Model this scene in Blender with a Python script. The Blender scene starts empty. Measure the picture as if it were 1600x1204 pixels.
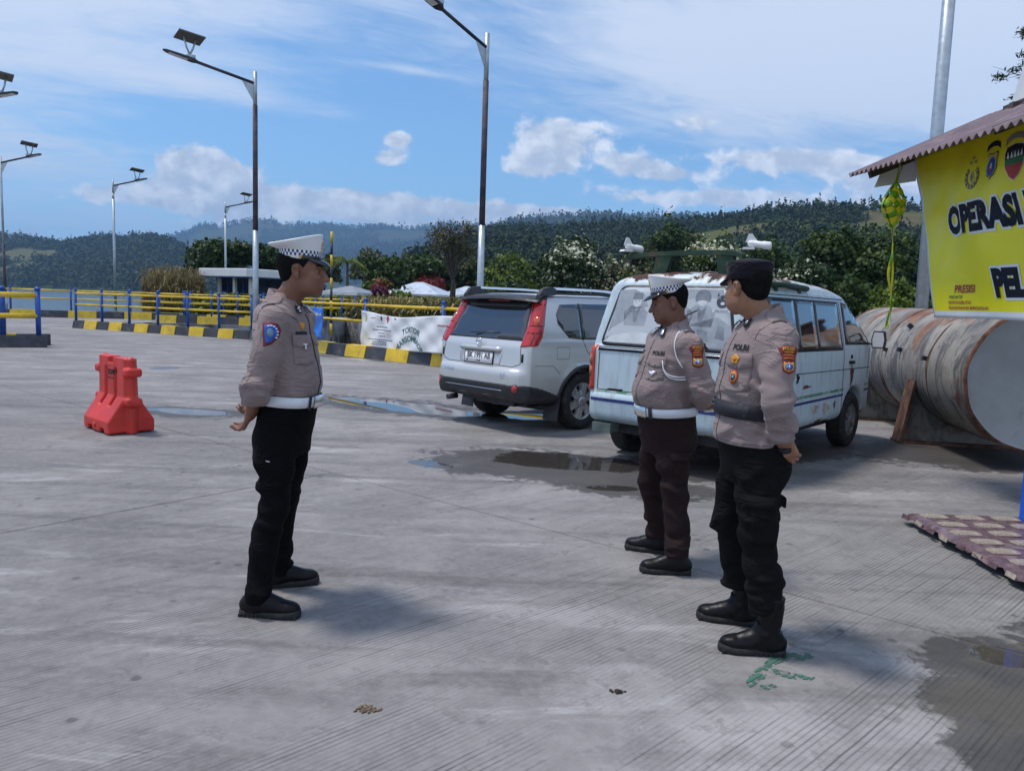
import bpy, math, random
import numpy as np
from mathutils import Vector, Matrix, geometry
from mathutils.bvhtree import BVHTree
PI = math.pi
R = math.radians
SC = bpy.context.scene
COL = SC.collection
random.seed(7)
RNG = np.random.default_rng(11)

# ---------------------------------------------------------------- camera
CAM_H = 1.5
PITCH, ROLL, FOC = R(6.15), R(1.9), 1202.0 / 1600.0
r0 = Vector((1, 0, 0)); fwd = Vector((0, math.cos(PITCH), -math.sin(PITCH))); u0 = Vector((0, math.sin(PITCH), math.cos(PITCH)))
rgt = math.cos(ROLL) * r0 + math.sin(ROLL) * u0
upv = -math.sin(ROLL) * r0 + math.cos(ROLL) * u0
cd = bpy.data.cameras.new('camera')
cam = bpy.data.objects.new('camera', cd); COL.objects.link(cam)
cd.sensor_fit = 'HORIZONTAL'; cd.sensor_width = 36.0; cd.lens = 36.0 * FOC
cd.clip_start = 0.1; cd.clip_end = 30000
m = Matrix.Identity(4)
for i in range(3):
    m[i][0] = rgt[i]; m[i][1] = upv[i]; m[i][2] = -fwd[i]
m[2][3] = CAM_H
cam.matrix_world = m
SC.camera = cam

# ---------------------------------------------------------------- light and sky
SUN_EL, SUN_AZ = R(68), R(-76)        # azimuth measured from +Y towards +X: the sun stands to the left
SUN_STRENGTH, SKY_STRENGTH = 2.25, 0.112
sd = Vector((math.sin(SUN_AZ) * math.cos(SUN_EL), math.cos(SUN_AZ) * math.cos(SUN_EL), math.sin(SUN_EL)))
sl = bpy.data.lights.new('sun', 'SUN'); sl.energy = SUN_STRENGTH; sl.angle = R(9); sl.color = (1.0, 0.94, 0.88)
so = bpy.data.objects.new('sun', sl); COL.objects.link(so)
so.rotation_euler = sd.to_track_quat('Z', 'Y').to_euler()
so.location = (-30, 5, 60)

world = bpy.data.worlds.new('World'); SC.world = world; world.use_nodes = True
WT = world.node_tree; WN = WT.nodes; WL = WT.links; WN.clear()
def wn(t, **k):
    n = WN.new(t)
    for a, b in k.items(): setattr(n, a, b)
    return n
def wmath(op, a, b=None, c=None, clamp=False):
    n = wn('ShaderNodeMath', operation=op); n.use_clamp = clamp
    for i, v in enumerate((a, b, c)):
        if v is None: continue
        if isinstance(v, (int, float)): n.inputs[i].default_value = v
        else: WL.new(v, n.inputs[i])
    return n.outputs[0]
def wramp(x, lo, hi, smooth=True):
    n = wn('ShaderNodeMapRange'); n.interpolation_type = 'SMOOTHSTEP' if smooth else 'LINEAR'
    WL.new(x, n.inputs[0]); n.inputs[1].default_value = lo; n.inputs[2].default_value = hi
    return n.outputs[0]
def wmix(f, a, b):
    n = wn('ShaderNodeMix', data_type='RGBA')
    if isinstance(f, (int, float)): n.inputs[0].default_value = f
    else: WL.new(f, n.inputs[0])
    for i, v in ((6, a), (7, b)):
        if isinstance(v, tuple): n.inputs[i].default_value = (*v, 1)
        else: WL.new(v, n.inputs[i])
    return n.outputs[2]
sky = wn('ShaderNodeTexSky', sky_type='NISHITA'); sky.sun_disc = False
sky.sun_elevation = SUN_EL; sky.sun_rotation = SUN_AZ
sky.altitude = 900; sky.air_density = 1.0; sky.dust_density = 0.6; sky.ozone_density = 1.6
tc = wn('ShaderNodeTexCoord')
sep = wn('ShaderNodeSeparateXYZ'); WL.new(tc.outputs['Generated'], sep.inputs[0])
dx, dy, dz = sep.outputs
dyc = wmath('MAXIMUM', dy, 0.08)
ax = wmath('DIVIDE', dx, dyc); el = wmath('DIVIDE', dz, dyc)         # tangent-plane direction of the view north
zc = wmath('ADD', wmath('MAXIMUM', dz, 0.0), 0.10)
cx_ = wmath('DIVIDE', dx, zc); cy_ = wmath('DIVIDE', dy, zc)
def wvec(x, y, z=0.0):
    n = wn('ShaderNodeCombineXYZ')
    for i, v in enumerate((x, y, z)):
        if isinstance(v, (int, float)): n.inputs[i].default_value = v
        else: WL.new(v, n.inputs[i])
    return n.outputs[0]
def wnoise(vec, scale, detail=6, rough=0.55, dist=0.0, lac=2.0):
    n = wn('ShaderNodeTexNoise'); WL.new(vec, n.inputs['Vector'])
    n.inputs['Scale'].default_value = scale; n.inputs['Detail'].default_value = detail
    n.inputs['Roughness'].default_value = rough; n.inputs['Distortion'].default_value = dist
    return n.outputs[0]
def wgauss(a, e, sa, se, rot=0.0):
    """a soft elliptical patch of cloud about a direction"""
    x = wmath('SUBTRACT', ax, a); y = wmath('SUBTRACT', el, e)
    c, s = math.cos(rot), math.sin(rot)
    xr = wmath('ADD', wmath('MULTIPLY', x, c / sa), wmath('MULTIPLY', y, s / sa))
    yr = wmath('ADD', wmath('MULTIPLY', x, -s / se), wmath('MULTIPLY', y, c / se))
    d = wmath('ADD', wmath('MULTIPLY', xr, xr), wmath('MULTIPLY', yr, yr))
    return wmath('POWER', 2.718, wmath('MULTIPLY', d, -1.0))
def wsum(*v):
    o = v[0]
    for q in v[1:]: o = wmath('ADD', o, q)
    return o
# high thin cloud: streaks on a plane, more of it to the upper left and over the right half
ci_vec = wvec(wmath('ADD', wmath('MULTIPLY', cx_, 0.55), wmath('MULTIPLY', cy_, 0.25)), wmath('ADD', wmath('MULTIPLY', cy_, 1.15), wmath('MULTIPLY', cx_, -0.5)))
ci_a = wnoise(ci_vec, 1.3, 9, 0.62, 0.7)
ci_b = wnoise(ci_vec, 5.5, 9, 0.66, 1.0)
cover = wsum(wmath('MULTIPLY', wgauss(-0.62, 0.42, 0.40, 0.17, 0.0), 0.50), wmath('MULTIPLY', wgauss(-0.10, 0.46, 0.55, 0.10, -0.15), 0.36),
             wmath('MULTIPLY', wgauss(0.32, 0.31, 0.38, 0.14, 0.12), 0.34), wmath('MULTIPLY', wgauss(0.62, 0.30, 0.30, 0.26), 0.20),
             wmath('MULTIPLY', wgauss(-0.34, 0.245, 0.30, 0.018, -0.17), 0.20), wmath('MULTIPLY', wgauss(-0.14, 0.285, 0.07, 0.006, -0.1), 0.20),
             wmath('MULTIPLY', wgauss(-0.66, 0.17, 0.28, 0.10), 0.26), wmath('MULTIPLY', wgauss(0.05, 0.06, 0.9, 0.05), 0.18),
             wmath('MULTIPLY', wgauss(-0.28, 0.20, 0.26, 0.06), -0.16), wmath('MULTIPLY', wgauss(-0.06, 0.19, 0.2, 0.06), -0.14),
             wmath('MULTIPLY', wgauss(0.22, 0.18, 0.16, 0.022, 0.0), -0.16), wmath('MULTIPLY', wgauss(0.12, 0.43, 0.20, 0.06, 0.2), -0.16))
front = wramp(dy, 0.05, 0.35)
cover = wmath('ADD', wmath('MULTIPLY', cover, front), wmath('MULTIPLY', wmath('SUBTRACT', 1.0, front), 0.36))
ci = wmath('ADD', wmath('MULTIPLY', ci_a, 0.62), wmath('MULTIPLY', ci_b, 0.38))
ci = wmath('ADD', wmath('SUBTRACT', ci, 0.5), cover)
ci = wmath('MULTIPLY', wramp(ci, 0.05, 0.46), 0.86)
# low heaped cloud, each heap about its own direction with a billowing edge
cu_vec = wvec(ax, wmath('MULTIPLY', el, 1.35), 0.0)
def cu_den(vec):
    n1 = wnoise(vec, 11.0, 3, 0.5, 0.35); n2 = wnoise(vec, 30.0, 8, 0.60, 0.5)
    return wmath('ADD', wmath('MULTIPLY', wmath('SUBTRACT', n1, 0.5), 1.5), wmath('MULTIPLY', wmath('SUBTRACT', n2, 0.5), 1.25))
heaps = [(-0.425, 0.160, 0.055, 0.030), (-0.37, 0.148, 0.06, 0.022), (-0.46, 0.122, 0.12, 0.016), (-0.33, 0.118, 0.12, 0.018), (-0.17, 0.120, 0.10, 0.020), (-0.05, 0.104, 0.12, 0.016),
         (0.05, 0.214, 0.062, 0.028), (0.032, 0.176, 0.062, 0.024), (0.03, 0.108, 0.10, 0.016), (-0.165, 0.178, 0.028, 0.013), (-0.155, 0.20, 0.020, 0.009),
         (0.14, 0.180, 0.026, 0.010), (0.22, 0.232, 0.045, 0.018), (0.19, 0.168, 0.05, 0.010), (0.36, 0.19, 0.16, 0.018), (0.30, 0.140, 0.2, 0.014), (0.50, 0.17, 0.12, 0.022),
         (-0.63, 0.060, 0.028, 0.020), (-0.36, 0.09, 0.05, 0.018), (0.22, 0.10, 0.3, 0.016)]
hs = wsum(*[wgauss(*h_) for h_ in heaps])
hs = wmath('MULTIPLY', wmath('MINIMUM', hs, 1.0), front)
cu0 = cu_den(cu_vec)
cu = wmath('ADD', hs, cu0)
cu_m = wmath('MULTIPLY', wmath('MULTIPLY', wramp(cu, 0.38, 0.78), wramp(hs, 0.03, 0.35)), 0.92)
# lit from the upper left: compare with the density a little way towards the sun
cu1 = cu_den(wvec(wmath('SUBTRACT', ax, 0.012), wmath('ADD', wmath('MULTIPLY', el, 1.35), 0.020), 0.0))
hs1 = wmath('MULTIPLY', hs, 0.25)
lit = wmath('SUBTRACT', wmath('ADD', wmath('MULTIPLY', wmath('SUBTRACT', cu0, cu1), 1.1), 0.52), hs1)
cu_c = wmix(wramp(lit, 0.0, 0.8), (0.46, 0.51, 0.60), (0.80, 0.83, 0.88))
ci_c = (0.60, 0.66, 0.77)
skyc = wn('ShaderNodeVectorMath', operation='SCALE'); WL.new(sky.outputs[0], skyc.inputs[0]); skyc.inputs['Scale'].default_value = SKY_STRENGTH
hue = wn('ShaderNodeMix', data_type='RGBA', blend_type='MULTIPLY'); hue.inputs[0].default_value = 1.0
WL.new(skyc.outputs[0], hue.inputs[6]); hue.inputs[7].default_value = (0.74, 0.98, 1.12, 1)
haze_low = wmath('MULTIPLY', wmath('SUBTRACT', 1.0, wramp(dz, -0.02, 0.15)), 0.5)
c1 = wmix(haze_low, hue.outputs[2], (0.42, 0.55, 0.74))
c2 = wmix(ci, c1, ci_c)
c3 = wmix(cu_m, c2, cu_c)
bg = wn('ShaderNodeBackground'); WL.new(c3, bg.inputs[0]); bg.inputs[1].default_value = 1.0
wo = wn('ShaderNodeOutputWorld'); WL.new(bg.outputs[0], wo.inputs[0])

vs = SC.view_settings
vs.view_transform = 'Standard'; vs.look = 'None'; vs.exposure = 0.45; vs.gamma = 1.0; vs.use_curve_mapping = False
SC.render.engine = 'CYCLES'
SC.cycles.max_bounces = 6; SC.cycles.diffuse_bounces = 3; SC.cycles.glossy_bounces = 3; SC.cycles.transmission_bounces = 4
SC.cycles.transparent_max_bounces = 12; SC.cycles.volume_bounces = 0; SC.cycles.caustics_reflective = False; SC.cycles.caustics_refractive = False
SC.cycles.use_denoising = True
SC.cycles.sample_clamp_indirect = 4.0

# ---------------------------------------------------------------- small tools
def tag(o, label=None, cat=None, group=None, kind=None):
    if label: o['label'] = label
    if cat: o['category'] = cat
    if group: o['group'] = group
    if kind: o['kind'] = kind
    return o
def thing(name, label, cat, loc=(0, 0, 0), rz=0.0, group=None):
    o = bpy.data.objects.new(name, None); COL.objects.link(o)
    o.empty_display_size = 0.2; o.location = loc; o.rotation_euler = (0, 0, rz)
    return tag(o, label, cat, group)
def np_mesh(name, v, quads=None, tris=None, smooth=True, mi=None):
    v = np.asarray(v, np.float32); me = bpy.data.meshes.new(name)
    me.vertices.add(len(v)); me.vertices.foreach_set('co', v.ravel())
    idx, tot = [], []
    if quads is not None and len(quads):
        idx.append(np.asarray(quads, np.int32).ravel()); tot.append(np.full(len(quads), 4, np.int32))
    if tris is not None and len(tris):
        idx.append(np.asarray(tris, np.int32).ravel()); tot.append(np.full(len(tris), 3, np.int32))
    idx = np.concatenate(idx); tot = np.concatenate(tot)
    me.loops.add(len(idx)); me.loops.foreach_set('vertex_index', idx)
    me.polygons.add(len(tot)); me.polygons.foreach_set('loop_start', np.concatenate(([0], np.cumsum(tot)[:-1])).astype(np.int32))
    me.polygons.foreach_set('use_smooth', np.full(len(tot), bool(smooth)))
    if mi is not None: me.polygons.foreach_set('material_index', np.asarray(mi, np.int32))
    me.update(calc_edges=True)
    return me
def obj(name, me, mats, parent=None, **t):
    o = bpy.data.objects.new(name, me); COL.objects.link(o)
    if mats is not None:
        for mm in (mats if isinstance(mats, (list, tuple)) else [mats]): me.materials.append(mm)
    if parent is not None: o.parent = parent
    return tag(o, **t)
def copy_tree(o, parent=None):
    c = o.copy(); COL.objects.link(c)
    if parent is not None: c.parent = parent
    for ch in list(o.children): copy_tree(ch, c)
    return c

class MB:
    """collects simple shapes into one mesh"""
    def __init__(s): s.v, s.f, s.m, s.sm = [], [], [], []
    def add(s, v, f, mi=0, smooth=False):
        b = len(s.v); s.v += [tuple(p) for p in v]
        for q in f: s.f.append(tuple(i + b for i in q)); s.m.append(mi); s.sm.append(smooth)
        return s
    def box(s, c, d, rz=0.0, mi=0, M=None, taper=None, bev=0.0):
        x, y, z = d[0] / 2, d[1] / 2, d[2] / 2
        if bev > 0:
            v = []
            for sx, sy, sz in ((-1, -1, -1), (1, -1, -1), (1, 1, -1), (-1, 1, -1), (-1, -1, 1), (1, -1, 1), (1, 1, 1), (-1, 1, 1)):
                for a in range(3):
                    p = [sx * (x - bev), sy * (y - bev), sz * (z - bev)]; p[a] = (sx * x, sy * y, sz * z)[a]; v.append(p)
            i = lambda k, a: k * 3 + a
            f = [(i(3, 2), i(2, 2), i(1, 2), i(0, 2)), (i(4, 2), i(5, 2), i(6, 2), i(7, 2)), (i(0, 1), i(1, 1), i(5, 1), i(4, 1)), (i(2, 1), i(3, 1), i(7, 1), i(6, 1)),
                 (i(1, 0), i(2, 0), i(6, 0), i(5, 0)), (i(3, 0), i(0, 0), i(4, 0), i(7, 0))]
            for a, b, ax in ((0, 1, 0), (3, 2, 0), (4, 5, 0), (7, 6, 0), (0, 3, 1), (1, 2, 1), (4, 7, 1), (5, 6, 1), (0, 4, 2), (1, 5, 2), (2, 6, 2), (3, 7, 2)):
                p, q = [k for k in range(3) if k != ax]
                f.append((i(a, p), i(b, p), i(b, q), i(a, q)))
            for k in range(8): f.append((i(k, 0), i(k, 1), i(k, 2)))
        else:
            v = [(-x, -y, -z), (x, -y, -z), (x, y, -z), (-x, y, -z), (-x, -y, z), (x, -y, z), (x, y, z), (-x, y, z)]
            if taper: v = v[:4] + [(p[0] * taper[0], p[1] * taper[1], p[2]) for p in v[4:]]
            f = [(3, 2, 1, 0), (4, 5, 6, 7), (0, 1, 5, 4), (1, 2, 6, 5), (2, 3, 7, 6), (3, 0, 4, 7)]
        cc, ss = math.cos(rz), math.sin(rz)
        if M is not None: v = [Vector(c) + M @ Vector(p) for p in v]
        else: v = [(c[0] + p[0] * cc - p[1] * ss, c[1] + p[0] * ss + p[1] * cc, c[2] + p[2]) for p in v]
        return s.add(v, f, mi)
    def tube(s, pts, rad, n=10, mi=0, cap=True, smooth=True):
        pts = [Vector(p) for p in pts]
        rad = [rad] * len(pts) if isinstance(rad, (int, float)) else rad
        t0 = (pts[1] - pts[0]).normalized()
        a = Vector((0, 0, 1)) if abs(t0.z) < 0.9 else Vector((1, 0, 0))
        nrm = t0.cross(a).normalized(); v = []
        for i, p in enumerate(pts):
            t = (pts[min(i + 1, len(pts) - 1)] - pts[max(i - 1, 0)]).normalized()
            nrm = (nrm - t * nrm.dot(t)).normalized(); b = t.cross(nrm)
            for k in range(n):
                an = 2 * PI * k / n
                v.append(p + (nrm * math.cos(an) + b * math.sin(an)) * rad[i])
        f = [(i * n + k, i * n + (k + 1) % n, (i + 1) * n + (k + 1) % n, (i + 1) * n + k) for i in range(len(pts) - 1) for k in range(n)]
        base = len(s.v); s.add(v, f, mi, smooth)
        if cap:
            s.add([], [tuple(base + k for k in range(n))[::-1], tuple(base + (len(pts) - 1) * n + k for k in range(n))], mi) if False else None
            s.f.append(tuple(base + k for k in range(n))[::-1]); s.m.append(mi); s.sm.append(False)
            s.f.append(tuple(base + (len(pts) - 1) * n + k for k in range(n))); s.m.append(mi); s.sm.append(False)
        return s
    def loft(s, rings, mi=0, closed=True, cap=(True, True), smooth=True):
        n = len(rings[0]); v = [p for r_ in rings for p in r_]
        f = []
        for i in range(len(rings) - 1):
            for k in range(n if closed else n - 1):
                k2 = (k + 1) % n
                f.append((i * n + k, i * n + k2, (i + 1) * n + k2, (i + 1) * n + k))
        b = len(s.v); s.add(v, f, mi, smooth)
        if cap[0]: s.f.append(tuple(b + k for k in range(n))[::-1]); s.m.append(mi); s.sm.append(False)
        if cap[1]: s.f.append(tuple(b + (len(rings) - 1) * n + k for k in range(n))); s.m.append(mi); s.sm.append(False)
        return s
    def prism(s, poly, n, th, org=(0, 0, 0), u=(1, 0, 0), w=(0, 1, 0), mi=0):
        """polygon in the u,w plane extruded along n by th"""
        o, u, w, n = Vector(org), Vector(u), Vector(w), Vector(n)
        a = [o + u * p[0] + w * p[1] for p in poly]; k = len(a)
        v = a + [p + n * th for p in a]
        f = [tuple(range(k))[::-1], tuple(range(k, 2 * k))] + [(i, (i + 1) % k, k + (i + 1) % k, k + i) for i in range(k)]
        return s.add(v, f, mi)
    def build(s, name, mats, parent=None, **t):
        me = bpy.data.meshes.new(name); me.from_pydata(s.v, [], s.f)
        me.polygons.foreach_set('material_index', s.m); me.polygons.foreach_set('use_smooth', s.sm)
        me.update()
        return obj(name, me, mats, parent, **t)

# ---------------------------------------------------------------- materials
def new_mat(name):
    mt = bpy.data.materials.new(name); mt.use_nodes = True
    nt = mt.node_tree; nt.nodes.clear()
    out = nt.nodes.new('ShaderNodeOutputMaterial'); p = nt.nodes.new('ShaderNodeBsdfPrincipled')
    nt.links.new(p.outputs[0], out.inputs[0])
    return mt, nt, p, out
class NT:
    """node shorthand for one tree"""
    def __init__(s, nt): s.t = nt; s.n = nt.nodes; s.l = nt.links
    def node(s, t, **k):
        n = s.n.new(t)
        for a, b in k.items(): setattr(n, a, b)
        return n
    def put(s, sock, v):
        if isinstance(v, (int, float)): sock.default_value = v
        elif isinstance(v, tuple): sock.default_value = (*v, 1) if len(v) == 3 and len(sock.default_value) == 4 else v
        else: s.l.new(v, sock)
    def math(s, op, a, b=None, c=None, clamp=False):
        n = s.node('ShaderNodeMath', operation=op); n.use_clamp = clamp
        for i, v in enumerate((a, b, c)):
            if v is not None: s.put(n.inputs[i], v)
        return n.outputs[0]
    def ramp(s, x, lo, hi, a=0.0, b=1.0, smooth=True):
        n = s.node('ShaderNodeMapRange'); n.interpolation_type = 'SMOOTHSTEP' if smooth else 'LINEAR'
        for i, v in enumerate((x, lo, hi, a, b)): s.put(n.inputs[i], v)
        return n.outputs[0]
    def mix(s, f, a, b, blend='MIX'):
        n = s.node('ShaderNodeMix', data_type='RGBA', blend_type=blend)
        s.put(n.inputs[0], f); s.put(n.inputs[6], a); s.put(n.inputs[7], b)
        return n.outputs[2]
    def noise(s, vec, scale, detail=4, rough=0.55, dist=0.0):
        n = s.node('ShaderNodeTexNoise')
        if vec is not None: s.l.new(vec, n.inputs['Vector'])
        for k, v in (('Scale', scale), ('Detail', detail), ('Roughness', rough), ('Distortion', dist)): n.inputs[k].default_value = v
        return n.outputs[0]
    def coord(s, kind='Object'):
        return s.node('ShaderNodeTexCoord').outputs[kind]
    def pos(s):
        return s.node('ShaderNodeNewGeometry').outputs['Position']
    def mapv(s, vec, sc=(1, 1, 1), rot=(0, 0, 0), loc=(0, 0, 0)):
        n = s.node('ShaderNodeMapping'); s.l.new(vec, n.inputs[0])
        n.inputs[1].default_value = loc; n.inputs[2].default_value = rot; n.inputs[3].default_value = sc
        return n.outputs[0]
    def bump(s, h, strength=0.3, dist=0.01, normal=None):
        n = s.node('ShaderNodeBump'); s.put(n.inputs['Strength'], strength); n.inputs['Distance'].default_value = dist
        s.l.new(h, n.inputs['Height'])
        if normal is not None: s.l.new(normal, n.inputs['Normal'])
        return n.outputs[0]
def pm(name, col, rough=0.6, metal=0.0, var=0.12, vs=6.0, bump=0.0, bs=60.0, spec=0.5, coat=0.0, dirt=None, ds=3.0, dlo=0.55, dhi=0.75, rvar=0.1, coord='Object'):
    mt, nt, p, _ = new_mat(name); t = NT(nt); c = t.coord(coord)
    n1 = t.noise(c, vs, 5, 0.6)
    dark = tuple(x * (1 - var) for x in col); lite = tuple(min(1, x * (1 + var)) for x in col)
    k = t.mix(t.ramp(n1, 0.3, 0.7), dark, lite)
    if dirt is not None:
        k = t.mix(t.math('MULTIPLY', t.ramp(t.noise(c, ds, 6, 0.65), dlo, dhi), 0.9), k, dirt)
    t.put(p.inputs['Base Color'], k)
    t.put(p.inputs['Roughness'], t.ramp(t.noise(c, vs * 2.3, 4), 0.3, 0.7, max(0.02, rough - rvar), min(1, rough + rvar)))
    p.inputs['Metallic'].default_value = metal; p.inputs['Specular IOR Level'].default_value = spec
    if coat: p.inputs['Coat Weight'].default_value = coat; p.inputs['Coat Roughness'].default_value = 0.05
    if bump: t.put(p.inputs['Normal'], t.bump(t.noise(c, bs, 5, 0.6), bump, 0.01))
    return mt
def leaf_mat(name, dark, lite, trans=0.25, alt=None, rough=0.5):
    mt, nt, p, out = new_mat(name); t = NT(nt)
    g = t.node('ShaderNodeNewGeometry').outputs['Random Per Island']
    k = t.mix(g, dark, lite)
    big = t.noise(t.coord('Object'), 0.35, 3, 0.6)
    k = t.mix(t.ramp(big, 0.35, 0.7), k, t.mix(0.5, k, alt if alt else lite))
    t.put(p.inputs['Base Color'], k); p.inputs['Roughness'].default_value = rough; p.inputs['Specular IOR Level'].default_value = 0.25
    tr = t.node('ShaderNodeBsdfTranslucent'); t.put(tr.inputs[0], k)
    mx = t.node('ShaderNodeMixShader'); mx.inputs[0].default_value = trans
    t.l.new(p.outputs[0], mx.inputs[1]); t.l.new(tr.outputs[0], mx.inputs[2]); t.l.new(mx.outputs[0], out.inputs[0])
    return mt

# ---------------------------------------------------------------- distance fields and their surface
class Field:
    def __init__(s, lo, hi, h):
        s.lo = np.array(lo, np.float32); s.h = h
        n = np.ceil((np.array(hi) - np.array(lo)) / h).astype(int) + 1
        s.ax = [(s.lo[i] + h * np.arange(n[i])).astype(np.float32) for i in range(3)]
        s.d = np.full(n, 1.0, np.float32)
    def region(s, lo, hi):
        sl, g = [], []
        for i in range(3):
            a = max(0, int((lo[i] - s.lo[i]) / s.h)); b = min(len(s.ax[i]), int((hi[i] - s.lo[i]) / s.h) + 2)
            if b <= a: return None, None
            sl.append(slice(a, b)); sh = [1, 1, 1]; sh[i] = -1; g.append(s.ax[i][a:b].reshape(sh))
        return tuple(sl), g
    def union(s, fn, lo, hi, k=0.0):
        mgn = max(k, 0.02) + 2 * s.h
        sl, g = s.region([a - mgn for a in lo], [b + mgn for b in hi])
        if sl is None: return s
        b = fn(*g).astype(np.float32); a = s.d[sl]
        if k > 0:
            hh = np.clip(0.5 + 0.5 * (b - a) / k, 0, 1)
            s.d[sl] = b + (a - b) * hh - k * hh * (1 - hh)
        else: s.d[sl] = np.minimum(a, b)
        return s
    def cut(s, fn, lo, hi, k=0.0):
        mgn = max(k, 0.02) + 2 * s.h
        sl, g = s.region([a - mgn for a in lo], [b + mgn for b in hi])
        if sl is None: return s
        b = -fn(*g).astype(np.float32); a = s.d[sl]
        if k > 0:
            hh = np.clip(0.5 - 0.5 * (b - a) / k, 0, 1)
            s.d[sl] = b + (a - b) * hh + k * hh * (1 - hh)
        else: s.d[sl] = np.maximum(a, b)
        return s
    def cone(s, a, b, ra, rb, k=0.0, cut=False, sq=None):
        a = np.array(a, float); b = np.array(b, float); ab = b - a; L2 = max(ab @ ab, 1e-9)
        def fn(x, y, z):
            px, py, pz = x - a[0], y - a[1], z - a[2]
            t = np.clip((px * ab[0] + py * ab[1] + pz * ab[2]) / L2, 0, 1)
            qx, qy, qz = px - t * ab[0], py - t * ab[1], pz - t * ab[2]
            if sq: qx, qy, qz = qx / sq[0], qy / sq[1], qz / sq[2]
            return np.sqrt(qx * qx + qy * qy + qz * qz) - (ra + t * (rb - ra))
        rr = max(ra, rb) * (max(sq) if sq else 1)
        return (s.cut if cut else s.union)(fn, np.minimum(a, b) - rr, np.maximum(a, b) + rr, k)
    def chain(s, pts, rad, k=0.0, sq=None):
        for i in range(len(pts) - 1): s.cone(pts[i], pts[i + 1], rad[i], rad[i + 1], k, sq=sq)
        return s
    def ell(s, c, r_, k=0.0, rot=None, cut=False):
        c = np.array(c, float); r_ = np.array(r_, float)
        M = np.array(rot, float).T if rot is not None else None
        def fn(x, y, z):
            px, py, pz = x - c[0], y - c[1], z - c[2]
            if M is not None: px, py, pz = [M[i, 0] * px + M[i, 1] * py + M[i, 2] * pz for i in range(3)]
            k0 = np.sqrt((px / r_[0]) ** 2 + (py / r_[1]) ** 2 + (pz / r_[2]) ** 2)
            k1 = np.sqrt((px / r_[0] ** 2) ** 2 + (py / r_[1] ** 2) ** 2 + (pz / r_[2] ** 2) ** 2)
            return np.where(k1 < 1e-6, -r_.min(), k0 * (k0 - 1) / np.maximum(k1, 1e-6))
        rm = r_.max() if rot is not None else r_
        return (s.cut if cut else s.union)(fn, c - rm, c + rm, k)
    def box(s, c, hd, rr=0.005, k=0.0, rot=None, cut=False):
        c = np.array(c, float); M = np.array(rot, float).T if rot is not None else None
        def fn(x, y, z):
            px, py, pz = x - c[0], y - c[1], z - c[2]
            if M is not None: px, py, pz = [M[i, 0] * px + M[i, 1] * py + M[i, 2] * pz for i in range(3)]
            qx, qy, qz = np.abs(px) - hd[0] + rr, np.abs(py) - hd[1] + rr, np.abs(pz) - hd[2] + rr
            o = np.sqrt(np.maximum(qx, 0) ** 2 + np.maximum(qy, 0) ** 2 + np.maximum(qz, 0) ** 2)
            return o + np.minimum(np.maximum(qx, np.maximum(qy, qz)), 0) - rr
        e = np.linalg.norm(hd) if rot is not None else np.array(hd)
        return (s.cut if cut else s.union)(fn, c - e, c + e, k)
    def stack(s, tab, k=0.0, pw=2.3, grow=0.0, cut=False):
        """ellipse sections: rows of z, cx, cy, rx, ry"""
        T = np.array(tab, float); T = T[np.argsort(T[:, 0])]
        zz = np.linspace(T[0, 0], T[-1, 0], 200)
        C = [smooth_interp(zz, T[:, 0], T[:, i]) for i in range(1, 5)]
        def fn(x, y, z):
            cx, cy, rx, ry = [np.interp(z, zz, c) for c in C]
            rx = rx + grow; ry = ry + grow
            q = (np.abs((x - cx) / rx) ** pw + np.abs((y - cy) / ry) ** pw) ** (1 / pw)
            d = (q - 1) * np.minimum(rx, ry)
            return np.maximum(d, np.maximum(z - T[-1, 0], T[0, 0] - z))
        lo = (np.min(T[:, 1] - T[:, 3]) - grow, np.min(T[:, 2] - T[:, 4]) - grow, T[0, 0]); hi = (np.max(T[:, 1] + T[:, 3]) + grow, np.max(T[:, 2] + T[:, 4]) + grow, T[-1, 0])
        return (s.cut if cut else s.union)(fn, lo, hi, k)
    def half(s, n, off, k=0.0):
        """keep the side where p.n < off"""
        X, Y, Z = [a.reshape([-1 if j == i else 1 for j in range(3)]) for i, a in enumerate(s.ax)]
        b = X * n[0] + Y * n[1] + Z * n[2] - off
        s.d = np.maximum(s.d, b.astype(np.float32)); return s
    def displace(s, fn):
        X, Y, Z = [a.reshape([-1 if j == i else 1 for j in range(3)]) for i, a in enumerate(s.ax)]
        s.d = s.d + fn(X, Y, Z).astype(np.float32); return s
    def surface(s, smooth=1):
        v, q = surface_nets(s.d, s.lo, s.h)
        for _ in range(smooth): v = relax(v, q, 0.5)
        return v, q
def smooth_interp(x, xp, fp):
    # cubic hermite with finite-difference slopes (monotone enough for bodies)
    xp = np.asarray(xp, float); fp = np.asarray(fp, float)
    mm = np.gradient(fp, xp); i = np.clip(np.searchsorted(xp, x) - 1, 0, len(xp) - 2)
    h = xp[i + 1] - xp[i]; t = (x - xp[i]) / h
    return (2 * t ** 3 - 3 * t ** 2 + 1) * fp[i] + (t ** 3 - 2 * t ** 2 + t) * h * mm[i] + (-2 * t ** 3 + 3 * t ** 2) * fp[i + 1] + (t ** 3 - t ** 2) * h * mm[i + 1]
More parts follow.
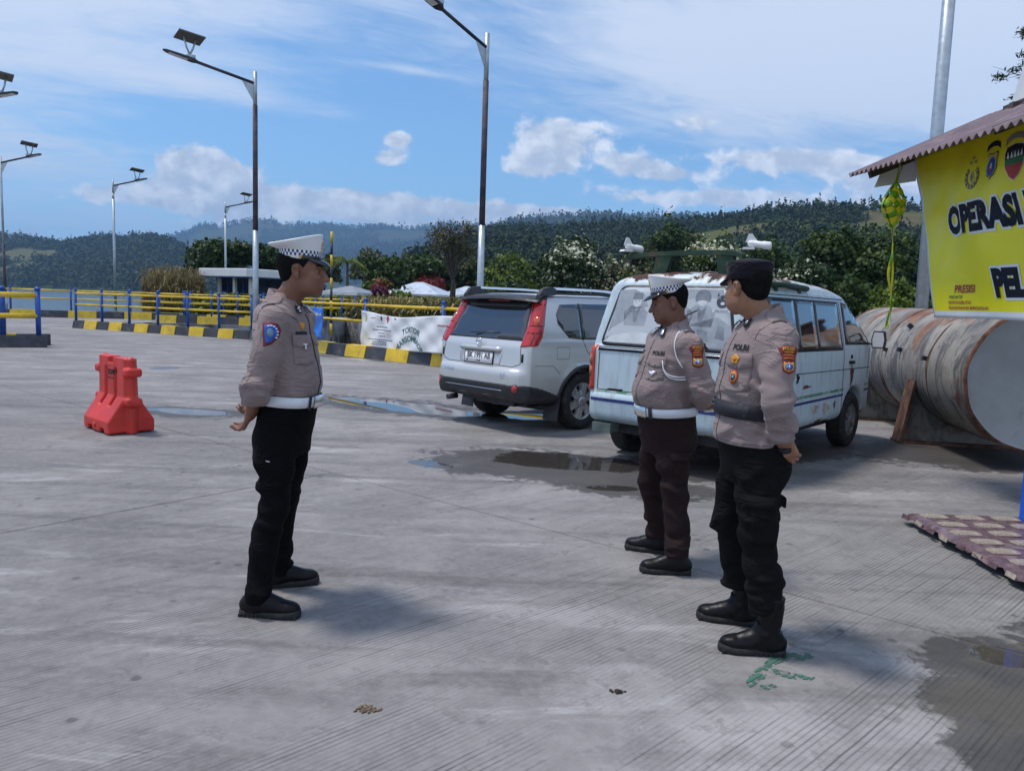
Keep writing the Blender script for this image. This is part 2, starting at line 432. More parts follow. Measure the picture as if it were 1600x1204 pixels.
def surface_nets(d, lo, h):
    s = d < 0
    cnt = np.zeros([n - 1 for n in d.shape], np.int8)
    for a in (0, 1):
        for b in (0, 1):
            for c in (0, 1):
                cnt += s[a:s.shape[0] - 1 + a, b:s.shape[1] - 1 + b, c:s.shape[2] - 1 + c]
    I = np.argwhere((cnt > 0) & (cnt < 8)); vid = np.full(cnt.shape, -1, np.int32); vid[I[:, 0], I[:, 1], I[:, 2]] = np.arange(len(I))
    cor = np.array([(a, b, c) for a in (0, 1) for b in (0, 1) for c in (0, 1)])
    val = np.stack([d[I[:, 0] + c[0], I[:, 1] + c[1], I[:, 2] + c[2]] for c in cor], 1)
    acc = np.zeros((len(I), 3)); n = np.zeros(len(I))
    for i in range(8):
        for j in range(i + 1, 8):
            if np.abs(cor[i] - cor[j]).sum() != 1: continue
            m_ = (val[:, i] < 0) != (val[:, j] < 0)
            t = np.where(m_, val[:, i] / np.where(m_, val[:, i] - val[:, j], 1), 0)
            acc += np.where(m_[:, None], cor[i] + t[:, None] * (cor[j] - cor[i]), 0); n += m_
    V = (I + acc / n[:, None]) * h + np.asarray(lo)
    Q = []
    for ax in range(3):
        o1, o2 = [(1, 2), (2, 0), (0, 1)][ax]
        sa = [slice(None)] * 3; sb = [slice(None)] * 3; sa[ax] = slice(0, -1); sb[ax] = slice(1, None)
        ch = s[tuple(sa)] != s[tuple(sb)]; E = np.argwhere(ch)
        ok = (E[:, o1] > 0) & (E[:, o2] > 0) & (E[:, o1] < cnt.shape[o1]) & (E[:, o2] < cnt.shape[o2])
        E = E[ok]
        e1 = np.zeros(3, int); e1[o1] = 1; e2 = np.zeros(3, int); e2[o2] = 1
        g = lambda P: vid[P[:, 0], P[:, 1], P[:, 2]]
        q = np.stack([g(E - e1 - e2), g(E - e2), g(E), g(E - e1)], 1)
        ins = s[E[:, 0], E[:, 1], E[:, 2]]
        q[~ins] = q[~ins][:, ::-1]; Q.append(q)
    Q = np.concatenate(Q); Q = Q[(Q >= 0).all(1)]
    return V, Q
def relax(v, q, f):
    a = np.zeros_like(v); n = np.zeros(len(v))
    for i, j in ((0, 1), (1, 2), (2, 3), (3, 0)):
        np.add.at(a, q[:, i], v[q[:, j]]); np.add.at(n, q[:, i], 1)
        np.add.at(a, q[:, j], v[q[:, i]]); np.add.at(n, q[:, j], 1)
    return v + f * (a / np.maximum(n, 1)[:, None] - v)
def sdf_obj(F, name, mats, parent, smooth=1, **t):
    v, q = F.surface(smooth); return obj(name, np_mesh(name, v, q), mats, parent, **t)
def bvh_of(o):
    me = o.data; n = len(me.vertices); co = np.empty(n * 3, np.float32); me.vertices.foreach_get('co', co)
    return BVHTree.FromPolygons(co.reshape(-1, 3).tolist(), [tuple(p.vertices) for p in me.polygons])

# ---------------------------------------------------------------- flat shapes laid on a surface
def fill2d(poly, step):
    """triangles filling a 2D outline, with inner points so that it can bend"""
    P = [Vector(p) for p in poly]; n = len(P); V, Ed = [], []
    for i in range(n):
        a, b = P[i], P[(i + 1) % n]; k = max(1, int((b - a).length / step))
        for j in range(k): V.append(a.lerp(b, j / k))
    nb = len(V); Ed = [(i, (i + 1) % nb) for i in range(nb)]
    xs = [p.x for p in P]; ys = [p.y for p in P]
    def inside(x, y):
        c = False; j = n - 1
        for i in range(n):
            if (P[i].y > y) != (P[j].y > y) and x < (P[j].x - P[i].x) * (y - P[i].y) / (P[j].y - P[i].y) + P[i].x: c = not c
            j = i
        return c
    x = min(xs) + step / 2
    while x < max(xs):
        y = min(ys) + step / 2
        while y < max(ys):
            if inside(x, y) and min((Vector((x, y)) - q).length for q in V[:nb]) > step * 0.45: V.append(Vector((x, y)))
            y += step
        x += step
    r_ = geometry.delaunay_2d_cdt(V, Ed, [], 1, 1e-6)
    return [tuple(p) for p in r_[0]], [tuple(f) for f in r_[2]]
def lay(bvh, org, nrm, up, poly2, off=0.003, depth=0.004, step=0.03, tris=None, curve=None):
    """2D outline (right, up as seen from outside) pressed against a surface along -nrm; returns verts, faces"""
    nrm = Vector(nrm).normalized(); up = Vector(up); up = (up - nrm * up.dot(nrm)).normalized(); rt = up.cross(nrm)
    if tris is None: V2, T = fill2d(poly2, step)
    else: V2, T = poly2, tris
    org = Vector(org); v = []; last = 0.0
    hits = []
    for x, y in V2:
        o = org + rt * x + up * y + nrm * 0.8
        h = bvh.ray_cast(o, -nrm, 2.0)
        hits.append(h[3])
    ok = [h for h in hits if h is not None]; med = sorted(ok)[len(ok) // 2] if ok else 0.8
    for (x, y), h in zip(V2, hits):
        v.append(org + rt * x + up * y + nrm * (0.8 - (h if h is not None and abs(h - med) < 0.45 else med) + off))
    n = len(v); cnt = {}
    for f in T:
        for i in range(len(f)):
            a, b = f[i], f[(i + 1) % len(f)]; cnt[(a, b)] = cnt.get((a, b), 0) + 1
    # outward facing
    fs = []
    a, b, c = [v[i] for i in T[0][:3]]
    flip = (b - a).cross(c - a).dot(nrm) < 0
    for f in T: fs.append(tuple(reversed(f)) if flip else tuple(f))
    if depth > 0:
        v += [p - nrm * depth for p in v[:n]]
        for (a, b), k in cnt.items():
            if (b, a) not in cnt: fs.append((a, b, b + n, a + n) if flip else (b, a, a + n, b + n))
    return v, fs
def lay_mb(mb, mi, *a, smooth=True, **k):
    v, f = lay(*a, **k); mb.add(v, f, mi, smooth); return mb
def ngon(n, rx, ry=None, cx=0, cy=0, ph=0.0):
    ry = rx if ry is None else ry
    return [(cx + rx * math.cos(ph + 2 * PI * i / n), cy + ry * math.sin(ph + 2 * PI * i / n)) for i in range(n)]
def rrect(w, h, r_, cx=0, cy=0, n=4):
    o = []
    for sx, sy, a0 in ((1, 1, 0), (-1, 1, PI / 2), (-1, -1, PI), (1, -1, 1.5 * PI)):
        for i in range(n + 1):
            a = a0 + PI / 2 * i / n
            o.append((cx + sx * (w / 2 - r_) + r_ * math.cos(a), cy + sy * (h / 2 - r_) + r_ * math.sin(a)))
    return o
_TXT = {}
def text2d(body, size, sx=1.0, bold=0.0, space=1.0):
    """letters as flat 2D triangles, centred on the origin"""
    key = (body, round(size, 4), sx, bold, space)
    if key in _TXT: return _TXT[key]
    cu = bpy.data.curves.new('letters', 'FONT'); cu.body = body; cu.size = size; cu.align_x = 'CENTER'; cu.align_y = 'CENTER'
    cu.offset = bold; cu.space_character = space; cu.resolution_u = 3
    o = bpy.data.objects.new('letters', cu); COL.objects.link(o)
    dg = bpy.context.evaluated_depsgraph_get(); me = bpy.data.meshes.new_from_object(o.evaluated_get(dg))
    V = [(v.co.x * sx, v.co.y) for v in me.vertices]; T = [tuple(p.vertices) for p in me.polygons]
    bpy.data.objects.remove(o); bpy.data.meshes.remove(me); bpy.data.curves.remove(cu)
    _TXT[key] = (V, T); return V, T
def lay_text(mb, mi, bvh, org, nrm, up, body, size, sx=1.0, off=0.005, bold=0.0, dx=0, dy=0, space=1.0, bend=0.0):
    V, T = text2d(body, size, sx, bold, space)
    if bend: V = [((bend + y) * math.sin(x / bend), (bend + y) * math.cos(x / bend) - bend) for x, y in V]
    V = [(x + dx, y + dy) for x, y in V]
    return lay_mb(mb, mi, bvh, org, nrm, up, V, off=off, depth=0.0, tris=T)
for b_ in (('POLRI', 0.028),): text2d(*b_)

# ---------------------------------------------------------------- where things stand (measured off the photograph, in metres)
CAM = Vector((0, 0, CAM_H))
def ray(px, py): return fwd + rgt * ((px - 800) / 1202.0) + upv * ((602 - py) / 1202.0)
def gp(px, py, z=0.0):
    d = ray(px, py); t = (z - CAM_H) / d.z; return CAM + d * t
def at(px, py, Y):
    d = ray(px, py); return CAM + d * (Y / d.y)
def base_at(px, Y, z=0.0):
    """the ground point at depth Y seen in column px"""
    p = at(px, 475, Y); return Vector((p.x, Y, z))
def height_at(px, py, Y): return at(px, py, Y).z

# ---------------------------------------------------------------- materials of the setting
def concrete_mat():
    mt, nt, p, _ = new_mat('brushed_concrete'); t = NT(nt); w = t.pos()
    big = t.noise(w, 0.22, 6, 0.62, 0.6); mid = t.noise(w, 1.3, 8, 0.68, 0.3); fine = t.noise(w, 14, 6, 0.7); grit = t.noise(w, 160, 3, 0.6)
    lobj = t.node('ShaderNodeObjectInfo').outputs['Random']
    k = t.mix(t.ramp(big, 0.3, 0.72), (0.215, 0.202, 0.195), (0.350, 0.330, 0.318))
    k = t.mix(t.ramp(mid, 0.34, 0.72), t.mix(0.6, k, (0.145, 0.138, 0.138)), k)
    # long drag marks of tyres and floats
    drag = t.noise(t.mapv(w, (0.25, 2.6, 1.0), (0, 0, R(12))), 1.1, 7, 0.66, 0.4)
    k = t.mix(t.math('MULTIPLY', t.ramp(drag, 0.47, 0.68), 0.75), k, (0.112, 0.106, 0.102))
    k = t.mix(t.math('MULTIPLY', t.ramp(t.noise(t.mapv(w, (0.5, 1.8, 1.0), (0, 0, R(-20)), (7, 3, 0)), 1.2, 8, 0.72, 0.6), 0.55, 0.70), 0.65), k, (0.46, 0.45, 0.44))
    k = t.mix(t.math('MULTIPLY', t.ramp(fine, 0.35, 0.7), 0.25), k, (0.40, 0.39, 0.385))
    # floury patches near the lower right
    sepp = t.node('ShaderNodeSeparateXYZ'); t.l.new(w, sepp.inputs[0]); X, Y = sepp.outputs[0], sepp.outputs[1]
    def blob(cx, cy, rx, ry, rot=0.0):
        c, s = math.cos(rot), math.sin(rot); dx = t.math('SUBTRACT', X, cx); dy = t.math('SUBTRACT', Y, cy)
        a = t.math('ADD', t.math('MULTIPLY', dx, c / rx), t.math('MULTIPLY', dy, s / rx)); b = t.math('ADD', t.math('MULTIPLY', dx, -s / ry), t.math('MULTIPLY', dy, c / ry))
        return t.math('SUBTRACT', 1.0, t.math('SQRT', t.math('ADD', t.math('MULTIPLY', a, a), t.math('MULTIPLY', b, b))))
    def mx(*v):
        o = v[0]
        for q in v[1:]: o = t.math('MAXIMUM', o, q)
        return o
    rag = t.math('ADD', t.math('MULTIPLY', t.math('SUBTRACT', t.noise(w, 3.0, 9, 0.72, 0.4), 0.5), 1.7), t.math('MULTIPLY', t.math('SUBTRACT', t.noise(w, 11.0, 7, 0.7), 0.5), 1.0))
    white = t.ramp(t.math('ADD', mx(blob(0.85, 2.65, 0.7, 0.3, 0.2), blob(0.5, 2.9, 0.5, 0.3), blob(1.55, 2.7, 0.5, 0.25), blob(0.75, 2.3, 0.7, 0.2), blob(1.7, 3.2, 0.6, 0.2, -0.6), blob(0.35, 3.6, 0.6, 0.2), blob(3.2, 6.3, 1.0, 0.35)), rag), 0.15, 0.8)
    k = t.mix(t.math('MULTIPLY', white, 0.26), k, (0.60, 0.585, 0.57))
    # fine transverse grooves, worn away in places
    gv = t.mapv(w, (1, 1, 1), (0, 0, R(-43.2)))
    wob = t.noise(gv, 1.2, 3); sg = t.node('ShaderNodeSeparateXYZ'); t.l.new(gv, sg.inputs[0])
    ph = t.math('ADD', t.math('MULTIPLY', sg.outputs[1], 1 / 0.0235), t.math('MULTIPLY', wob, 0.9))
    fr = t.math('FRACT', ph); cell = t.math('FLOOR', ph)
    wnz = t.node('ShaderNodeTexWhiteNoise', noise_dimensions='1D'); t.l.new(cell, wnz.inputs['W'])
    tri = t.math('ABSOLUTE', t.math('SUBTRACT', fr, 0.5))
    gro = t.ramp(tri, 0.04, 0.26, 1.0, 0.0)
    gro = t.math('MULTIPLY', gro, t.ramp(wnz.outputs[0], 0.0, 1.0, 0.35, 1.0))
    worn = t.ramp(t.noise(t.mapv(w, (0.9, 0.9, 1), (0, 0, R(-43)), (3.1, 1.7, 0)), 1.15, 6, 0.65, 0.6), 0.34, 0.58)
    streak = t.ramp(t.noise(t.mapv(gv, (0.9, 14, 1)), 1.3, 6, 0.65), 0.22, 0.58)
    gro = t.math('MULTIPLY', gro, t.math('MULTIPLY', worn, streak))
    near = t.ramp(Y, 9.0, 15.0, 1.0, 0.0)
    gro = t.math('MULTIPLY', gro, near)
    k = t.mix(t.math('MULTIPLY', gro, 0.70), k, (0.060, 0.058, 0.064))
    # small dark droppings and pits
    vo = t.node('ShaderNodeTexVoronoi'); t.l.new(w, vo.inputs['Vector']); vo.inputs['Scale'].default_value = 5.0
    mot = t.ramp(t.noise(w, 7.0, 7, 0.72, 0.3), 0.52, 0.68); k = t.mix(t.math('MULTIPLY', mot, 0.50), k, (0.115, 0.108, 0.104))
    sp = t.math('MULTIPLY', t.ramp(t.math('ADD', vo.outputs['Distance'], t.math('MULTIPLY', t.math('SUBTRACT', t.noise(w, 30, 4), 0.5), 0.2)), 0.07, 0.15, 1.0, 0.0), t.ramp(t.noise(w, 0.9, 4), 0.45, 0.58))
    k = t.mix(t.math('MULTIPLY', sp, 0.7), k, (0.07, 0.068, 0.07))
    # damp concrete about the puddles; two more ovals darkened under tank and van
    dm = mx(blob(0.2, 7.1, 1.15, 0.8, -0.3), blob(1.0, 6.4, 0.9, 0.5, -0.3), blob(1.6, 7.1, 0.9, 0.7), blob(-1.6, 10.7, 1.9, 0.75, -0.5), blob(0.3, 10.1, 1.0, 0.5), blob(-4.05, 9.55, 0.9, 0.45, -0.2), blob(2.2, 3.2, 0.42, 0.36), blob(1.95, 2.85, 0.34, 0.32), blob(1.8, 2.4, 0.26, 0.45), blob(2.7, 3.2, 0.5, 0.6), blob(2.5, 2.5, 0.7, 0.6), blob(5.0, 8.3, 1.6, 0.9), blob(3.1, 8.3, 1.3, 0.6, 0.6))
    damp = t.ramp(t.math('ADD', dm, rag), 0.0, 0.22)
    k = t.mix(t.math('MULTIPLY', damp, 0.88), k, t.mix(0.85, k, (0.030, 0.026, 0.023)))
    wm = mx(blob(0.55, 7.3, 0.8, 0.42, -0.25), blob(-0.72, 6.95, 0.26, 0.13, -0.6), blob(0.85, 6.25, 0.24, 0.11), blob(-1.6, 10.75, 1.5, 0.46, -0.53), blob(0.25, 10.15, 0.7, 0.27), blob(-4.05, 9.6, 0.62, 0.24, -0.25), blob(-6.79, 15.0, 0.28, 0.36), blob(2.24, 3.3, 0.17, 0.12))
    wet = t.ramp(t.math('ADD', wm, t.math('MULTIPLY', t.math('SUBTRACT', t.noise(w, 2.2, 6, 0.6), 0.5), 0.9)), 0.02, 0.14)
    k = t.mix(t.math('MULTIPLY', wet, 0.75), k, (0.035, 0.030, 0.026))
    moss = t.ramp(t.math('ADD', mx(blob(1.95, 2.85, 0.5, 0.4), blob(2.3, 3.3, 0.4, 0.3)), t.math('MULTIPLY', t.math('SUBTRACT', t.noise(w, 9.0, 8, 0.75), 0.5), 2.2)), 0.2, 0.7)
    k = t.mix(t.math('MULTIPLY', moss, 0.45), k, (0.125, 0.108, 0.08))
    t.put(p.inputs['Base Color'], k)
    t.put(p.inputs['Roughness'], t.math('ADD', 0.86, t.math('ADD', t.math('MULTIPLY', damp, -0.30), t.math('MULTIPLY', wet, -0.54), ), clamp=True))
    t.put(p.inputs['Specular IOR Level'], t.ramp(wet, 0.0, 1.0, 0.35, 0.9))
    h = t.math('ADD', t.math('MULTIPLY', gro, -1.0), t.math('ADD', t.math('MULTIPLY', grit, 0.22), t.math('MULTIPLY', fine, 0.5)))
    t.put(p.inputs['Normal'], t.bump(h, t.math('MULTIPLY', t.math('SUBTRACT', 1.0, wet), 0.6), 0.004))
    return mt
def water_mat(name, col, rough, wave, ws, deep=True):
    mt, nt, p, out = new_mat(name); t = NT(nt); w = t.pos()
    p.inputs['Base Color'].default_value = (*col, 1); p.inputs['Roughness'].default_value = rough; p.inputs['IOR'].default_value = 1.33
    if wave:
        n = t.math('ADD', t.noise(t.mapv(w, (1, 2.2, 1)), ws, 4, 0.6), t.math('MULTIPLY', t.noise(w, ws * 6, 3), 0.4))
        t.put(p.inputs['Normal'], t.bump(n, wave, 0.06))
    return mt
M = {}
M['concrete'] = concrete_mat()
M['water'] = water_mat('lake_water', (0.030, 0.050, 0.060), 0.14, 0.75, 0.55)
M['wallconc'] = pm('stained_wall_concrete', (0.30, 0.30, 0.30), 0.9, var=0.25, vs=1.2, bump=0.3, bs=25, dirt=(0.055, 0.053, 0.05), ds=0.9, dlo=0.46, dhi=0.62)
M['yellow'] = pm('yellow_paint', (0.70, 0.465, 0.022), 0.5, var=0.14, vs=2.5, dirt=(0.30, 0.22, 0.06), ds=3.5, dlo=0.52, dhi=0.75, coord='Object', bump=0.1, bs=40)
M['kerbblack'] = pm('black_kerb_paint', (0.040, 0.042, 0.052), 0.62, var=0.3, vs=2.5, dirt=(0.12, 0.12, 0.125), ds=3, dlo=0.52, dhi=0.75, bump=0.15, bs=40)
M['railblue'] = pm('blue_rail_paint', (0.012, 0.075, 0.34), 0.42, var=0.15, vs=6, dirt=(0.06, 0.05, 0.07), ds=7, dlo=0.62, dhi=0.8)
M['galv'] = pm('galvanised_steel', (0.42, 0.47, 0.51), 0.42, metal=0.55, var=0.12, vs=9, dirt=(0.20, 0.14, 0.10), ds=4, dlo=0.66, dhi=0.85)
M['rustpole'] = pm('rusted_pole_paint', (0.060, 0.052, 0.075), 0.7, var=0.4, vs=4, dirt=(0.13, 0.055, 0.03), ds=2.2, dlo=0.48, dhi=0.66, bump=0.2, bs=50)
M['darkmetal'] = pm('dark_metal', (0.035, 0.038, 0.05), 0.45, metal=0.3, var=0.2, vs=8)
M['backsheet'] = pm('panel_backsheet', (0.13, 0.12, 0.12), 0.6, var=0.15, vs=4)
M['panelblue'] = pm('solar_cells', (0.012, 0.016, 0.035), 0.16, var=0.2, vs=30)
M['white'] = pm('white_paint', (0.74, 0.75, 0.76), 0.55, var=0.06, vs=2, dirt=(0.42, 0.40, 0.37), ds=1.8, dlo=0.58, dhi=0.8)
M['glassdark'] = pm('dark_window_glass', (0.010, 0.018, 0.045), 0.06, var=0.3, vs=2)
M['roofblue'] = pm('pale_metal_roofing', (0.56, 0.62, 0.70), 0.4, metal=0.1, var=0.08, vs=1.2, dirt=(0.35, 0.35, 0.37), ds=0.8, dlo=0.5, dhi=0.7)
M['roofgrey'] = pm('grey_metal_roofing', (0.25, 0.27, 0.30), 0.5, var=0.15, vs=1.5)
M['timber'] = pm('weathered_boards', (0.075, 0.06, 0.055), 0.85, var=0.3, vs=3)
M['bark'] = pm('tree_bark', (0.085, 0.07, 0.058), 0.95, var=0.35, vs=4, bump=0.6, bs=12)
M['grass'] = pm('field_grass', (0.045, 0.075, 0.018), 0.95, var=0.4, vs=0.15, bump=0.5, bs=3, dirt=(0.11, 0.10, 0.04), ds=0.08, dlo=0.45, dhi=0.6)
def hill_mat(name, forest, grass, earth, sc):
    mt, nt, p, _ = new_mat(name); t = NT(nt); w = t.pos()
    a = t.noise(w, sc, 7, 0.62, 0.5); b = t.noise(w, sc * 4, 6, 0.65); c = t.noise(w, sc * 22, 5, 0.7)
    k = t.mix(t.ramp(b, 0.35, 0.7), forest, tuple(x * 1.55 for x in forest))
    cl = t.node('ShaderNodeAttribute'); cl.attribute_name = 'clearing'; k = t.mix(t.math('MULTIPLY', t.ramp(cl.outputs['Fac'], -0.06, 0.08), 0.9), k, t.mix(t.ramp(b, 0.4, 0.65), grass, earth))
    k = t.mix(t.math('MULTIPLY', t.ramp(c, 0.4, 0.7), 0.35), k, tuple(x * 0.55 for x in forest))
    t.put(p.inputs['Base Color'], k); p.inputs['Roughness'].default_value = 0.95; p.inputs['Specular IOR Level'].default_value = 0.1
    t.put(p.inputs['Normal'], t.bump(c, 0.9, 1.0 / sc / 40)); return mt
M['hill'] = hill_mat('wooded_hill', (0.022, 0.040, 0.014), (0.12, 0.13, 0.045), (0.15, 0.12, 0.06), 0.004)
M['mount'] = hill_mat('far_wooded_mountain', (0.022, 0.036, 0.016), (0.05, 0.065, 0.03), (0.07, 0.07, 0.04), 0.0012)
M['leafdark'] = leaf_mat('dark_leaves', (0.012, 0.027, 0.006), (0.046, 0.082, 0.016), 0.18)
M['leafmid'] = leaf_mat('mid_green_leaves', (0.024, 0.048, 0.007), (0.085, 0.130, 0.020), 0.22)
M['leaflight'] = leaf_mat('light_green_leaves', (0.060, 0.100, 0.010), (0.18, 0.24, 0.03), 0.28)
M['leafolive'] = leaf_mat('olive_leaves', (0.034, 0.044, 0.012), (0.115, 0.115, 0.036), 0.2)
M['leafgrey'] = leaf_mat('sparse_grey_twigs', (0.045, 0.045, 0.035), (0.12, 0.115, 0.09), 0.1)
M['bloom'] = leaf_mat('cream_blossom', (0.46, 0.47, 0.32), (0.80, 0.79, 0.62), 0.25)
M['redleaf'] = leaf_mat('red_bracts', (0.12, 0.018, 0.018), (0.30, 0.06, 0.05), 0.25)
M['purpleleaf'] = leaf_mat('purple_bracts', (0.06, 0.012, 0.035), (0.16, 0.03, 0.085), 0.25)
M['corn'] = leaf_mat('dry_maize', (0.10, 0.085, 0.022), (0.34, 0.26, 0.085), 0.25)
M['corngreen'] = leaf_mat('maize_blades', (0.06, 0.085, 0.015), (0.19, 0.19, 0.045), 0.25)
M['reed'] = leaf_mat('dry_reeds', (0.11, 0.085, 0.035), (0.30, 0.24, 0.11), 0.2)
M['forestfar'] = leaf_mat('hill_trees', (0.018, 0.033, 0.010), (0.034, 0.052, 0.016), 0.0, rough=0.9)

# ---------------------------------------------------------------- the concrete apron, laid as slabs
def clip_poly(poly, keep):
    """convex clip: keep = list of (nx, ny, c) with n.p <= c"""
    for nx, ny, c in keep:
        o = []
        for i in range(len(poly)):
            p, q = poly[i], poly[(i + 1) % len(poly)]; dp = nx * p[0] + ny * p[1] - c; dq = nx * q[0] + ny * q[1] - c
            if dp <= 0: o.append(p)
            if (dp <= 0) != (dq <= 0): t = dp / (dp - dq); o.append((p[0] + t * (q[0] - p[0]), p[1] + t * (q[1] - p[1])))
        poly = o
        if len(poly) < 3: return []
    return poly
K0, K1, K2, K3, K4, K5 = (-16.7, 29.05), (-8.75, 25.3), (-5.1, 20.3), (-1.75, 17.4), (6.0, 12.6), (16.0, 12.0)   # foot of the quay kerb
def side(p, q, inner=0.0):
    nx, ny = -(q[1] - p[1]), q[0] - p[0]; l = math.hypot(nx, ny); nx, ny = nx / l, ny / l
    return (nx, ny, nx * p[0] + ny * p[1] + inner)
KERB = [K0, K1, K2, K3, K4, K5]
FARY = 36.3
base = MB()
quay = [(-34, -6), (16, -6), K5, K4, K3, K2, K1, K0, (-17.4, 32.6), (-17.4, 40.6), (-34, 40.6)]
base.prism(quay, (0, 0, 1), 1.5, (0, 0, -1.514))
ground = base.build('ground', M['wallconc'], kind='structure')
JA = Vector((math.cos(R(-39.3)), math.sin(R(-39.3)))); JB = Vector((-JA.y, JA.x)); J0 = Vector((0.03, 5.21))
SW, SLN = 4.6, 12.0
def slab_piece(poly, z):
    k = len(poly); v = [(p[0], p[1], z) for p in poly] + [(p[0], p[1], -0.0135) for p in poly]
    c = Vector((sum(p[0] for p in poly) / k, sum(p[1] for p in poly) / k))
    ch = [(p[0] + (c.x - p[0]) * 0.012 / max(0.1, (c - Vector(p)).length), p[1] + (c.y - p[1]) * 0.012 / max(0.1, (c - Vector(p)).length), z) for p in poly]
    v = ch + [(p[0], p[1], z - 0.009) for p in poly] + [(p[0], p[1], -0.0135) for p in poly]
    f = [tuple(range(k))] + [(i + k, (i + 1) % k + k, (i + 1) % k, i) for i in range(k)] + [(i + 2 * k, (i + 1) % k + 2 * k, (i + 1) % k + k, i + k) for i in range(k)]
    me = bpy.data.meshes.new('slab'); me.from_pydata(v, [], f); me.update(); return me
regions = []      # the quay split into convex pieces
def tri_region(*p): regions.append([side(p[i], p[(i + 1) % len(p)]) for i in range(len(p))])
def cw(p): return list(reversed(p))
tri_region(*cw([(-34, -6), (16, -6), K5, K4]))
tri_region(*cw([(-34, -6), K4, K3, K2]))
tri_region(*cw([(-34, -6), K2, K1, K0]))
tri_region(*cw([(-34, -6), K0, (-17.4, 32.6), (-17.4, 40.6), (-34, 40.6)]))
n_s = 0
for i in range(-4, 12):
    for j in range(-12, 12):
        c0 = J0 + JB * (i * SW) + JA * (j * SLN + (5.2, 8.0, 2.0, 10.0)[i % 4]); gap = 0.006
        q = [c0 + JA * gap + JB * gap, c0 + JA * (SLN - gap) + JB * gap, c0 + JA * (SLN - gap) + JB * (SW - gap), c0 + JA * gap + JB * (SW - gap)]
        q = [tuple(p) for p in q]
        # joined back where the convex regions only share an inner seam: the quay outline itself is what cuts
        best = None
        ins = lambda p: any(all(nx * p[0] + ny * p[1] <= c + 1e-6 for nx, ny, c in r_) for r_ in regions)
        if all(ins(p) for p in q): best = [q]
        else: best = [cl for cl in (clip_poly(q, r_) for r_ in regions) if len(cl) >= 3]
        for pl in best:
            ar = abs(sum(pl[a][0] * pl[(a + 1) % len(pl)][1] - pl[(a + 1) % len(pl)][0] * pl[a][1] for a in range(len(pl)))) / 2
            if ar < 0.15: continue
            obj('slab', slab_piece(pl, RNG.uniform(-0.0022, 0.0)), M['concrete'], ground); n_s += 1
# flaked green paint on the concrete
def paint_mat():
    mt, nt, p, out = new_mat('flaked_green_paint'); t = NT(nt); w = t.pos()
    p.inputs['Base Color'].default_value = (0.050, 0.150, 0.105, 1); p.inputs['Roughness'].default_value = 0.75
    gv = t.mapv(w, (1, 1, 1), (0, 0, R(-43.2))); sg = t.node('ShaderNodeSeparateXYZ'); t.l.new(gv, sg.inputs[0])
    tri = t.math('ABSOLUTE', t.math('SUBTRACT', t.math('FRACT', t.math('ADD', t.math('MULTIPLY', sg.outputs[1], 1 / 0.0235), t.math('MULTIPLY', t.noise(gv, 1.2, 3), 0.9))), 0.5))
    keep = t.math('MULTIPLY', t.ramp(tri, 0.08, 0.14), t.ramp(t.noise(w, 26, 5, 0.7), 0.44, 0.50))
    tr = t.node('ShaderNodeBsdfTransparent'); mx = t.node('ShaderNodeMixShader')
    t.l.new(keep, mx.inputs[0]); t.l.new(tr.outputs[0], mx.inputs[1]); t.l.new(p.outputs[0], mx.inputs[2]); t.l.new(mx.outputs[0], out.inputs[0]); return mt
mb = MB()
def gpoly(pts, z=0.003): mb.add([tuple(gp(a, b))[:2] + (z,) for a, b in pts], [tuple(range(len(pts)))[::-1]])
gpoly([(1203, 1026), (1216, 1020), (1262, 1019), (1272, 1026), (1264, 1032), (1236, 1030), (1216, 1036), (1200, 1044), (1190, 1040)])
gpoly([(1190, 1040), (1200, 1044), (1196, 1058), (1184, 1068), (1172, 1074), (1165, 1066), (1172, 1054)])
gpoly([(1204, 1044), (1216, 1046), (1232, 1050), (1262, 1056), (1274, 1058), (1268, 1062), (1236, 1060), (1212, 1054)])
gpoly([(1188, 1070), (1206, 1068), (1214, 1072), (1198, 1078), (1186, 1077)])
mb.build('ground_paint', paint_mat(), label='worn green paint marking on the concrete by the boots', cat='paint marking')
# bits lying about
def debris(px, py, n, sp, col, lab, name, sz=0.018):
    c = gp(px, py); mb = MB(); rr = random.Random(px)
    for _ in range(n):
        a = rr.uniform(0, 6.28); d = abs(rr.gauss(0, 0.5)) * sp; x, y = c.x + d * math.cos(a), c.y + 0.45 * d * math.sin(a)
        s_ = rr.uniform(0.4, 1) * sz; Mx = Matrix.Rotation(rr.uniform(0, 6), 3, 'Z') @ Matrix.Rotation(rr.uniform(-0.4, 0.4), 3, 'X')
        mb.box((x, y, s_ * 0.3 + 0.001), (s_ * 1.8, s_ * 0.8, s_ * 0.45), M=Mx)
    mb.build(name, pm(name + '_bits', col, 0.95, var=0.4, vs=60), label=lab, cat='debris')
debris(575, 1108, 60, 0.062, (0.16, 0.11, 0.075), 'small brown heap of crumbled dirt on the open concrete', 'dirt_heap', 0.010)
debris(966, 1081, 22, 0.03, (0.05, 0.03, 0.022), 'dark brown dry leaf scraps on the pale concrete', 'leaf_litter', 0.013)

